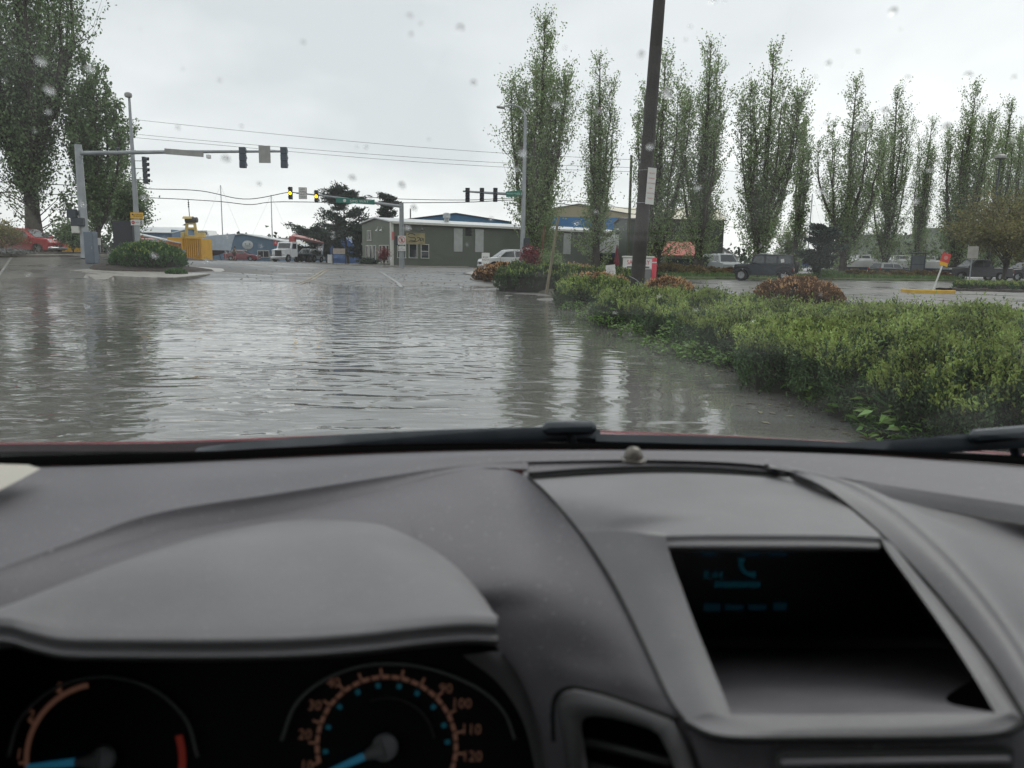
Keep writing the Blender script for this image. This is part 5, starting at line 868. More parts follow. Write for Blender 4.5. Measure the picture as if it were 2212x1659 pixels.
def vehicle(name, label, cat, loc, heading, S, group=None):
    """S: W, body [(x,z)...] upper outline front->rear, zb sill height, wheels (xf, xr), wr, ww, cabin [(x,z) windscreen base, roof front, roof rear, rear base], tumble, paint, side windows [(4 pts)]"""
    v = thing(name, label, cat, loc, heading, group); W = S['W']; hw = W / 2; zb = S.get('zb', .28); wr = S['wr']; xs = S['wheels']; ar = wr * 1.18; pm = S['paint']
    up = S['body']; xf, xr = up[0][0], up[-1][0]; low = []
    pts = [(xr, zb + .08), (xr + .15, zb)]
    for xw in sorted(xs):
        pts += [(xw + ar * math.cos(a), max(zb, wr + ar * math.sin(a)) if 0.05 < a < math.pi - .05 else zb) for a in np.linspace(math.pi, 0, 9)]
    pts += [(xf - .15, zb), (xf, zb + .08)]
    poly = pts + list(up); n = len(poly); cx = sum(p[0] for p in poly) / n; zc = zb + .35
    rings = []
    for y, ins in ((-hw, .045), (-hw + .07, 0), (hw - .07, 0), (hw, .045)):
        rings.append([(x - ins * (1 if x > cx else -1) * min(1, abs(x - cx) / 1.5), y * (1 - S.get('nose', .06) * max(0, abs(x - cx) / (abs(xf - cx)) - .6) / .4), z - ins * .8 if z > zc else z) for x, z in poly])
    mb = MB(); mb.v = [p for r_ in rings for p in r_]
    for k in range(3):
        for i in range(n): j = (i + 1) % n; mb.f.append((k * n + i, k * n + j, (k + 1) * n + j, (k + 1) * n + i))
    mb.f += [tuple(range(n))[::-1], tuple(3 * n + i for i in range(n))]
    bm = bmesh.new(); me0 = mb.mesh('body'); bm.from_mesh(me0); bmesh.ops.triangulate(bm, faces=[f for f in bm.faces if len(f.verts) > 4]); bm.to_mesh(me0); bm.free(); me0.shade_smooth(); me0.set_sharp_from_angle(angle=R(32)); body = link('body', me0, pm, v)
    cab = S['cabin']; z0 = min(cab[0][1], cab[-1][1]); z1 = max(c[1] for c in cab); tm = S.get('tumble', .2); yy = lambda z: (hw - .05) - tm * max(0, (z - z0)) / (z1 - z0)
    m = len(cab); ins = .05
    mb = MB(); mb.v = [(x, -yy(z), z) for x, z in cab] + [(x - (ins if i in (1,) else 0) * 0, -yy(z) + .08, z + (.03 if 0 < i < m - 1 else 0)) for i, (x, z) in enumerate(cab)] + [(x, yy(z) - .08, z + (.03 if 0 < i < m - 1 else 0)) for i, (x, z) in enumerate(cab)] + [(x, yy(z), z) for x, z in cab]
    for k in range(3):
        for i in range(m): j = (i + 1) % m; mb.f.append((k * m + i, k * m + j, (k + 1) * m + j, (k + 1) * m + i))
    mb.f += [tuple(range(m))[::-1], tuple(3 * m + i for i in range(m))]; mb.build('cabin', S.get('cabpaint', pm), v, smooth=30)
    for q in S['win']:
        for s in (-1, 1):
            mb = MB(); mb.prism([(x, s * (yy(z) - .012), z) for x, z in q], (0, s * .022, 0)); mb.build('side_window', M_vglass, v)
    def pane(i, j, nm):
        (xa, za), (xb, zb_) = cab[i], cab[j]; d = Vector((xb - xa, 0, zb_ - za)); L = d.length; d /= L; nn = Vector((d.z, 0, -d.x)); nn = nn if nn.x * (1 if i == 0 else -1) > 0 else -nn; A = Vector((xa, 0, za)) + d * L * .08; B = Vector((xb, 0, zb_)) - d * L * .06; mb = MB()
        mb.prism([A + nn * .028 + Vector((0, -yy(A.z) + .10, 0)), A + nn * .028 + Vector((0, yy(A.z) - .10, 0)), B + nn * .028 + Vector((0, yy(B.z) - .10, 0)), B + nn * .028 + Vector((0, -yy(B.z) + .10, 0))], nn * -.05); mb.build(nm, M_vglass, v)
    pane(0, 1, 'windscreen'); pane(m - 1, m - 2, 'rear_window')
    wm = wheel_mesh(wr, S.get('ww', .22))
    for xw in xs:
        for s in (-1, 1):
            w_ = link('wheel', wm[0], M_tyre, v); w_.location = (xw, s * (hw - S.get('ww', .22) / 2 + .01), wr); w_.rotation_euler = (0, 0, 0 if s < 0 else math.pi); link('rim', wm[1], M_rim, w_)
    hl = S.get('hl', (xf - .06, .72, .30, .15))
    for s in (-1, 1):
        mb = MB(); mb.box((hl[0], s * (hw - .28), hl[1]), (.14, hl[2], hl[3]), None, .03); mb.build('headlight', M_lamp, v, smooth=40); mb = MB(); tl = S.get('tl', (xr + .03, .85, .18, .22)); mb.box((tl[0], s * (hw - .16), tl[1]), (.1, tl[2], tl[3]), None, .02); mb.build('tail_light', M_tail, v, smooth=40)
        mb = MB(); mx_ = cab[0][0] - .25; mb.box((mx_, s * (hw + .10), cab[0][1] + .08), (.12, .2, .14), None, .04); mb.build('mirror', pm, v, smooth=40)
        for dxh in S.get('handles', ()): mb = MB(); mb.box((dxh, s * (hw + .008), z0 - .12), (.16, .03, .035)); mb.build('door_handle', S.get('hpaint', pm), v)
        for dg in S.get('gaps', ()): mb = MB(); mb.box((dg, s * (hw - .002), (z0 + zb) / 2 + .05), (.018, .012, (z0 - zb) * .82)); mb.build('door_gap', M_plas, v)
        mb = MB(); mb.box(((xs[0] + xs[1]) / 2, s * (hw - .03), zb - .02), (abs(xs[0] - xs[1]) - 2 * ar, .08, .1)); mb.build('sill', M_plas, v)
    gz = S.get('grille', .62); mb = MB(); mb.box((xf + .005, 0, gz), (.05, W * .52, .22), None, .02); mb.build('grille', S.get('gmat', M_plas), v, smooth=40)
    mb = MB(); mb.box((xf - .02, 0, zb + .14), (.16, W * .94, .2), None, .05); mb.build('bumper', S.get('bmat', pm), v, smooth=40); mb = MB(); mb.box((xr + .02, 0, zb + .16), (.16, W * .92, .2), None, .05); mb.build('bumper', S.get('bmat', pm), v, smooth=40)
    return v
def at(px, Y, dz=0.0): x = X_at(px, Y); return (x, Y, hz(x, Y) + dz)
HD = lambda a: R(a)
# white SUV
SUV = dict(W=1.95, body=[(2.45, .55), (2.48, .75), (2.38, .93), (1.9, 1.06), (1.1, 1.13), (-2.2, 1.12), (-2.42, .95), (-2.46, .6)], wheels=(1.5, -1.4), wr=.38, cabin=[(1.25, 1.10), (.45, 1.68), (-.4, 1.76), (-1.9, 1.68), (-2.3, 1.10)], win=[[(.95, 1.15), (.42, 1.58), (-.30, 1.65), (-.30, 1.15)], [(-.38, 1.15), (-.38, 1.65), (-1.25, 1.63), (-1.35, 1.15)], [(-1.45, 1.17), (-1.35, 1.61), (-1.8, 1.56), (-2.02, 1.22)]], paint=paint('white_car_paint', (.72, .73, .73)), handles=(.1, -.85), gaps=(.95, -.34, -1.35), tumble=.26, gmat=M_plas, hl=(2.32, .86, .42, .14))
v = vehicle('white_suv', 'white SUV parked in front of the green building wall', 'car', at(1098, 66), HD(196), SUV); mb = MB(); mb.tube([(.3, .7, 1.80), (-1.7, .7, 1.78)], .02, 6); mb.build('roof_rail', M_chr, v); mb = MB(); mb.tube([(.3, -.7, 1.80), (-1.7, -.7, 1.78)], .02, 6); mb.build('roof_rail', M_chr, v)
# dark four by four
JP = dict(W=1.78, zb=.48, body=[(1.95, .62), (1.97, 1.02), (1.9, 1.14), (.95, 1.20), (-1.95, 1.18), (-2.0, .70)], wheels=(1.45, -1.42), wr=.40, ww=.26, nose=.14, cabin=[(.85, 1.16), (.62, 1.80), (.2, 1.83), (-1.85, 1.80), (-1.95, 1.16)], win=[[(.72, 1.24), (.56, 1.72), (-.05, 1.73), (-.05, 1.24)], [(-.17, 1.24), (-.17, 1.73), (-.85, 1.73), (-.85, 1.24)], [(-.97, 1.24), (-.97, 1.73), (-1.75, 1.71), (-1.8, 1.24)]], paint=paint('dark_blue_black', (.016, .022, .03), .35), cabpaint=mat('hard_top', (.02, .023, .028), .55), handles=(.05, -.8), gaps=(.78, -.11, -.93), tumble=.08, bmat=M_plas, hl=(1.95, .93, .2, .2), grille=.9)
jp = vehicle('four_by_four', 'dark blue boxy four by four with rear spare wheel on the wet car park', 'car', at(1652, 54.5), HD(157), JP)
for xw in (1.45, -1.42):
    for s in (-1, 1):
        mb = MB(); prof = [(xw + a, z) for a, z in ((.62, .62), (.5, .88), (.25, .99), (-.25, .99), (-.52, .88), (-.68, .55))]; n = len(prof)
        for x, z in prof: mb.v += [(x, s * .84, z), (x, s * 1.0, z - .02), (x, s * 1.0, z + .05), (x, s * .84, z + .06)]
        for i in range(n - 1):
            for j in range(4): mb.f.append((4 * i + j, 4 * i + (j + 1) % 4, 4 * i + 4 + (j + 1) % 4, 4 * i + 4 + j))
        mb.build('wheel_flare', M_plas, jp)
sp = link('wheel', wheel_mesh(.40, .26)[0], M_tyre, jp); sp.location = (-2.15, .08, 1.02); sp.rotation_euler = (0, 0, R(-90)); link('rim', wheel_mesh(.40, .26)[1], M_rim, sp)
mb = MB(); mb.box((-2.03, .62, .82), (.02, .32, .17)); mb.build('number_plate', M_swhite, jp); mb = MB(); mb.box((-1.25, .925, 1.42), (.22, .01, .24), Matrix.Rotation(.2, 3, 'Y')); mb.build('sticker', M_swhite, jp); mb = MB(); mb.box((.1, 0, 1.88), (.5, .9, .07), None, .03); mb.build('roof_light_bar', M_galv, jp)
# grey pickup and the wagon behind it
PU = dict(W=1.98, zb=.42, body=[(2.85, .62), (2.9, .95), (2.75, 1.10), (1.3, 1.18), (-2.75, 1.18), (-2.85, .65)], wheels=(1.95, -1.7), wr=.40, ww=.26, cabin=[(1.35, 1.16), (.62, 1.82), (.2, 1.87), (-.75, 1.85), (-.98, 1.16)], win=[[(1.05, 1.22), (.55, 1.74), (-.02, 1.77), (-.02, 1.22)], [(-.12, 1.22), (-.12, 1.77), (-.68, 1.76), (-.80, 1.22)]], paint=paint('charcoal_paint', (.055, .057, .062), .3), handles=(.1,), gaps=(1.1, -.98), tumble=.22, bmat=M_chr, hl=(2.8, .95, .36, .22), grille=.88, gmat=M_chr)
gp_ = vehicle('pickup_truck', 'charcoal grey pickup truck parked under the golden olive tree', 'pickup truck', at(2112, 70), HD(182), PU)
WG = dict(SUV); WG.update(paint=paint('black_paint', (.02, .022, .025), .3), hl=(2.32, .86, .4, .14)); vehicle('dark_wagon', 'black wagon with pale window trim behind the grey pickup at picture edge', 'car', at(2222, 72.5), HD(182), WG)
HB = dict(W=1.70, zb=.25, body=[(1.85, .5), (1.88, .68), (1.78, .82), (1.0, .92), (-1.7, .93), (-1.85, .85), (-1.88, .5)], wheels=(1.2, -1.25), wr=.31, cabin=[(1.0, .90), (.55, 1.36), (.1, 1.42), (-1.45, 1.38), (-1.75, .92)], win=[[(.78, .95), (.5, 1.30), (-.2, 1.34), (-.2, .95)], [(-.28, .95), (-.28, 1.34), (-1.35, 1.31), (-1.5, .98)]], paint=paint('dark_green_paint', (.03, .05, .045), .3), cabpaint=mat('pale_roof', (.45, .47, .46), .4), gaps=(.75, -.24), tumble=.22)
vehicle('hatchback', 'small dark hatchback with pale roof parked behind the island shrubs', 'car', at(1923, 74), HD(20), HB)
VN = dict(W=1.95, zb=.35, body=[(2.3, .6), (2.35, .95), (2.2, 1.1), (1.5, 1.2), (-2.3, 1.2), (-2.35, .6)], wheels=(1.5, -1.5), wr=.36, cabin=[(1.6, 1.18), (1.0, 1.9), (.5, 1.95), (-2.2, 1.93), (-2.3, 1.18)], win=[[(1.3, 1.25), (.9, 1.8), (.3, 1.82), (.3, 1.25)], [(.2, 1.25), (.2, 1.82), (-.9, 1.82), (-.9, 1.25)], [(-1, 1.25), (-1, 1.82), (-2.05, 1.8), (-2.1, 1.25)]], paint=paint('silver_paint', (.42, .45, .46), .3), tumble=.2)
vehicle('silver_van', 'pale silver van facing out between the poplars beside the dark jeep', 'van', at(1558, 76), HD(-78), VN)
# red cars
RS = dict(W=1.82, zb=.26, body=[(2.35, .5), (2.4, .68), (2.25, .82), (1.0, .98), (-1.5, 1.0), (-2.35, .98), (-2.45, .8), (-2.42, .5)], wheels=(1.45, -1.4), wr=.33, cabin=[(1.15, .95), (.3, 1.40), (-.1, 1.45), (-.95, 1.40), (-1.75, .98)], win=[[(.85, 1.0), (.28, 1.34), (-.28, 1.37), (-.28, 1.0)], [(-.36, 1.0), (-.36, 1.37), (-.95, 1.32), (-1.4, 1.03)]], paint=paint('maroon_paint', (.17, .018, .03), .25), handles=(-.1, -1.0), gaps=(.9, -.32, -1.2), tumble=.24)
vehicle('sedan', 'dark red sedan parked in front of the small blue office', 'car', at(524, 112), HD(-2), RS)
RC = dict(RS); RC.update(paint=paint('bright_red_paint', (.42, .03, .04), .22), body=[(2.2, .5), (2.26, .75), (2.15, .95), (1.15, 1.08), (-1.9, 1.08), (-2.1, .9), (-2.1, .5)], cabin=[(1.25, 1.05), (.35, 1.58), (-.2, 1.64), (-1.6, 1.55), (-1.95, 1.05)], win=[[(.9, 1.1), (.3, 1.5), (-.3, 1.54), (-.3, 1.1)], [(-.38, 1.1), (-.38, 1.54), (-1.5, 1.46), (-1.7, 1.12)]], wr=.35, hl=(2.12, .86, .36, .2), bmat=M_chr)
x = X_at(62, 51.6); vehicle('red_car', 'bright red car behind the kerb, its rear hidden by shrubs', 'car', (x, 51.6, hz(x, 51.6) + .08), HD(-8), RC)
RP = dict(RC); RP.update(paint=paint('faded_red_paint', (.36, .05, .06), .3), bmat=M_plas, grille=.78); vehicle('red_suv', 'faded red SUV nosing out behind the round green bush', 'car', at(322, 66), HD(-30), RP)
WP = dict(PU); WP.update(paint=paint('white_truck_paint', (.70, .71, .72)), gmat=M_plas, bmat=M_galv); vehicle('pickup_truck', 'white pickup truck facing the street beside the crane truck', 'pickup truck', at(668, 110), HD(-108), WP)
# white crane truck
ct = thing('crane_truck', 'white crane truck with red boom parked beside the blue office', 'truck', at(634, 104), HD(-105)); pw = _M['white_truck_paint']
mb = MB(); mb.prism([(2.2, -.95, .6), (3.6, -.95, .6), (3.65, -.95, 1.55), (2.3, -.95, 1.75)], (0, 1.9, 0)); mb.build('bonnet', pw, ct)
mb = MB(); mb.prism([(.7, -1.05, .7), (2.3, -1.05, .7), (2.3, -1.05, 1.7), (1.95, -1.05, 2.55), (.7, -1.05, 2.65)], (0, 2.1, 0)); mb.build('cab', pw, ct)
mb = MB(); mb.prism([(2.28, -.85, 1.8), (2.28, .85, 1.8), (2.03, .85, 2.42), (2.03, -.85, 2.42)], (.04, 0, .015)); mb.build('windscreen', M_vglass, ct)
for s in (-1, 1): mb = MB(); mb.prism([(1.0, s * 1.06, 1.75), (2.05, s * 1.06, 1.75), (1.85, s * 1.06, 2.4), (1.0, s * 1.06, 2.4)], (0, s * .02, 0)); mb.build('side_window', M_vglass, ct); mb = MB(); mb.box((3.62, s * .72, 1.0), (.1, .3, .2), None, .03); mb.build('headlight', M_lamp, ct)
mb = MB(); mb.box((3.66, 0, 1.12), (.06, .95, .75), None, .02); mb.build('grille', M_plas, ct); mb = MB(); mb.box((3.75, 0, .55), (.2, 2.2, .32), None, .05); mb.build('bumper', M_chr, ct)
mb = MB(); mb.box((-2.0, 0, .9), (5.4, 1.0, .25)); mb.build('chassis', M_plas, ct); mb = MB(); mb.box((-2.4, 0, 1.15), (4.6, 2.3, .18)); mb.build('flat_bed', M_galv, ct)
for xw in (2.9, -2.6, -3.7):
    for s in (-1, 1): w_ = link('wheel', wheel_mesh(.5, .3)[0], M_tyre, ct); w_.location = (xw, s * .95, .5); w_.rotation_euler = (0, 0, 0 if s < 0 else math.pi); link('rim', wheel_mesh(.5, .3)[1], M_rim, w_)
Mrb = mat('crane_red', (.33, .07, .06), .5, var=.15); mb = MB(); mb.box((.1, 0, 2.2), (.6, .8, 2.4), None, .05); mb.build('crane_column', Mrb, ct); mb = MB(); mb.tube([(.1, 0, 3.4), (-1.5, 1.2, 3.1), (-3.4, 2.6, 2.6)], [.32, .28, .22], 4); mb.build('boom', mat('boom_pale_red', (.50, .26, .24), .5), ct); mb = MB(); mb.tube([(-3.4, 2.6, 2.6), (-3.2, 2.5, 1.0)], .14, 6); mb.build('outrigger', M_galv, ct)
# ---- yellow container with hydraulic winch machine
cY = 86; cx0, cx1 = X_at(393, cY), X_at(439, cY); zc0 = hz(cx0, cY) - .05; ch = P(416, 513, cY).z - zc0
cn = thing('shipping_container', 'yellow corrugated shipping container standing on end in the yard', 'container', ((cx0 + cx1) / 2, cY, zc0), R(-6)); My = mat('container_yellow', (.66, .36, .035), .5, var=.1, vscale=1); wC = cx1 - cx0
mb = MB(); prof = []; k = 9
for i in range(k):
    u = -wC / 2 + .1 + (wC - .2) * i / k; st_ = (wC - .2) / k; prof += [(u, 0), (u + st_ * .35, 0), (u + st_ * .5, .16), (u + st_ * .85, .16)]
prof.append((wC / 2 - .1, 0))
for x, y in prof: mb.v += [(x, y - .0, .12), (x, y, ch - .12)]
for i in range(len(prof) - 1): mb.f.append((2 * i, 2 * i + 2, 2 * i + 3, 2 * i + 1))
mb.build('corrugated_wall', My, cn)
mb = MB(); mb.box((0, 1.35, ch / 2), (wC - .22, 2.2, ch - .2)); mb.build('body', My, cn)
for nm, c, d in [('corner_post', (-wC / 2 + .06, 0, ch / 2), (.14, .16, ch)), ('corner_post', (wC / 2 - .06, 0, ch / 2), (.14, .16, ch)), ('top_rail', (0, 0, ch - .06), (wC - .26, .15, .13)), ('bottom_rail', (0, 0, .07), (wC - .26, .15, .14))]: mb = MB(); mb.box(c, d); mb.build(nm, My, cn)
for i, s in enumerate('CRANE'): pass
mb = MB()
for i, h_ in enumerate((.16, .10, .2, .12, .18, .14, .2)): mb.box((wC * .30, -.015, ch * .86 - i * .24), (.07, .01, h_))
mb.build('faded_lettering', mat('faded_print', (.45, .40, .32), .6), cn); tag(cn.children[-1], kind='stuff')
x = X_at(383, 88.2); yc2 = thing('shipping_container', 'second yellow container showing behind the upright one', 'container', (x, 88.2, hz(x, 88.2))); h2 = P(383, 513, 88.2).z - hz(x, 88.2); mb = MB(); mb.box((0, 0, h2 / 2), (1.6, 1.0, h2)); mb.build('body', My, yc2); mb = MB(); mb.box((0, -.52, h2 - .08), (1.62, .06, .16)); mb.build('top_rail', My, yc2)
wm_ = thing('winch_machine', 'pale yellow winch machine with hooded drum on top of the container', 'machine', ((cx0 + cx1) / 2 - .55, cY + 1.2, zc0 + ch), 0); Mw = mat('machine_yellow', (.55, .42, .14), .55, var=.15, vscale=2); hM = P(400, 468, cY + 1).z - (zc0 + ch)
for s in (-1, 1): mb = MB(); mb.prism([(s * .75, 0, 0), (s * .45, 0, 0), (s * .30, 0, hM * .7), (s * .55, 0, hM * .7)], (0, .25, 0)); mb.build('leg', Mw, wm_)
for z_ in (.15, hM * .45, hM * .68): mb = MB(); mb.box((0, .12, z_), (1.1, .22, .22)); mb.build('cross_beam', Mw, wm_)
mb = MB(); mb.tube([(-.55, .1, hM * .82), (.75, .1, hM * .86)], .30, 14); mb.build('drum', mat('drum_dark', (.06, .055, .05), .6), wm_, smooth=50)
mb = MB(); k = 8
for i in range(k + 1):
    a = math.pi * (.1 + .95 * i / k)
    for u in (-.75, .30): mb.v += [(u, .1 - .42 * math.cos(a), hM * .84 + .42 * math.sin(a))]
for i in range(k): mb.f.append((2 * i, 2 * i + 1, 2 * i + 3, 2 * i + 2))
mb.build('drum_hood', Mw, wm_, smooth=0)
mb = MB(); mb.tube([(-.1, .1, hM), (-.15, .1, hM + 1.9)], .04, 6); mb.build('mast_rod', M_plas, wm_)
for k in range(3): mb = MB(); mb.lathe([(.02, 0), (.11, .1), (.02, .22)], 8, Matrix.Translation((-.14, .1, hM + 1.0 + .22 * k))); mb.build('insulator', M_plas, wm_)
for u, w_ in ((-.9, .35), (.95, .5), (1.35, .4)): mb = MB(); mb.box((u, .1, .3), (w_, .6, .55), None, .04); mb.build('gear_box', Mw, wm_, smooth=30)
# ---- boats
def boat(name, label, loc, rz, L, B, H, mh, mbm, cabin=None, keel=0.0, group=None, zo=0.0):
    b = thing(name, label, 'boat', loc, rz, group); secs = []; n = 13
    for i in range(n):
        t_ = i / (n - 1); w_ = B / 2 * (1 - max(0, (t_ - .35) / .65) ** 2.2) * (0.72 + .28 * min(1, t_ / .35)); sh = H * (1 + .22 * t_ * t_); kd = H * .34 * (1 - t_ ** 4); x = -L / 2 + L * t_
        secs.append([(x + .12 * L * t_ ** 3, max(.01, w_), zo + sh), (x + .05 * L * t_ ** 3, max(.01, w_ * .92), zo + sh * .66), (x, max(.01, w_ * .72), zo + H * .34), (x - .04 * L * t_ ** 3, max(.008, w_ * .25), zo + H * .34 - kd * .8), (x - .05 * L * t_ ** 3, 0.0, zo + H * .34 - kd)])
    for nm, a, c, m_ in (('topsides', 0, 2, mh), ('bottom', 2, 4, mbm)):
        mb = MB(); k = c - a + 1
        for s in (1, -1):
            o_ = len(mb.v)
            for sc_ in secs: mb.v += [(x, y * s, z) for x, y, z in sc_[a:c + 1]]
            for i in range(n - 1):
                for j in range(k - 1): mb.f.append((o_ + i * k + j, o_ + i * k + j + 1, o_ + (i + 1) * k + j + 1, o_ + (i + 1) * k + j))
        ts = secs[0]; o_ = len(mb.v); pl_ = [(x, y, z) for x, y, z in ts[a:c + 1]] + [(x, -y, z) for x, y, z in ts[a:c + 1]][::-1]; mb.v += pl_; mb.f.append(tuple(range(o_, o_ + len(pl_)))); mb.build(nm, m_, b, smooth=40)
    mb = MB(); mb.v = [p for sc_ in secs for p in ((sc_[0][0], sc_[0][1] * .97, sc_[0][2] - .03), (sc_[0][0], -sc_[0][1] * .97, sc_[0][2] - .03))]
    for i in range(n - 1): mb.f.append((2 * i, 2 * i + 1, 2 * i + 3, 2 * i + 2))
    mb.build('deck', M_whitep, b)
    if cabin:
        for (x0, x1, w_, h_) in cabin:
            mb = MB(); z_ = zo + H * .98; mb.prism([(x0, -w_ / 2, z_), (x1, -w_ / 2, z_), (x1 - h_ * .5, -w_ / 2, z_ + h_), (x0 + h_ * .15, -w_ / 2, z_ + h_)], (0, w_, 0)); cb = mb.build('cabin', M_whitep, b, smooth=30)
            for s in (-1, 1): mb = MB(); mb.prism([(x0 + .3, s * (w_ / 2 + .01), z_ + h_ * .45), (x1 - h_ * .45, s * (w_ / 2 + .01), z_ + h_ * .45), (x1 - h_ * .6, s * (w_ / 2 + .01), z_ + h_ * .85), (x0 + .35, s * (w_ / 2 + .01), z_ + h_ * .85)], (0, s * .02, 0)); mb.build('cabin_window', M_vglass, cb)
    if keel: mb = MB(); mb.prism([(-L * .12, -.06, zo), (L * .14, -.06, zo + .05), (L * .08, -.06, zo - keel), (-L * .10, -.06, zo - keel)], (0, .12, 0)); mb.build('keel', mbm, b)
    for xs_ in (-.28, .12):
        for s in (-1, 1): mb = MB(); mb.tube([(L * xs_, s * B * .34, zo + H * .2), (L * xs_, s * B * .5, 0)], .04, 6); mb.build('stand', M_plas, b)
    return b
M_maroon = mat('bottom_maroon', (.085, .03, .05), .6, var=.15); M_bblue = mat('bottom_blue', (.03, .06, .20), .6)
M_hullw = mat('hull_white_blue', (.48, .56, .64), .3, var=.08)
sb = boat('sailing_boat', 'white sailing boat with maroon bottom propped beside the yellow container', at(452, 98), R(-18), 6.6, 2.6, 2.35, M_hullw, M_maroon, [(-1.2, 1.0, 1.7, .9)], 0.0, zo=.45)
def masted(label, px, Y, py_t, L=9, col=M_hullw, shr=True):
    b = boat('sailing_boat', label, at(px, Y), R(20), L, 2.8, 1.5, M_whitep, M_bblue, [(-2, 1.5, 1.8, .6)], 0.8, zo=1.2); zt_ = P(px, py_t, Y).z - b.location.z; mb = MB(); mb.tube([(.6, 0, 2.5), (.6, 0, zt_)], [.10, .07], 8); mb.build('mast', M_galv, b)
    mb = MB(); mb.tube([(.6, -1.0, zt_ * .62), (.6, 1.0, zt_ * .62)], .04, 5); mb.build('spreader', M_galv, b)
    for xs_, ys in ((-4.0, 0), (4.6, 0), (.5, -1.3), (.5, 1.3)): mb = MB(); mb.tube([(.6, 0, zt_), (xs_, ys, 2.7)], .012, 4, cap=False); mb.build('stay', M_galv, b)
masted('yacht with tall mast showing above the blue office roof', 476, 150, 400); masted('yacht with tall mast left of the lit signals', 583, 152, 421); masted('yacht with white mast behind the small thin poplar', 1737, 118, 418)
masted('yacht with shorter mast beside the white masted one', 1722, 124, 470, 8)
mb = boat('motor_yacht', 'white motor yacht with blue cover at the end of the green building', at(1352, 100), R(150), 9, 3.2, 2.6, M_whitep, M_bblue, [(-3.2, 1.8, 2.6, 1.4), (-2.6, .6, 2.0, 2.6)], 0.0, zo=1.1); q = MB(); q.prism([(1.5, -1.62, 2.3), (4.2, -1.2, 3.5), (1.0, -1.62, 3.8)], (0, .06, 0)); q.build('cover', mat('blue_cover', (.02, .08, .45), .6), mb)
for px, Y, rz, L, lab in [(1500, 90, 20, 7, 'white motor boat stored in front of the red roofed shed'), (1545, 94, 160, 6.5, 'white motor boat under the tent edge behind the silver van'), (1940, 92, 170, 5.5, 'white cabin boat behind the parked hatchback'), (2000, 95, 20, 6.5, 'white boat behind the dark notice board'), (770, 116, 10, 8, 'white boat stored beside the windswept pine'), (1862, 95, 10, 5.5, 'low white boat behind the small dark pine')]: boat('motor_boat', lab, at(px, Y), R(rz), L * .85, 2.2, 1.15, M_whitep, M_bblue, [(-1.2, .9, 1.5, .75)], 0, 'boats stored in the yard', .45)
# boat yard clutter by the pine
x = X_at(763, 100); t_ = thing('yard_sign', 'tan and blue yard sign board under the windswept pine', 'sign', (x, 92, hz(x, 92))); zq = lambda py: P(745, py, 92).z - hz(x, 92)
for s in (-1, 1): mb = MB(); mb.tube([(s * .75, 0, 0), (s * .75, 0, zq(537))], .06, 6); mb.build('post', M_wood, t_)
mb = MB(); mb.box((0, -.02, (zq(537) + zq(549)) / 2), (1.5, .05, zq(537) - zq(549))); mb.build('upper_board', mat('sign_tan', (.42, .36, .30), .6), t_); mb = MB(); mb.box((0, -.02, (zq(551) + zq(558)) / 2), (1.45, .05, zq(551) - zq(558))); mb.build('lower_board', mat('sign_blue', (.10, .18, .36), .6, var=.4, vscale=2), t_)
x = X_at(725, 100); t_ = thing('tarp_stack', 'blue tarpaulin covered stack below the pine', 'tarpaulin', (x, 104, hz(x, 104))); mb = MB(); mb.prism([(-1.6, 0, 0), (1.6, 0, 0), (1.6, 0, 2.2), (.5, 0, 3.3), (-.8, 0, 3.0), (-1.6, 0, 2.0)], (0, 3, 0)); mb.build('cover', mat('tarp_blue', (.06, .12, .30), .5, var=.3, vscale=1), t_)
x = X_at(713, 96); t_ = thing('white_post', 'short white box post at the yard entrance', 'post', (x, 96, hz(x, 96))); mb = MB(); mb.box((0, 0, .5), (.5, .4, 1.0), None, .03); mb.build('body', M_whitep, t_); mb = MB(); mb.box((0, 0, 1.03), (.56, .46, .06)); mb.build('cap', M_whitep, t_)
# bus stop style sign posts in the yard
for px, Y, top, lab, m_ in [(398, 84, 540, 'grey sign post in front of the yellow container', M_galv), (352, 80, 526, 'thin dark post with white top by the red SUV', M_swhite), (488, 96, 540, 'narrow street sign post in front of the sailing boat', M_galv), (218, 50, 514, 'thin white marker post by the utility cabinet', M_swhite)]: post_sign('sign_post', lab, px, 0, Y, top, .18 if px != 398 else .42, .45 if px != 398 else .95, m_, rpost=.03)
# low kerb of the yard
strip('kerb', [Vector((x, 80 + .12 * (x + 40), hz(x, 80 + .12 * (x + 40)) + .12)) for x in np.linspace(-46, -31, 10)], .2, .14, M_kerb, 'far kerb of the yard below the yellow container')
strip('kerb', cr_spline([Vector((*(PZ(px, py, .3).xy), 0)) for px, py in [(716, 571), (760, 574.5), (800, 577), (850, 579), (930, 582), (1000, 586)]], 20), .16, .12, M_kerb, 'low kerb in front of the green building') if False else None
kb = [Vector((x_, y_, hz(x_, y_) + .12)) for x_, y_ in [(X_at(716, 80), 80.5), (X_at(760, 80), 79.5), (X_at(800, 78), 78.5), (X_at(850, 76), 77), (X_at(930, 80), 82), (X_at(1010, 86), 88)]]
strip('kerb', cr_spline(kb, 24), .2, .14, M_kerb, 'low kerb curving in front of the green building')
mb = MB(); n_ = len(kb); ins_ = [Vector((-21, 94, hz(-21, 94) + .12)), Vector((-13.5, 83.4, hz(-13, 84) + .12)), Vector((-3, 91.5, hz(-3, 91) + .12))]
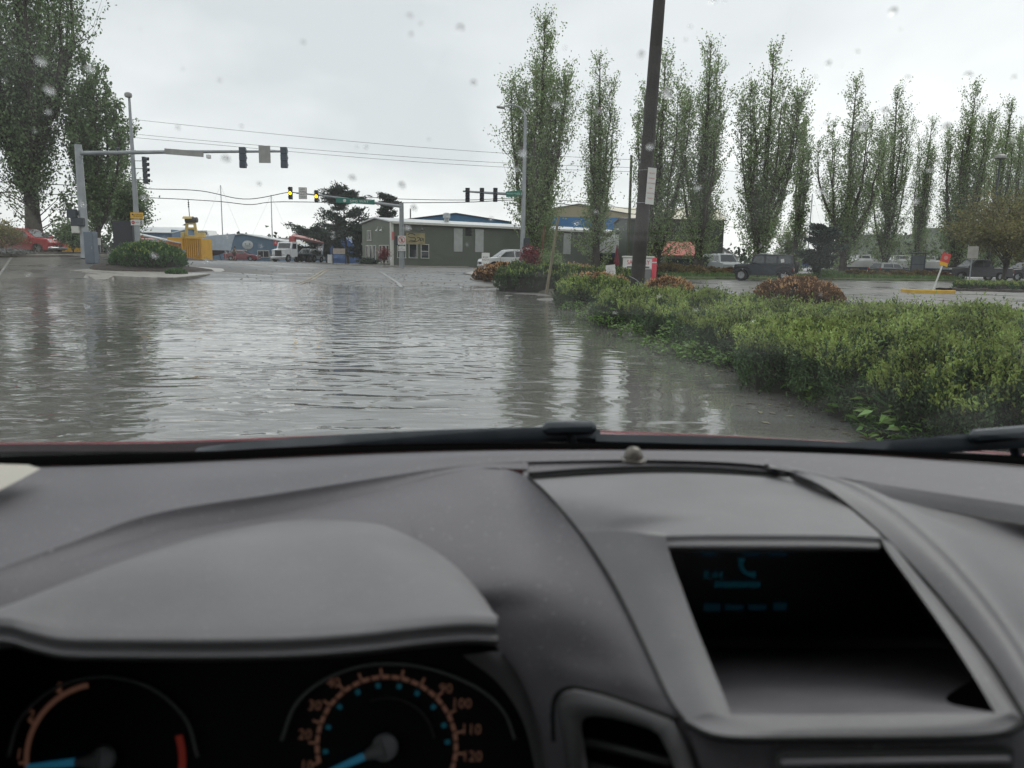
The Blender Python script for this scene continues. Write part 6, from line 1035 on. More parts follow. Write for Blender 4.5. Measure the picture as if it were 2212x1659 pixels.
# ---- dark yard fence behind the island on the right
f0, f1 = (X_at(1440, 74), 74), (X_at(1560, 78), 78); fe = thing('yard_fence', 'dark mesh fence below the boats behind the store sign', 'fence', (f0[0], f0[1], hz(*f0)), math.atan2(f1[1] - f0[1], f1[0] - f0[0])); Lf_ = math.hypot(f1[0] - f0[0], f1[1] - f0[1])
Mfe = mat('fence_screen', (.03, .04, .042), .8, var=.3, vscale=2)
for i in range(5): mb = MB(); mb.tube([(Lf_ * i / 4, 0, 0), (Lf_ * i / 4, 0, 1.5)], .04, 6); mb.build('post', M_plas, fe)
for i in range(4): mb = MB(); mb.box((Lf_ * (i + .5) / 4, 0, .72), (Lf_ / 4 - .08, .03, 1.3)); mb.build('panel', Mfe, fe)
# round mirror sign near the van
post_sign('mirror_post', 'round dark mirror on a post left of the silver van', 1524, 0, 70, 556, .05, .05, M_plas, 'post'); x = X_at(1524, 70); o_ = bpy.data.objects[[o.name for o in COL.objects if o.name.startswith('mirror_post')][-1]]; mb = MB(); mb.lathe([(.001, -.06), (.35, -.05), (.38, 0), (.3, .04)], 16, Matrix.Translation((0, -.08, P(1524, 562, 70).z - o_.location.z)) @ Matrix.Rotation(R(90), 4, 'X') @ Matrix.Diagonal((1, 1, -1, 1))); mb.build('mirror', M_sigblk, o_, smooth=40)
# folded parasol by the store sign
x = X_at(1332, 62); t_ = thing('parasol', 'folded dark red parasol beside the end of the green building', 'parasol', (x, 62, hz(x, 62))); mb = MB(); mb.tube([(0, 0, 0), (0, 0, 2.4)], .03, 6); mb.build('pole', M_plas, t_); mb = MB(); mb.lathe([(.20, .7), (.24, .8), (.14, 1.6), (.03, 2.4)], 10); mb.build('canopy', mat('parasol_red', (.16, .02, .035), .8), t_)
# ---- person walking across the street
def person(label, loc, rz, Ht=1.76):
    t_ = thing('person', label, 'person', loc, rz)
    k = Ht / 1.75; J = {'pel': (0, 0, .95), 'spn': (.02, 0, 1.15), 'chs': (.05, 0, 1.36), 'nck': (.07, 0, 1.50), 'hd0': (.09, 0, 1.56), 'hdm': (.11, 0, 1.65), 'hd1': (.10, 0, 1.74), 'shL': (.05, .19, 1.42), 'elL': (.13, .24, 1.16), 'wrL': (.28, .20, 1.02), 'haL': (.34, .18, .97), 'shR': (.05, -.19, 1.42), 'elR': (-.06, -.25, 1.16), 'wrR': (.02, -.24, .93), 'haR': (.05, -.23, .85), 'hiL': (0, .10, .92), 'knL': (.16, .11, .52), 'anL': (.06, .11, .09), 'toL': (.25, .12, .04), 'hiR': (0, -.10, .92), 'knR': (.02, -.11, .50), 'anR': (-.22, -.11, .12), 'toR': (-.06, -.12, .04)}
    Rr = {'pel': .15, 'spn': .145, 'chs': .16, 'nck': .065, 'hd0': .075, 'hdm': .10, 'hd1': .075, 'shL': .075, 'elL': .055, 'wrL': .038, 'haL': .035, 'shR': .075, 'elR': .055, 'wrR': .038, 'haR': .035, 'hiL': .10, 'knL': .065, 'anL': .045, 'toL': .04, 'hiR': .10, 'knR': .065, 'anR': .045, 'toR': .04}
    E = [('pel', 'spn'), ('spn', 'chs'), ('chs', 'nck'), ('nck', 'hd0'), ('hd0', 'hdm'), ('hdm', 'hd1'), ('chs', 'shL'), ('shL', 'elL'), ('elL', 'wrL'), ('wrL', 'haL'), ('chs', 'shR'), ('shR', 'elR'), ('elR', 'wrR'), ('wrR', 'haR'), ('pel', 'hiL'), ('hiL', 'knL'), ('knL', 'anL'), ('anL', 'toL'), ('pel', 'hiR'), ('hiR', 'knR'), ('knR', 'anR'), ('anR', 'toR')]
    def skin(names, edges, sc, nm, m_, cut=None):
        me = bpy.data.meshes.new(nm); ix = {n: i for i, n in enumerate(names)}; me.from_pydata([tuple(c * k for c in J[n]) for n in names], [(ix[a], ix[b]) for a, b in edges], []); o = bpy.data.objects.new(nm, me); COL.objects.link(o)
        md = o.modifiers.new('s', 'SKIN'); sub = o.modifiers.new('d', 'SUBSURF'); sub.levels = 1; sub.render_levels = 1
        for i, n in enumerate(names): me.skin_vertices[0].data[i].radius = (Rr[n] * sc * k, Rr[n] * sc * k); me.skin_vertices[0].data[i].use_root = (i == 0)
        m2 = bpy.data.meshes.new_from_object(o.evaluated_get(bpy.context.evaluated_depsgraph_get())); bpy.data.objects.remove(o); m2.name = nm; m2.shade_smooth(); m2.materials.clear(); return link(nm, m2, m_, t_)
    body = skin(list(J), E, 1.0, 'body', mat('skin', (.36, .22, .16), .6, var=.1))
    sub = ['pel', 'spn', 'chs', 'nck', 'shL', 'elL', 'wrL', 'shR', 'elR', 'wrR']; skin(sub, [e for e in E if e[0] in sub and e[1] in sub], 1.12, 'jacket', mat('jacket_tan', (.20, .17, .13), .8, var=.15))
    sub = ['pel', 'hiL', 'knL', 'hiR', 'knR']; skin(sub, [e for e in E if e[0] in sub and e[1] in sub], 1.14, 'shorts', mat('shorts_dark', (.035, .03, .035), .8))
    mb = MB(); mb.lathe([(.085, .0), (.115, .03), (.118, .09), (.09, .14), (.02, .165)], 14, Matrix.Translation((.10 * k, 0, 1.645 * k))); mb.build('hair', mat('hair_dark', (.03, .022, .016), .7), t_, smooth=0)
    for s in (-1, 1): mb = MB(); mb.lathe([(.001, 0), (.012, .004), (.012, .01)], 8, Matrix.Translation((.205 * k, s * .035, 1.655 * k)) @ Matrix.Rotation(R(90), 4, 'Y')); mb.build('eye', M_sblk, t_)
    mb = MB(); mb.tube([(.195 * k, 0, 1.65 * k), (.225 * k, 0, 1.62 * k)], [.010, .016], 6); mb.build('nose', _M['skin'], t_)
    for n in ('L', 'R'):
        h = Vector(J['ha' + n]) * k; s = 1 if n == 'L' else -1
        for q in range(4): mb = MB(); a = h + Vector((.01, (q - 1.5) * .018, -.02)); mb.tube([a, a + Vector((.02, 0, -.035)), a + Vector((.012, 0, -.06 - .006 * (q in (1, 2))))], [.009, .008, .006], 5); mb.build('finger', _M['skin'], t_)
        mb = MB(); mb.tube([h + Vector((.02, -s * .03, .0)), h + Vector((.045, -s * .035, -.035))], [.010, .007], 5); mb.build('thumb', _M['skin'], t_)
    for n in ('L', 'R'): mb = MB(); a = Vector(J['an' + n]) * k; b_ = Vector(J['to' + n]) * k; mb.box((a + b_) / 2 + Vector((0, 0, -.02)), (.28, .10, .09), None, .03); mb.build('shoe', M_plas, t_, smooth=40)
person('person in tan jacket and dark shorts walking past the dark red sedan', at(506, 98), R(10))
# ================================================================== own car: dashboard, windscreen, bonnet
CAR = thing('car', 'red car with grey dashboard standing in the flood, seen from its cabin', 'car', (0.27, 0.6, -0.15))
def plastic(name, col, rough, dust=0.0):
    m = bpy.data.materials.new(name); m.use_nodes = True; t = m.node_tree; b = t.nodes['Principled BSDF']
    tco = TN(t, 'ShaderNodeTexCoord'); n1 = TN(t, 'ShaderNodeTexNoise', Scale=7.0, Detail=6.0, Roughness=.6); t.links.new(tco.outputs['Object'], n1.inputs['Vector'])
    lo = tuple(c * .84 for c in col); hi = tuple(c * 1.16 for c in col); c1 = ramp(t, n1.outputs[0], [(.3, lo), (.7, hi)])
    if dust:
        n2 = TN(t, 'ShaderNodeTexNoise', Scale=300.0, Detail=1.0); t.links.new(tco.outputs['Object'], n2.inputs['Vector']); f = ramp(t, n2.outputs[0], [(.70, 0.0), (.735, dust)])
        mx_ = TN(t, 'ShaderNodeMix', data_type='RGBA'); t.links.new(f, mx_.inputs[0]); t.links.new(c1, mx_.inputs[6]); mx_.inputs[7].default_value = (.5, .5, .48, 1); c1 = mx_.outputs[2]
    t.links.new(c1, b.inputs['Base Color']); r1 = ramp(t, n1.outputs[0], [(.3, rough - .05), (.7, rough + .06)]); t.links.new(r1, b.inputs['Roughness'])
    n3 = TN(t, 'ShaderNodeTexNoise', Scale=520.0, Detail=3.0); t.links.new(tco.outputs['Object'], n3.inputs['Vector']); bp = TN(t, 'ShaderNodeBump', Strength=.7, Distance=.0006)
    t.links.new(n3.outputs[0], bp.inputs['Height']); t.links.new(bp.outputs[0], b.inputs['Normal']); b.inputs['Specular IOR Level'].default_value = .4
    return m
M_dash = plastic('dash_grey', (.150, .143, .156), .50, .35)
M_dash2 = plastic('dash_grey_lit', (.205, .199, .206), .47, .2)  # same dash plastic in a paler copy, brighter light put into its colour
M_black = mat('black_trim_soft', (.03, .03, .031), .6, var=.1)
M_frit = mat('black_ceramic', (.004, .004, .004), 1.0, spec=.0, var=.1)
M_rub = mat('wiper_rubber', (.040, .050, .062), .42, var=.2, vscale=30)
M_redp = mat('red_car_paint', (.20, .012, .022), .22, var=.06, coat=.6)
M_gauge = mat('gauge_black', (.007, .007, .009), .6, var=.1, spec=.2)
M_chrome = mat('dull_chrome', (.25, .26, .25), .3, metal=.7, var=.08)
M_seam = mat('seam_shadow', (.006, .006, .007), .8, var=.05)
M_trim = mat('pillar_trim', (.55, .52, .46), .7, var=.05)
def Z_(L): return [PZ(a, b, c) for a, b, c in L]
def Y_(L): return [P(a, b, c) for a, b, c in L]
zt = 1.03
seamL = [(1140, 1030), (1185, 1072), (1250, 1150), (1310, 1240), (1360, 1335), (1405, 1430), (1442, 1508), (1476, 1556)]
seamR = [(1652, 1006), (1760, 1046), (1852, 1112), (1950, 1206), (2048, 1318), (2130, 1424), (2186, 1512), (2212, 1556)]
yL = [PZ(1140, 1030, zt).y, .70, .645, .592, .545, .500, .463, .442]; yR = [PZ(1652, 1006, zt).y, .70, .645, .588, .532, .482, .444, .425]
CL = [P(a, b, y) for (a, b), y in zip(seamL, yL)]; CR = [P(a, b, y) for (a, b), y in zip(seamR, yR)]
# --- top panel, back to the windscreen
R0 = Z_([(-260, 1018, zt), (-150, 1014, zt), (100, 1007, zt), (350, 1000, zt), (600, 989, zt), (850, 978, zt), (1050, 973, zt), (1300, 972, zt), (1500, 973, zt), (1700, 976, zt), (1900, 984, zt), (2212, 1008, zt), (2450, 1030, zt)])
R1 = Z_([(-260, 1330, zt - .012), (-90, 1262, zt - .008), (130, 1180, zt - .004), (340, 1108, zt), (600, 1066, zt), (830, 1030, zt), (1010, 1005, zt), (1200, 996, zt), (1430, 994, zt), (1650, 1005, zt), (1900, 1046, zt), (2212, 1092, zt), (2450, 1130, zt)])
def step(row, dpy, dY): return None
dsh = MB(); mid = [(a + b) / 2 + Vector((0, 0, .004)) for a, b in zip(R0, R1)]; midtop = mid; mid2 = [a * .15 + b * .85 + Vector((0, 0, .0015)) for a, b in zip(R0, R1)]
loft(dsh, [R0, mid, mid2, R1], 72, 20)
# --- step (faces the cabin) down to the valley, driver side
def lowered(pts, dpy, dY): return [P(a, b + d, PZ(a, b, z).y - dY) for (a, b, z), d in zip(pts, dpy)]
r1d = [(-260, 1330, zt - .012), (-90, 1262, zt - .008), (130, 1180, zt - .004), (340, 1108, zt), (600, 1066, zt), (830, 1030, zt), (1010, 1005, zt), (1140, 999, zt)]
S1 = lowered(r1d, [8, 10, 14, 20, 19, 12, 4, 3], .003); S2 = lowered(r1d, [16, 22, 34, 46, 44, 27, 9, 14], .011)
loft(dsh, [Z_(r1d), S1, S2], 48, 10)
zv = 1.012
V1 = Z_([(-260, 1372, zv), (-90, 1315, zv), (130, 1250, zv), (360, 1195, zv), (620, 1150, zv), (880, 1120, zv), (1060, 1108, zv), (1214, 1106, zv + .002)])
V2 = Z_([(-260, 1470, .99), (-90, 1420, .99), (150, 1380, .985), (400, 1340, .985), (700, 1310, .985), (950, 1275, .985), (1090, 1240, .994), (1290, 1212, .998)])
loft(dsh, [S2[:6], V1[:6], V2[:6]], 44, 16)
F0 = [V2[5]] + Z_([(1080, 1236, .994), (1180, 1222, .997), (1290, 1212, .998)])
FS = [S2[5], S2[6], S2[6] * .4 + S2[7] * .6, S2[7]]; FV = [V1[5], V1[6], V1[6] * .45 + V1[7] * .55, CL[1] * .5 + CL[2] * .5]; FS[3] = CL[0]; F0[3] = CL[2] * .35 + CL[3] * .65
F1 = Y_([(1000, 1330, .583), (1120, 1322, .578), (1230, 1318, .566), (1350, 1322, .550)])
F2 = Y_([(1086, 1412, .565), (1170, 1415, .556), (1280, 1420, .536), (1402, 1428, .505)])
F3 = Y_([(1130, 1478, .552), (1220, 1482, .538), (1330, 1492, .508), (1442, 1510, .467)])
F4 = Y_([(1166, 1580, .535), (1240, 1585, .520), (1350, 1590, .490), (1472, 1560, .448)])
F5 = Y_([(1185, 1720, .520), (1260, 1720, .505), (1380, 1720, .475), (1520, 1700, .440)])
F1[3] = CL[4] * .9 + CL[3] * .1; F2[3] = CL[5]; F3[3] = CL[6]; F4[3] = CL[7]
loft(dsh, [FS, FV, F0, F1, F2, F3, F4, F5], 32, 64)
loft(dsh, [Z_([(1600, 1000, zt - .004), (1700, 1008, zt - .004), (1860, 1035, zt - .004)]), Z_([(1600, 1080, zt - .022), (1720, 1090, zt - .022), (1880, 1110, zt - .022)])], 12, 5)
loft(dsh, [Z_([(1130, 996, zt - .001), (1290, 992, zt - .001), (1430, 991, zt - .001), (1560, 995, zt - .001), (1720, 1008, zt - .001)]), Z_([(1130, 1040, zt - .012), (1290, 1030, zt - .012), (1430, 1027, zt - .012), (1560, 1030, zt - .012), (1720, 1042, zt - .012)])], 20, 4)
DASH = dsh.build('dashboard', M_dash, CAR, world=True, smooth=0); tag(DASH, 'grey dashboard with instrument hood and display pod')
# --- instrument hood
hd = MB()
HA = Z_([(-330, 1450, .985), (-150, 1400, .995), (0, 1345, 1.0), (150, 1268, 1.008), (300, 1200, 1.010), (450, 1150, 1.011), (600, 1120, 1.011), (700, 1114, 1.011), (800, 1126, 1.011), (900, 1166, 1.009), (980, 1220, 1.004), (1040, 1285, .998), (1078, 1345, .992)])
lip = [(-330, 1378), (-150, 1366), (0, 1352), (70, 1368), (140, 1383), (250, 1386), (400, 1387), (550, 1386), (680, 1381), (800, 1371), (900, 1359), (1000, 1350), (1074, 1352)]
HL = [P(a, b - 8, .452) for a, b in lip]
HM = [a * .52 + b * .48 + Vector((0, 0, .012 * math.sin(math.pi * min(1, max(0, i / 12))) + .004)) for i, (a, b) in enumerate(zip(HA, HL))]
HM2 = [a * .1 + b * .9 + Vector((0, 0, .004)) for a, b in zip(HA, HL)]
loft(hd, [HA, HM, HM2, HL], 60, 24)
HL1 = [P(a, b + 1, .4505) for a, b in lip]; HL2 = [P(a, b + 18, .4525) for a, b in lip]; HL3 = [P(a, b + 38, .4545) for a, b in lip]; HL4 = [P(a, b + 42, .56) for a, b in lip]
loft(hd, [HL, HL1, HL2, HL3, HL4], 60, 21)
hd.build('instrument_hood', M_dash2, DASH, smooth=0).location = -CAR.location
def dchild(mb, name, m, smooth=0, parent=None):
    o = mb.build(name, m, parent or DASH, smooth=smooth); o.location = -CAR.location; return o
# side cheek between lens and flank
ck = MB(); loft(ck, [Y_([(1000, 1416, .56), (1040, 1410, .56), (1082, 1406, .566)]), Y_([(1075, 1475, .565), (1095, 1460, .565), (1120, 1452, .567)]), Y_([(1130, 1560, .562), (1142, 1550, .562), (1156, 1540, .563)]), Y_([(1160, 1680, .558), (1170, 1670, .558), (1180, 1660, .556)])], 10, 25)
dchild(ck, 'cluster_surround', M_dash2)
# --- centre stack
cs = MB(); 
top0 = [CL[0], PZ(1290, 1019, zt + .002), PZ(1430, 1016, zt + .003), PZ(1560, 1019, zt + .002), PZ(1706, 1031, zt)]
top1 = [CL[1], P(1300, 1066, .695), P(1450, 1058, .695), P(1600, 1060, .692), P(1800, 1074, .678)]
top2 = [CL[2], P(1370, 1108, .637), P(1520, 1090, .648), P(1660, 1092, .646), P(1880, 1136, .62)]
lipd = [P(1438, 1158, .588), P(1530, 1156, .580), P(1670, 1156, .578), P(1800, 1157, .578), P(1902, 1161, .58)]
top3 = [P(1415, 1150, .600), P(1530, 1128, .612), P(1660, 1128, .611), P(1790, 1134, .606), P(1898, 1152, .592)]
loft(cs, [top0, top1, top2, top3, lipd], 40, 40)
# corner fill to the right seam
loft(cs, [[P(1706, 1031, PZ(1706, 1031, zt).y), P(1800, 1074, .678), P(1880, 1136, .62), P(1902, 1161, .58)], [P(1722, 1030, .745), P(1812, 1080, .675), P(1905, 1160, .614), P(1935, 1196, .588)], [P(1730, 1032, .742), P(1822, 1088, .672), P(1915, 1168, .617), P(1952, 1208, .597)]], 20, 9)
# left frame, right frame, bottom frame
inL = [P(1438, 1158, .588), P(1448, 1200, .575), P(1470, 1262, .552), P(1500, 1345, .517), P(1538, 1440, .476), P(1580, 1543, .436)]
inR = [P(1902, 1161, .58), P(1918, 1192, .568), P(1975, 1270, .537), P(2040, 1362, .497), P(2100, 1455, .458), P(2150, 1540, .428)]
oL = cr_spline([CL[2], CL[3], CL[4], CL[5], CL[6], CL[7]], 6)
mL = [a * .5 + b * .5 + Vector((0, -.001, .003)) for a, b in zip(oL, inL)]
loft(cs, [oL, mL, inL], 40, 14)
oR = cr_spline([CR[3], CR[3] * .4 + CR[4] * .6, CR[4], CR[5], CR[6], CR[7]], 6)
mR = [a * .5 + b * .5 + Vector((0, -.001, .003)) for a, b in zip(oR, inR)]
loft(cs, [inR, mR, oR], 40, 14)
bot_in = [P(1580, 1543, .436), P(1720, 1544, .433), P(1860, 1543, .431), P(2010, 1541, .429), P(2150, 1540, .428)]
bot_out = [P(1476, 1556, .442), P(1560, 1588, .420), P(1760, 1590, .416), P(2120, 1584, .414), P(2212, 1556, .425)]
bot_mid = [mL[5], P(1660, 1570, .423), P(1810, 1569, .421), P(2060, 1564, .419), mR[5]]
loft(cs, [bot_in, bot_mid, bot_out], 36, 14)
# lip underside and recess floor
lip1 = [P(1440, 1168, .587), P(1530, 1166, .579), P(1670, 1166, .577), P(1800, 1167, .577), P(1901, 1171, .579)]
lip2 = [P(1444, 1187, .588), P(1530, 1188, .580), P(1670, 1188, .578), P(1800, 1188, .578), P(1899, 1190, .580)]
lip3 = [P(1450, 1192, .68)] + [P(a, 1192, .68) for a in (1530, 1670, 1800, 1895)]
loft(cs, [lipd, lip1, lip2, lip3], 40, 19)
POD = dchild(cs, 'display_pod', M_dash2); tag(POD, 'grey display pod with a hooded screen')
fl = MB(); loft(fl, [bot_in, [p + Vector((0, .05, -.022)) for p in bot_in], [P(1510, 1452, .60), P(1650, 1446, .60), P(1800, 1446, .60), P(1950, 1449, .60), P(2100, 1460, .60)], [P(1480, 1400, .675), P(1600, 1400, .675), P(1750, 1400, .675), P(1900, 1400, .675), P(2080, 1400, .675)]], 36, 24)
dchild(fl, 'display_tray', M_dash)
sw = MB(); backL = [P(1440, 1178, .68), P(1444, 1210, .68), P(1452, 1262, .68), P(1462, 1330, .68), P(1474, 1400, .676), P(1500, 1460, .62)]
loft(sw, [inL, backL], 24, 8); dchild(sw, 'display_surround', M_black); sw = MB()
backR = [P(1895, 1178, .68), P(1915, 1205, .68), P(1960, 1270, .68), P(2010, 1335, .68), P(2062, 1400, .676), P(2110, 1470, .60)]
loft(sw, [inR, backR], 24, 8); dchild(sw, 'display_surround', M_black)
scn = MB(); scn.quad(P(1420, 1170, .684), P(1960, 1170, .684), P(2110, 1420, .684), P(1440, 1420, .684)); dchild(scn, 'screen', mat('screen_glass', (.016, .017, .020), .3, spec=.6, var=.1), None)
M_teal = mat('screen_teal', (.0, .02, .03), .5, var=0, emit=((.02, .26, .36), .035)); M_teal2 = mat('screen_teal_dim', (.0, .01, .02), .5, var=0, emit=((.02, .16, .26), .02))
def onscreen(px, py): return P(px, py, .6825)
pxs = (P(1700, 1260, .6825) - P(1600, 1260, .6825)).length / 100
def stext(s, px, py, size, m): p = onscreen(px, py); o = text(s, size * pxs, m, DASH, Matrix.Translation(p) @ FRONT, 'display_text', .0002); o.location = -CAR.location
stext('8:44', 1541, 1243, 25, M_teal)
ph = MB(); ph.tube(cr_spline([onscreen(1602, 1207), onscreen(1601, 1224), onscreen(1612, 1238), onscreen(1630, 1242)], 9), [.0035, .0022, .0018, .0017, .0017, .0017, .0018, .0022, .0035], 8); dchild(ph, 'phone_symbol', M_teal)
tx = MB()
for i in range(10): c = onscreen(1548 + i * 10, 1263 - (i % 3 == 1)); tx.box(c, (7 * pxs, .0004, 13 * pxs))
dchild(tx, 'display_text', M_teal, None)
tb = MB()
tb_ = None
for a, b, c, d in [(1515, 1545, 1196, 10), (1604, 1640, 1197, 8), (1660, 1700, 1197, 8), (1520, 1556, 1312, 18), (1566, 1606, 1312, 12), (1616, 1656, 1312, 12), (1670, 1700, 1310, 18)]: c_ = onscreen((a + b) / 2, c); tb = MB(); tb.box(c_, ((b - a) * pxs, .0004, d * pxs)); dchild(tb, 'soft_key', M_teal2, None)
ol = MB(); ol.box(P(1469, 1271, .665), (.003, .002, .004)); dchild(ol, 'warning_light', mat('amber_dot', (.3, .06, .01), .5, emit=((.6, .12, .02), .2)), None)
# --- passenger side
ps = MB(); zs = [PZ(a, b, zt).y for a, b in [(1652, 1006)]]
r1p = [(1652, 1005, zt), (1760, 1020, zt), (1900, 1046, zt), (2060, 1070, zt), (2212, 1092, zt), (2450, 1130, zt)]
p1 = lowered(r1p, [2, 6, 12, 16, 18, 20], .005); p2 = lowered(r1p, [5, 14, 28, 36, 40, 44], .010)
loft(ps, [Z_(r1p), p1, p2], 30, 9)
wallt = [(1664, 1010, .765), (1800, 1040, .715), (1905, 1096, .655), (2005, 1178, .595), (2096, 1276, .538), (2172, 1376, .488), (2225, 1462, .450), (2260, 1530, .430)]
WT = [P(a, b, y) for a, b, y in wallt]; WT0 = [a * .35 + b * .65 + Vector((-.001, 0, .003)) for a, b in zip(CR, WT)]
loft(ps, [CR, WT0, WT], 40, 9)
pw = cr_spline(WT, 8); far_ = [p2[5], P(2460, 1200, .68), P(2480, 1240, .65), P(2500, 1300, .59), P(2520, 1380, .54), P(2540, 1460, .50), P(2560, 1540, .46), P(2580, 1620, .43)]
mid_ = [p2[2] * .5 + p2[3] * .5, p2[2] * .45 + p2[3] * .55 + Vector((0, -.035, -.001)), P(2130, 1165, .655), P(2190, 1230, .607), P(2240, 1300, .560), P(2290, 1390, .510), P(2330, 1470, .470), P(2370, 1550, .44)]
ed = [a * .8 + b * .2 + Vector((0, 0, .006)) for a, b in zip(pw, mid_)]
loft(ps, [pw, ed, mid_, far_], 40, 22)
dchild(ps, 'passenger_panel', M_dash2)
# --- ends of the dashboard, out to the doors, and the glove box below
def edge_out(pts, xto, name, m):
    mb = MB(); n = len(pts); mid = [Vector((p.x * .5 + xto * .5, p.y - .01, p.z - .003)) for p in pts]; end = [Vector((xto, p.y - .05, p.z - .012)) for p in pts]
    for r_ in (pts, mid, end): mb.v += [tuple(p) for p in r_]
    for k in (0, 1):
        for i in range(n - 1): mb.f.append((k * n + i, k * n + i + 1, (k + 1) * n + i + 1, (k + 1) * n + i))
    return dchild(mb, name, m, 30)
rp = [R0[-1], midtop[-1], R1[-1], p1[5], p2[5]] + cr_spline(far_, 12)[1:]; lastp = rp[-1]; rp += [lastp + Vector((0, .02, -.12)), lastp + Vector((0, .10, -.40))]
edge_out(rp, 1.17, 'passenger_end', M_dash2)
gbx = cr_spline(WT, 14)[9:] + [far_[7]]; mb = MB(); g0 = [WT[7], mid_[7], far_[7]]; g1 = [p + Vector((0, .03, -.14)) for p in g0]; g2 = [p + Vector((0, .10, -.40)) for p in g0]; loft(mb, [g0, g1, g2], 16, 9); dchild(mb, 'glove_box', M_dash)
edge_out([R0[0], midtop[0], R1[0], S1[0], S2[0], V1[0], V2[0], V2[0] + Vector((0, .03, -.3))], -.64, 'driver_end', M_dash)
# --- lower console under the pod with the middle vent
lc = MB(); loft(lc, [[p + Vector((0, .004, -.001)) for p in bot_out], Y_([(1500, 1620, .436), (1600, 1622, .421), (1760, 1618, .417), (2120, 1608, .414), (2260, 1590, .42)]), Y_([(1540, 1760, .425), (1640, 1760, .410), (1790, 1755, .405), (2140, 1745, .402), (2320, 1720, .405)])], 36, 14)
dchild(lc, 'centre_console', M_dash)
vb = MB()
vb.add([P(1672, 1634, .408), P(1700, 1622, .408), P(2160, 1612, .406), P(2190, 1618, .406), P(2185, 1720, .394), P(1700, 1730, .394)], [(0, 1, 2, 3, 4, 5)]); dchild(vb, 'centre_vent', M_black, None)
vs2 = MB(); vs2.tube([P(1690, 1650, .402), P(2180, 1642, .400)], .002, 6); dchild(vs2, 'vent_slat', M_dash)
# --- driver's air vent
def ringmesh(outer, inner, yo, yi):
    vy = lambda a: .503 - (a - 1200) / 300 * .066 - .006
    mb = MB(); n = len(outer); o_ = [P(a, b, vy(a) + .008) for a, b in outer]; i0 = [P((a * .85 + c * .15), (b * .85 + d * .15), vy(a)) for (a, b), (c, d) in zip(outer, inner)]
    i1 = [P(a, b, vy(a)) for a, b in inner]; i2 = [P(a, b, vy(a) + .007) for a, b in inner]; mb.v += [tuple(p) for r_ in (o_, i0, i1, i2) for p in r_]
    for k in range(3):
        for i in range(n): j = (i + 1) % n; mb.f.append((k * n + i, k * n + j, (k + 1) * n + j, (k + 1) * n + i))
    return mb, i2
outer = [(1202, 1532), (1206, 1508), (1220, 1494), (1245, 1490), (1300, 1502), (1360, 1520), (1420, 1540), (1456, 1556), (1490, 1620), (1530, 1720), (1380, 1760), (1240, 1740)]
inner = [(1256, 1572), (1258, 1556), (1268, 1548), (1284, 1546), (1320, 1550), (1360, 1560), (1402, 1574), (1424, 1586), (1446, 1630), (1476, 1720), (1380, 1745), (1280, 1730)]
mb, i2 = ringmesh(outer, inner, .536, .534); dchild(mb, 'air_vent', M_dash2)
mb = MB(); mb.add(i2, [tuple(range(len(i2)))]); dchild(mb, 'vent_duct', M_frit, None)
mb = MB(); mb.tube([P(1264, 1602, .487), P(1350, 1622, .468), P(1448, 1648, .446)], .0028, 6); dchild(mb, 'vent_slat', M_black)
mb = MB(); mb.tube([P(1262, 1650, .487), P(1350, 1672, .468), P(1460, 1700, .444)], .0028, 6); dchild(mb, 'vent_slat', M_black)
def seam(pts, r_=.0013, name='panel_gap', ys=None): mb = MB(); mb.tube(cr_spline(pts, 40), r_, 6); dchild(mb, name, M_seam)
seam([P(a, b, .505 - (a - 1200) / 300 * .066 - .004) for a, b in [(1196, 1600), (1194, 1540), (1200, 1506), (1218, 1488), (1246, 1484), (1300, 1496), (1380, 1522), (1460, 1552)]], .0018)
seam([p + Vector((0, -.002, .001)) for p in CL], .0013); seam([p + Vector((0, -.002, .001)) for p in CR], .0014)
seam([p + Vector((0, -.003, .0)) for p in bot_out], .0018)
# defrost slot, sensor
for k, (dp, r_) in enumerate([(0, .0030), (7, .0018)]):
    mb = MB(); mb.tube(cr_spline([PZ(1142, 1026 + dp, zt + .001), PZ(1280, 1015 + dp, zt + .004), PZ(1420, 1011 + dp, zt + .005), PZ(1560, 1015 + dp, zt + .004), PZ(1700 - dp * 3, 1027 + dp, zt + .001)], 30), r_, 6); dchild(mb, 'defrost_slot', M_seam)
c_ = PZ(1368, 997, zt + .004); mb = MB(); mb.lathe([(.0135, 0), (.0145, .001), (.0145, .003), (.0105, .004), (.0102, .008), (.0085, .0125), (.0055, .0155), (.002, .0167), (.0003, .0168)], 24, Matrix.Translation(c_)); dchild(mb, 'light_sensor', mat('sensor_bronze', (.16, .145, .125), .22, metal=.4, var=.1), 40)
# --- instrument cluster
nrm = Vector((0, -math.cos(R(24)), math.sin(R(24)))); o0 = P(835, 1610, .585)
def PL(px, py, off=0.0):
    v = ray(px, py); k = (o0 + nrm * off - CAM).dot(nrm) / v.dot(nrm); return CAM + v * k
mb = MB(); mb.quad(PL(-420, 1360), PL(1200, 1360), PL(1260, 1800), PL(-420, 1800)); dchild(mb, 'cluster_face', M_gauge, None)
M_org = mat('dial_orange', (.30, .17, .125), .6, var=.15, vscale=200, emit=((.5, .24, .16), .06)); M_blu = mat('dial_blue', (.02, .13, .18), .6, var=.1, emit=((.03, .3, .42), .05)); M_rdz = mat('dial_red', (.5, .07, .05), .6, emit=((.5, .05, .03), .05))
Mup = Matrix((( 1, 0, 0, 0), (0, math.sin(R(24)), -math.cos(R(24)), 0), (0, math.cos(R(24)), math.sin(R(24)), 0), (0, 0, 0, 1)))
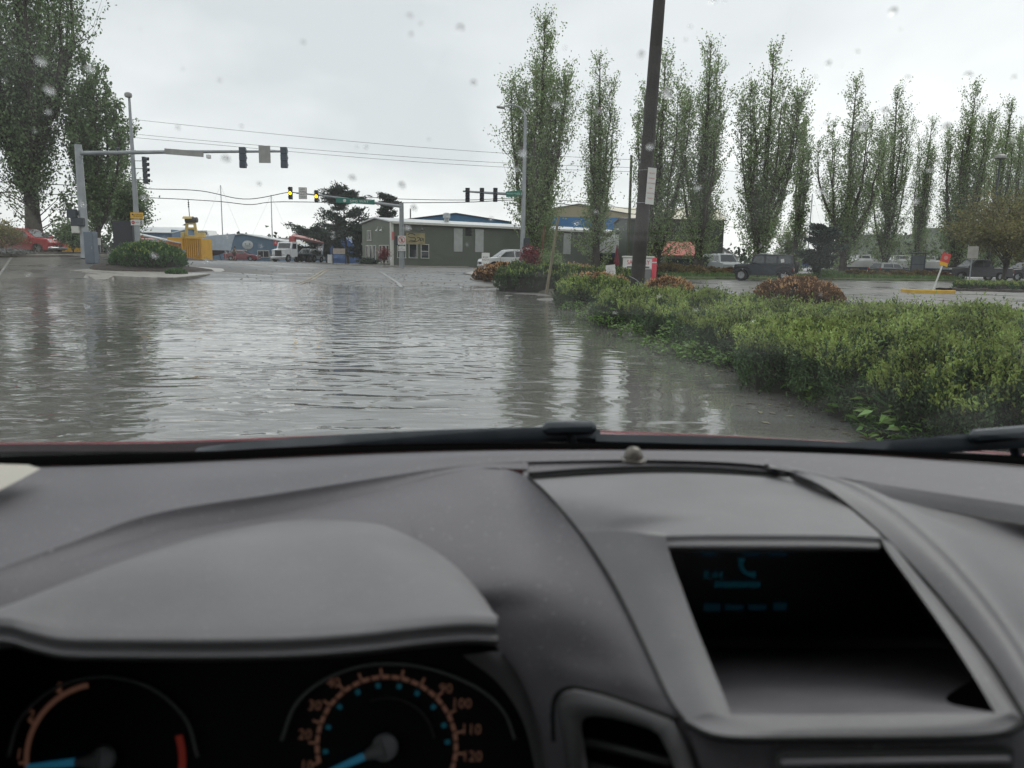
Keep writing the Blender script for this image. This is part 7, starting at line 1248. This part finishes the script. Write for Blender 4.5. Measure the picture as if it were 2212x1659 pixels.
def dial_arc(cx, cy, rad, a0, a1, wid, m, name, n=40, off=.002):
    mb = MB()
    for i in range(n + 1):
        q = R(a0 + (a1 - a0) * i / n)
        for rr2 in (rad - wid / 2, rad + wid / 2): mb.v.append(tuple(PL(cx + rr2 * math.sin(q), cy - rr2 * math.cos(q), off)))
    for i in range(n): mb.f.append((2 * i, 2 * i + 1, 2 * i + 3, 2 * i + 2))
    return dchild(mb, name, m, None)
pxg = (PL(900, 1610) - PL(800, 1610)).length / 100
def dnum(s, px, py, size, m): p = PL(px, py, .002); o = text(s, size * pxg, m, DASH, Matrix.Translation(p) @ Mup, 'dial_number', .0002); o.location = -CAR.location
cx, cy = 835, 1612
for i in range(26):
    q = -104 + i * 8.32; dial_arc(cx, cy, 150, q, q + 6.6, 9, M_org, 'scale_mark', 3)
for i in range(14):
    q = -104 + i * 16.64; dial_arc(cx, cy, 161, q - .9, q + .9, 16, M_org, 'scale_mark', 1)
for s, q in [('10', -104), ('20', -82), ('30', -60.6), ('40', -40), ('50', -20), ('60', 0), ('70', 20), ('80', 33), ('90', 46), ('100', 60.5), ('110', 79), ('120', 97)]:
    if s in ('50', '60', '70', '80'): continue
    r_ = 178 + (8 if len(s) == 3 else 0); dnum(s, cx + r_ * math.sin(R(q)), cy - r_ * math.cos(R(q)), 30, M_org)
for q in (-95, -72, -50, -28, -8, 12, 30, 50, 70, 86): dial_arc(cx, cy, 132, q - 2.2, q + 2.2, 11, M_blu, 'scale_mark', 2)
mb = MB(); mb.tube(cr_spline([PL(cx + 265 * math.sin(R(q)) * (.86 if q < 0 else 1.05), cy - 178 * math.cos(R(q)), .008) for q in (-86, -60, -40, -20, 0, 20, 45, 65, 85)], 40), .0016, 6); dchild(mb, 'dial_ring', mat('dial_ring', (.20, .21, .20), .35))
mb = MB(); mb.tube(cr_spline([PL(cx + 105 * math.sin(R(q)), cy - 105 * math.cos(R(q)), .003) for q in (-20, 0, 20, 40, 60, 80)], 30), .001, 6); dchild(mb, 'dial_inner_ring', mat('dial_ring_dark', (.07, .07, .07), .4))
def needle(cx, cy, tx_, ty_):
    a = PL(cx, cy, .012); b = PL(tx_, ty_, .006); mb = MB(); h = a + (b - a) * .35; mb.tube([a, h], [.0085, .0035], 12); mb.lathe([(.011, 0), (.0105, .004), (.008, .006), (.0005, .0065)], 18, Matrix.Translation(PL(cx, cy, .009)) @ Mup)
    dchild(mb, 'needle_hub', mat('needle_grey', (.34, .35, .36), .4), 40)
    mb = MB(); mb.tube([h, b], [.0032, .0022], 8); dchild(mb, 'needle', mat('needle_blue', (.05, .24, .38), .5, emit=((.04, .30, .5), .10)))
needle(832, 1614, 710, 1668); needle(222, 1640, 60, 1657)
tcx, tcy = 222, 1642
dial_arc(tcx, tcy, 165, -96, -11, 11, M_org, 'scale_mark', 30)
for q in (-92, -62, -32): dial_arc(tcx, tcy, 174, q - 1, q + 1, 16, M_org, 'scale_mark', 1)
for s, q in (('1', -86), ('2', -58), ('3', -31)): dnum(s, tcx + 182 * math.sin(R(q)), tcy - 182 * math.cos(R(q)), 30, M_org)
dial_arc(tcx, tcy, 172, 72, 100, 16, M_rdz, 'red_zone', 12)
mb = MB(); mb.tube(cr_spline([PL(tcx + 205 * math.sin(R(q)), tcy - 180 * math.cos(R(q)), .008) for q in (-88, -60, -30, 0, 30, 60, 88)], 40), .0014, 6); dchild(mb, 'dial_ring', _M['dial_ring'])
# --- cowl, frit, bonnet
fb = MB(); loft(fb, [[p + Vector((0, .004, .0015)) for p in R0[1:-1]], Y_([(-150, 985, .99), (0, 976, 1.0), (250, 975, 1.02), (430, 974, 1.04), (700, 962, 1.06), (1000, 955, 1.08), (1290, 957, 1.09), (1650, 962, 1.09), (1900, 972, 1.07), (2212, 985, 1.03), (2300, 990, 1.0)])], 50, 6)
fb2 = MB()
B0 = [p + Vector((0, -.004, .002)) for p in R0]
loft(fb2, [B0, [p + Vector((0, .01, .004)) for p in B0], [p + Vector((0, .022, 0)) for p in B0]], 60, 9); 
cw = MB(); U_ = [(-150, 984), (0, 975), (250, 974), (430, 973), (700, 961), (1000, 954), (1290, 956), (1650, 961), (1900, 971), (2212, 984), (2300, 989)]; cwt = [(-150, 969), (0, 960.5), (250, 959), (430, 955), (700, 946), (1000, 940), (1290, 937), (1650, 953), (1900, 966), (2212, 985), (2300, 993)]
loft(cw, [[P(a, b + 3, .995) for a, b in U_], [P(a, b, 1.12) for a, b in U_], [P(a, b, 1.215) for a, b in cwt]], 50, 9); cw.build('scuttle', mat('scuttle_maroon', (.014, .007, .010), .8, var=.15, spec=.08), CAR, world=True, smooth=0)
FRIT = fb.build('cowl', M_frit, CAR, world=True, smooth=0); o = fb2.build('glass_edge_band', M_frit, CAR, world=True, smooth=0)
crest = [(-300, 985), (-150, 966), (0, 957.5), (200, 956), (430, 952), (800, 938), (1170, 930), (1290, 931), (1500, 939), (1660, 947), (1900, 960), (2212, 982), (2400, 1000)]
b0 = Y_([(a, b + 12, 1.225) for a, b in crest]); b1 = Y_([(a, b + 2.5, 1.24) for a, b in crest]); b2 = Y_([(a, b, 1.29) for a, b in crest]); b3 = [p + Vector((0, .35, -.10)) for p in b2]; b4 = [p + Vector((0, .75, -.26)) for p in b2]; b5 = [p + Vector((0, .85, -.45)) for p in b2]
for b_ in (b0, b1, b2, b3, b4, b5): b_.append(Vector((1.19, b_[-1].y - .06, b_[-1].z - .05))); b_.insert(0, Vector((-.68, b_[0].y - .03, b_[0].z - .03)))
bn_ = MB(); loft(bn_, [b0, b1, b2, b3, b4, b5], 60, 41); bn_.build('bonnet', M_redp, CAR, world=True, smooth=0)
# --- wipers
def wiper(pts, thick, cap, armpts):
    root = MB(); root.tube([P(a, b, 1.035) for a, b in armpts], .007, 8); w0 = root.build('wiper', M_rub, CAR, world=True, smooth=40)
    mb = MB(); tp = [P(a, b, y) for a, b, y in pts]; th = cr_spline([Vector((t, 0, 0)) for t in thick], 30); tp = cr_spline(tp, 30)
    for i, p in enumerate(tp):
        k = th[i].x
        for dx_, dz_ in [(0, k), (.008, k * .75), (.01, -k * .3), (.006, -k), (-.006, -k), (-.008, -k * .2)]: mb.v.append((p.x, p.y + dx_, p.z + dz_))
    for i in range(29):
        for j in range(6): j2 = (j + 1) % 6; mb.f.append((i * 6 + j, i * 6 + j2, (i + 1) * 6 + j2, (i + 1) * 6 + j))
    mb.f += [tuple(range(6)), tuple(29 * 6 + j for j in range(6))]
    o = mb.build('blade', M_rub, w0, smooth=50); o.location = -CAR.location
    mb = MB(); (x0, y0), (x1, y1) = cap; a_, b_ = P(x0, y0, 1.02), P(x1, y1, 1.02); l = (b_ - a_).length
    mb.box((a_ + b_) / 2, (l, .02, .018), Matrix.Rotation(-math.atan2(b_.z - a_.z, b_.x - a_.x), 3, 'Y'), .006); o = mb.build('arm_cap', M_rub, w0, smooth=40); o.location = -CAR.location
wiper([(425, 974, 1.03), (520, 966, 1.03), (700, 955, 1.035), (900, 946, 1.04), (1060, 940, 1.04), (1200, 938, 1.04), (1296, 942, 1.04)], [.003, .007, .009, .010, .010, .010, .009], [(1172, 926), (1288, 923)], [(1230, 930), (1235, 948), (1245, 990)])
wiper([(1286, 948, 1.035), (1480, 953, 1.035), (1700, 961, 1.035), (1830, 967, 1.035), (1960, 963, 1.035), (2090, 955, 1.03), (2240, 944, 1.02)], [.007, .008, .008, .008, .010, .012, .012], [(2095, 944), (2240, 932)], [(2180, 945), (2190, 960), (2200, 1000)])
mb = MB(); mb.tube([P(1750, 972, 1.04), P(1800, 966, 1.04)], .004, 8); mb.build('washer_nozzle', M_rub, CAR, world=True, smooth=40)
# --- windscreen
gm = bpy.data.materials.new('windscreen_glass'); gm.use_nodes = True; t = gm.node_tree; t.nodes.remove(t.nodes['Principled BSDF'])
tr = TN(t, 'ShaderNodeBsdfTransparent'); tr.inputs[0].default_value = (.955, .975, .965, 1); gl = TN(t, 'ShaderNodeBsdfGlossy', Roughness=0.0); lw = TN(t, 'ShaderNodeLayerWeight', Blend=.5)
f5 = TN(t, 'ShaderNodeMath', operation='POWER'); t.links.new(lw.outputs['Facing'], f5.inputs[0]); f5.inputs[1].default_value = 5.0
fz = TN(t, 'ShaderNodeMath', operation='MULTIPLY_ADD'); t.links.new(f5.outputs[0], fz.inputs[0]); fz.inputs[1].default_value = .93; fz.inputs[2].default_value = .07
mxs = TN(t, 'ShaderNodeMixShader'); t.links.new(fz.outputs[0], mxs.inputs[0]); t.links.new(tr.outputs[0], mxs.inputs[1]); t.links.new(gl.outputs[0], mxs.inputs[2])
tl = TN(t, 'ShaderNodeBsdfTranslucent'); tl.inputs[0].default_value = (.9, .95, .93, 1); mx2 = TN(t, 'ShaderNodeMixShader')
tco = TN(t, 'ShaderNodeTexCoord'); nz = TN(t, 'ShaderNodeTexNoise', Scale=9.0, Detail=4.0); t.links.new(tco.outputs['Object'], nz.inputs['Vector']); fl_ = ramp(t, nz.outputs[0], [(.4, .009), (.68, .028)])
t.links.new(fl_, mx2.inputs[0]); t.links.new(mxs.outputs[0], mx2.inputs[1]); t.links.new(tl.outputs[0], mx2.inputs[2]); t.links.new(mx2.outputs[0], t.nodes['Material Output'].inputs[0])
XC = .27
def ws(u, v):   # u -1..1 across, v 0..1 up
    return Vector((XC + u * (.90 - .10 * v), 1.10 - .16 * u * u - .93 * v + .04 * v * v, .985 - .02 * u * u + .70 * v - .06 * v * v))
mb = MB(); nu, nv = 40, 24
for j in range(nv + 1):
    for i in range(nu + 1): mb.v.append(tuple(ws(-1 + 2 * i / nu, j / nv)))
for j in range(nv):
    for i in range(nu): k = j * (nu + 1) + i; mb.f.append((k, k + 1, k + nu + 2, k + nu + 1))
WS = mb.build('windscreen', gm, CAR, world=True, smooth=0)
def ws_hit(px, py):
    v = ray(px, py); lo, hi = .1, 2.0
    def f(y):
        p = CAM + v * (y / v.y); vv = (p.z - .985) / .67; u = (p.x - XC) / (.9 - .1 * vv); 
        for _ in range(4): vv = (p.z - .985 + .02 * u * u + .06 * vv * vv) / .70
        return p.y - (1.10 - .16 * u * u - .93 * vv + .04 * vv * vv)
    for _ in range(40):
        m_ = (lo + hi) / 2
        if f(m_) < 0: lo = m_
        else: hi = m_
    return CAM + v * (lo / v.y)
drop = bpy.data.materials.new('rain_drop'); drop.use_nodes = True; t = drop.node_tree; b = t.nodes['Principled BSDF']; b.inputs['Transmission Weight'].default_value = 1; b.inputs['Roughness'].default_value = 0.0; b.inputs['IOR'].default_value = 1.33
tr_ = TN(t, 'ShaderNodeBsdfTransparent'); mxd = TN(t, 'ShaderNodeMixShader'); mxd.inputs[0].default_value = .55; t.links.new(b.outputs[0], mxd.inputs[1]); t.links.new(tr_.outputs[0], mxd.inputs[2]); t.links.new(mxd.outputs[0], t.nodes['Material Output'].inputs[0])
DROPS = [(195, 145), (390, 268), (75, 290), (180, 440), (355, 512), (60, 595), (560, 535), (650, 582), (500, 632), (680, 540), (100, 240), (230, 470), (330, 760), (450, 560), (575, 505), (720, 512), (750, 385), (875, 500), (905, 548), (1005, 552), (1045, 570), (960, 620), (1100, 640), (1200, 225), (1290, 240), (1190, 110), (1385, 115), (1440, 200), (1425, 640), (1510, 205), (1520, 180), (1555, 250), (1610, 175), (1640, 75), (1685, 210), (1720, 330), (1560, 470), (1500, 400), (1480, 330), (1855, 115), (1870, 275), (1905, 250), (1790, 430), (1990, 250), (2060, 240), (2090, 160), (2120, 240), (2190, 300), (1980, 440), (1930, 560), (1700, 520), (1330, 520), (1250, 480), (1290, 455), (1155, 75), (1130, 330), (790, 320), (820, 545), (400, 150), (650, 90), (880, 40), (1020, 180), (480, 340), (300, 60), (1480, 90), (1960, 160), (2010, 360), (1620, 690), (1240, 690), (985, 725), (600, 700), (250, 830), (690, 850), (1500, 560), (800, 440), (1060, 470), (930, 300)]
rd = np.random.default_rng(5); DROPS += [(rd.uniform(0, 2212), 760 * rd.uniform(0, 1) ** .9) for _ in range(70)]; V = []; F = []
for px, py in DROPS:
    c = ws_hit(px + rd.normal(0, 4), py + rd.normal(0, 4)); n_ = Vector((0, .55, .83)); a_ = Vector((1, 0, 0)); b_ = n_.cross(a_).normalized(); n_ = a_.cross(b_)
    if n_.z < 0: n_ = -n_
    r_ = rd.uniform(.0008, .0034) * (1 if rd.uniform() > .35 else .5); el = rd.uniform(.8, 1.6); n0 = len(V)
    for h, q in ((-.0002, 1.0), (r_ * .25, .85), (r_ * .42, .5)):
        for k in range(10): an = k * math.pi / 5; p = c + a_ * (r_ * q * math.cos(an)) + b_ * (r_ * el * q * math.sin(an)) + n_ * h; V.append(tuple(p - CAR.location))
    V.append(tuple(c + n_ * r_ * .48 - CAR.location))
    for l in range(2):
        for k in range(10): k2 = (k + 1) % 10; F.append((n0 + l * 10 + k, n0 + l * 10 + k2, n0 + l * 10 + 10 + k2, n0 + l * 10 + 10 + k))
    for k in range(10): F.append((n0 + 20 + k, n0 + 20 + (k + 1) % 10, n0 + 30))
    F.append(tuple(n0 + k for k in range(10))[::-1])
me = bpy.data.meshes.new('rain_drops'); me.from_pydata(V, [], F); me.shade_smooth(); o = link('rain_drops', me, drop, WS); tag(o, 'rain drops on the windscreen', kind='stuff')
# --- cabin shell: pillars, roof, doors
M_lin = mat('headliner', (.16, .155, .15), .9, var=.06, bump=.3, bscale=300); M_door = mat('door_card', (.05, .05, .053), .7, var=.1)
for s in (-1, 1):
    mb = MB(); mb.tube([ws(s * 1.02, v) + Vector((s * .025, -.03, 0)) for v in (0, .25, .5, .75, 1)], [.05, .045, .042, .04, .04], 10); mb.build('pillar_trim', M_trim, CAR, world=True, smooth=0)
    mb = MB(); mb.tube([ws(s * 1.04, v) + Vector((s * .04, .02, .01)) for v in (0, .5, 1)], .04, 10); mb.build('pillar', M_redp, CAR, world=True, smooth=0)
    x = XC + s * .93; mb = MB(); mb.box((x, -.05, .55), (.08, 1.7, .95), bev=.03); d_ = mb.build('door', M_door, CAR, world=True, smooth=40)
    mb = MB(); mb.box((x + s * .05, -.05, .5), (.02, 1.72, .9), bev=.008); o = mb.build('outer_skin', M_redp, d_, smooth=40); o.location = -CAR.location
    mb = MB(); mb.box((x + s * .03, 1.15, .35), (.06, 1.1, .6), bev=.03); mb.build('wing', M_redp, CAR, world=True, smooth=40)
    mb = MB(); mb.tube([(x, -.9, .95), (XC + s * .80, -.95, 1.62)], .05, 10); mb.build('rear_pillar', M_trim, CAR, world=True, smooth=0)
mb = MB(); rf0 = [ws(u, 1) for u in (-1.05, -.5, 0, .5, 1.05)]; loft(mb, [rf0, [p + Vector((0, -.4, .04)) for p in rf0], [p + Vector((0, -.9, .03)) for p in rf0], [p + Vector((0, -1.4, -.05)) for p in rf0]], 16, 12); mb.build('headliner', M_lin, CAR, world=True, smooth=0)
mb = MB(); loft(mb, [[p + Vector((0, .0, .02)) for p in rf0], [p + Vector((0, -.4, .07)) for p in rf0], [p + Vector((0, -.9, .06)) for p in rf0], [p + Vector((0, -1.4, -.02)) for p in rf0]], 16, 12); mb.build('roof', M_redp, CAR, world=True, smooth=0)
mb = MB(); mb.box((XC, -.1, -.02), (1.8, 2.4, .05)); mb.box((XC, -1.22, .62), (1.8, .08, 1.25)); mb.box((XC, .78, .4), (1.8, .04, .85)); mb.build('cabin_floor', M_door, CAR, world=True)  # unseen back wall raised to hold back light from behind
tg = bpy.data.materials.new('dimming_glass'); tg.use_nodes = True; t = tg.node_tree; t.nodes.remove(t.nodes['Principled BSDF']); tr = TN(t, 'ShaderNodeBsdfTransparent'); tr.inputs[0].default_value = (.42, .45, .43, 1); gl = TN(t, 'ShaderNodeBsdfGlossy', Roughness=0.0); mxs = TN(t, 'ShaderNodeMixShader'); mxs.inputs[0].default_value = .08; t.links.new(tr.outputs[0], mxs.inputs[1]); t.links.new(gl.outputs[0], mxs.inputs[2]); t.links.new(mxs.outputs[0], t.nodes['Material Output'].inputs[0])  # dark tint added to cut side light reaching the dash
for s in (-1, 1):
    mb = MB(); mb.add([(XC + s * .92, .62, 1.02), (XC + s * .92, -.25, 1.03), (XC + s * .82, -.25, 1.60), (XC + s * .83, .16, 1.60)], [(0, 1, 2, 3)]); mb.build('side_window', tg, CAR, world=True)
    mb = MB(); mb.prism([(XC + s * .90, -.25, .95), (XC + s * .90, -1.25, .95), (XC + s * .78, -1.2, 1.60), (XC + s * .80, -.28, 1.63)], (s * .04, 0, 0)); mb.build('rear_blocking_panel', M_door, CAR, world=True)  # unseen closed panel added to block light from the rear sides
    sx = XC + s * .40; mb = MB(); mb.box((sx, -.48, .80), (.50, .16, .72), Matrix.Rotation(-.22, 3, 'X'), .06); st_ = mb.build('added_seat', M_door, CAR, world=True, smooth=40)  # unseen dark seats added to keep rear light off the dash
    mb = MB(); mb.box((sx, -.60, 1.26), (.28, .10, .20), None, .04); o = mb.build('added_headrest', M_door, st_, smooth=40); o.location = -CAR.location; mb = MB(); mb.box((sx, -.22, .40), (.50, .52, .16), None, .06); o = mb.build('added_seat_cushion', M_door, st_, smooth=40); o.location = -CAR.location
mb = MB(); mb.add([P(-90, 1000, .70), P(60, 1004, .70), P(88, 1012, .69), P(40, 1038, .66), P(0, 1060, .64), P(-90, 1100, .60)], [(0, 1, 2, 3, 4, 5)]); mb.build('pillar_foot', M_trim, CAR, world=True)
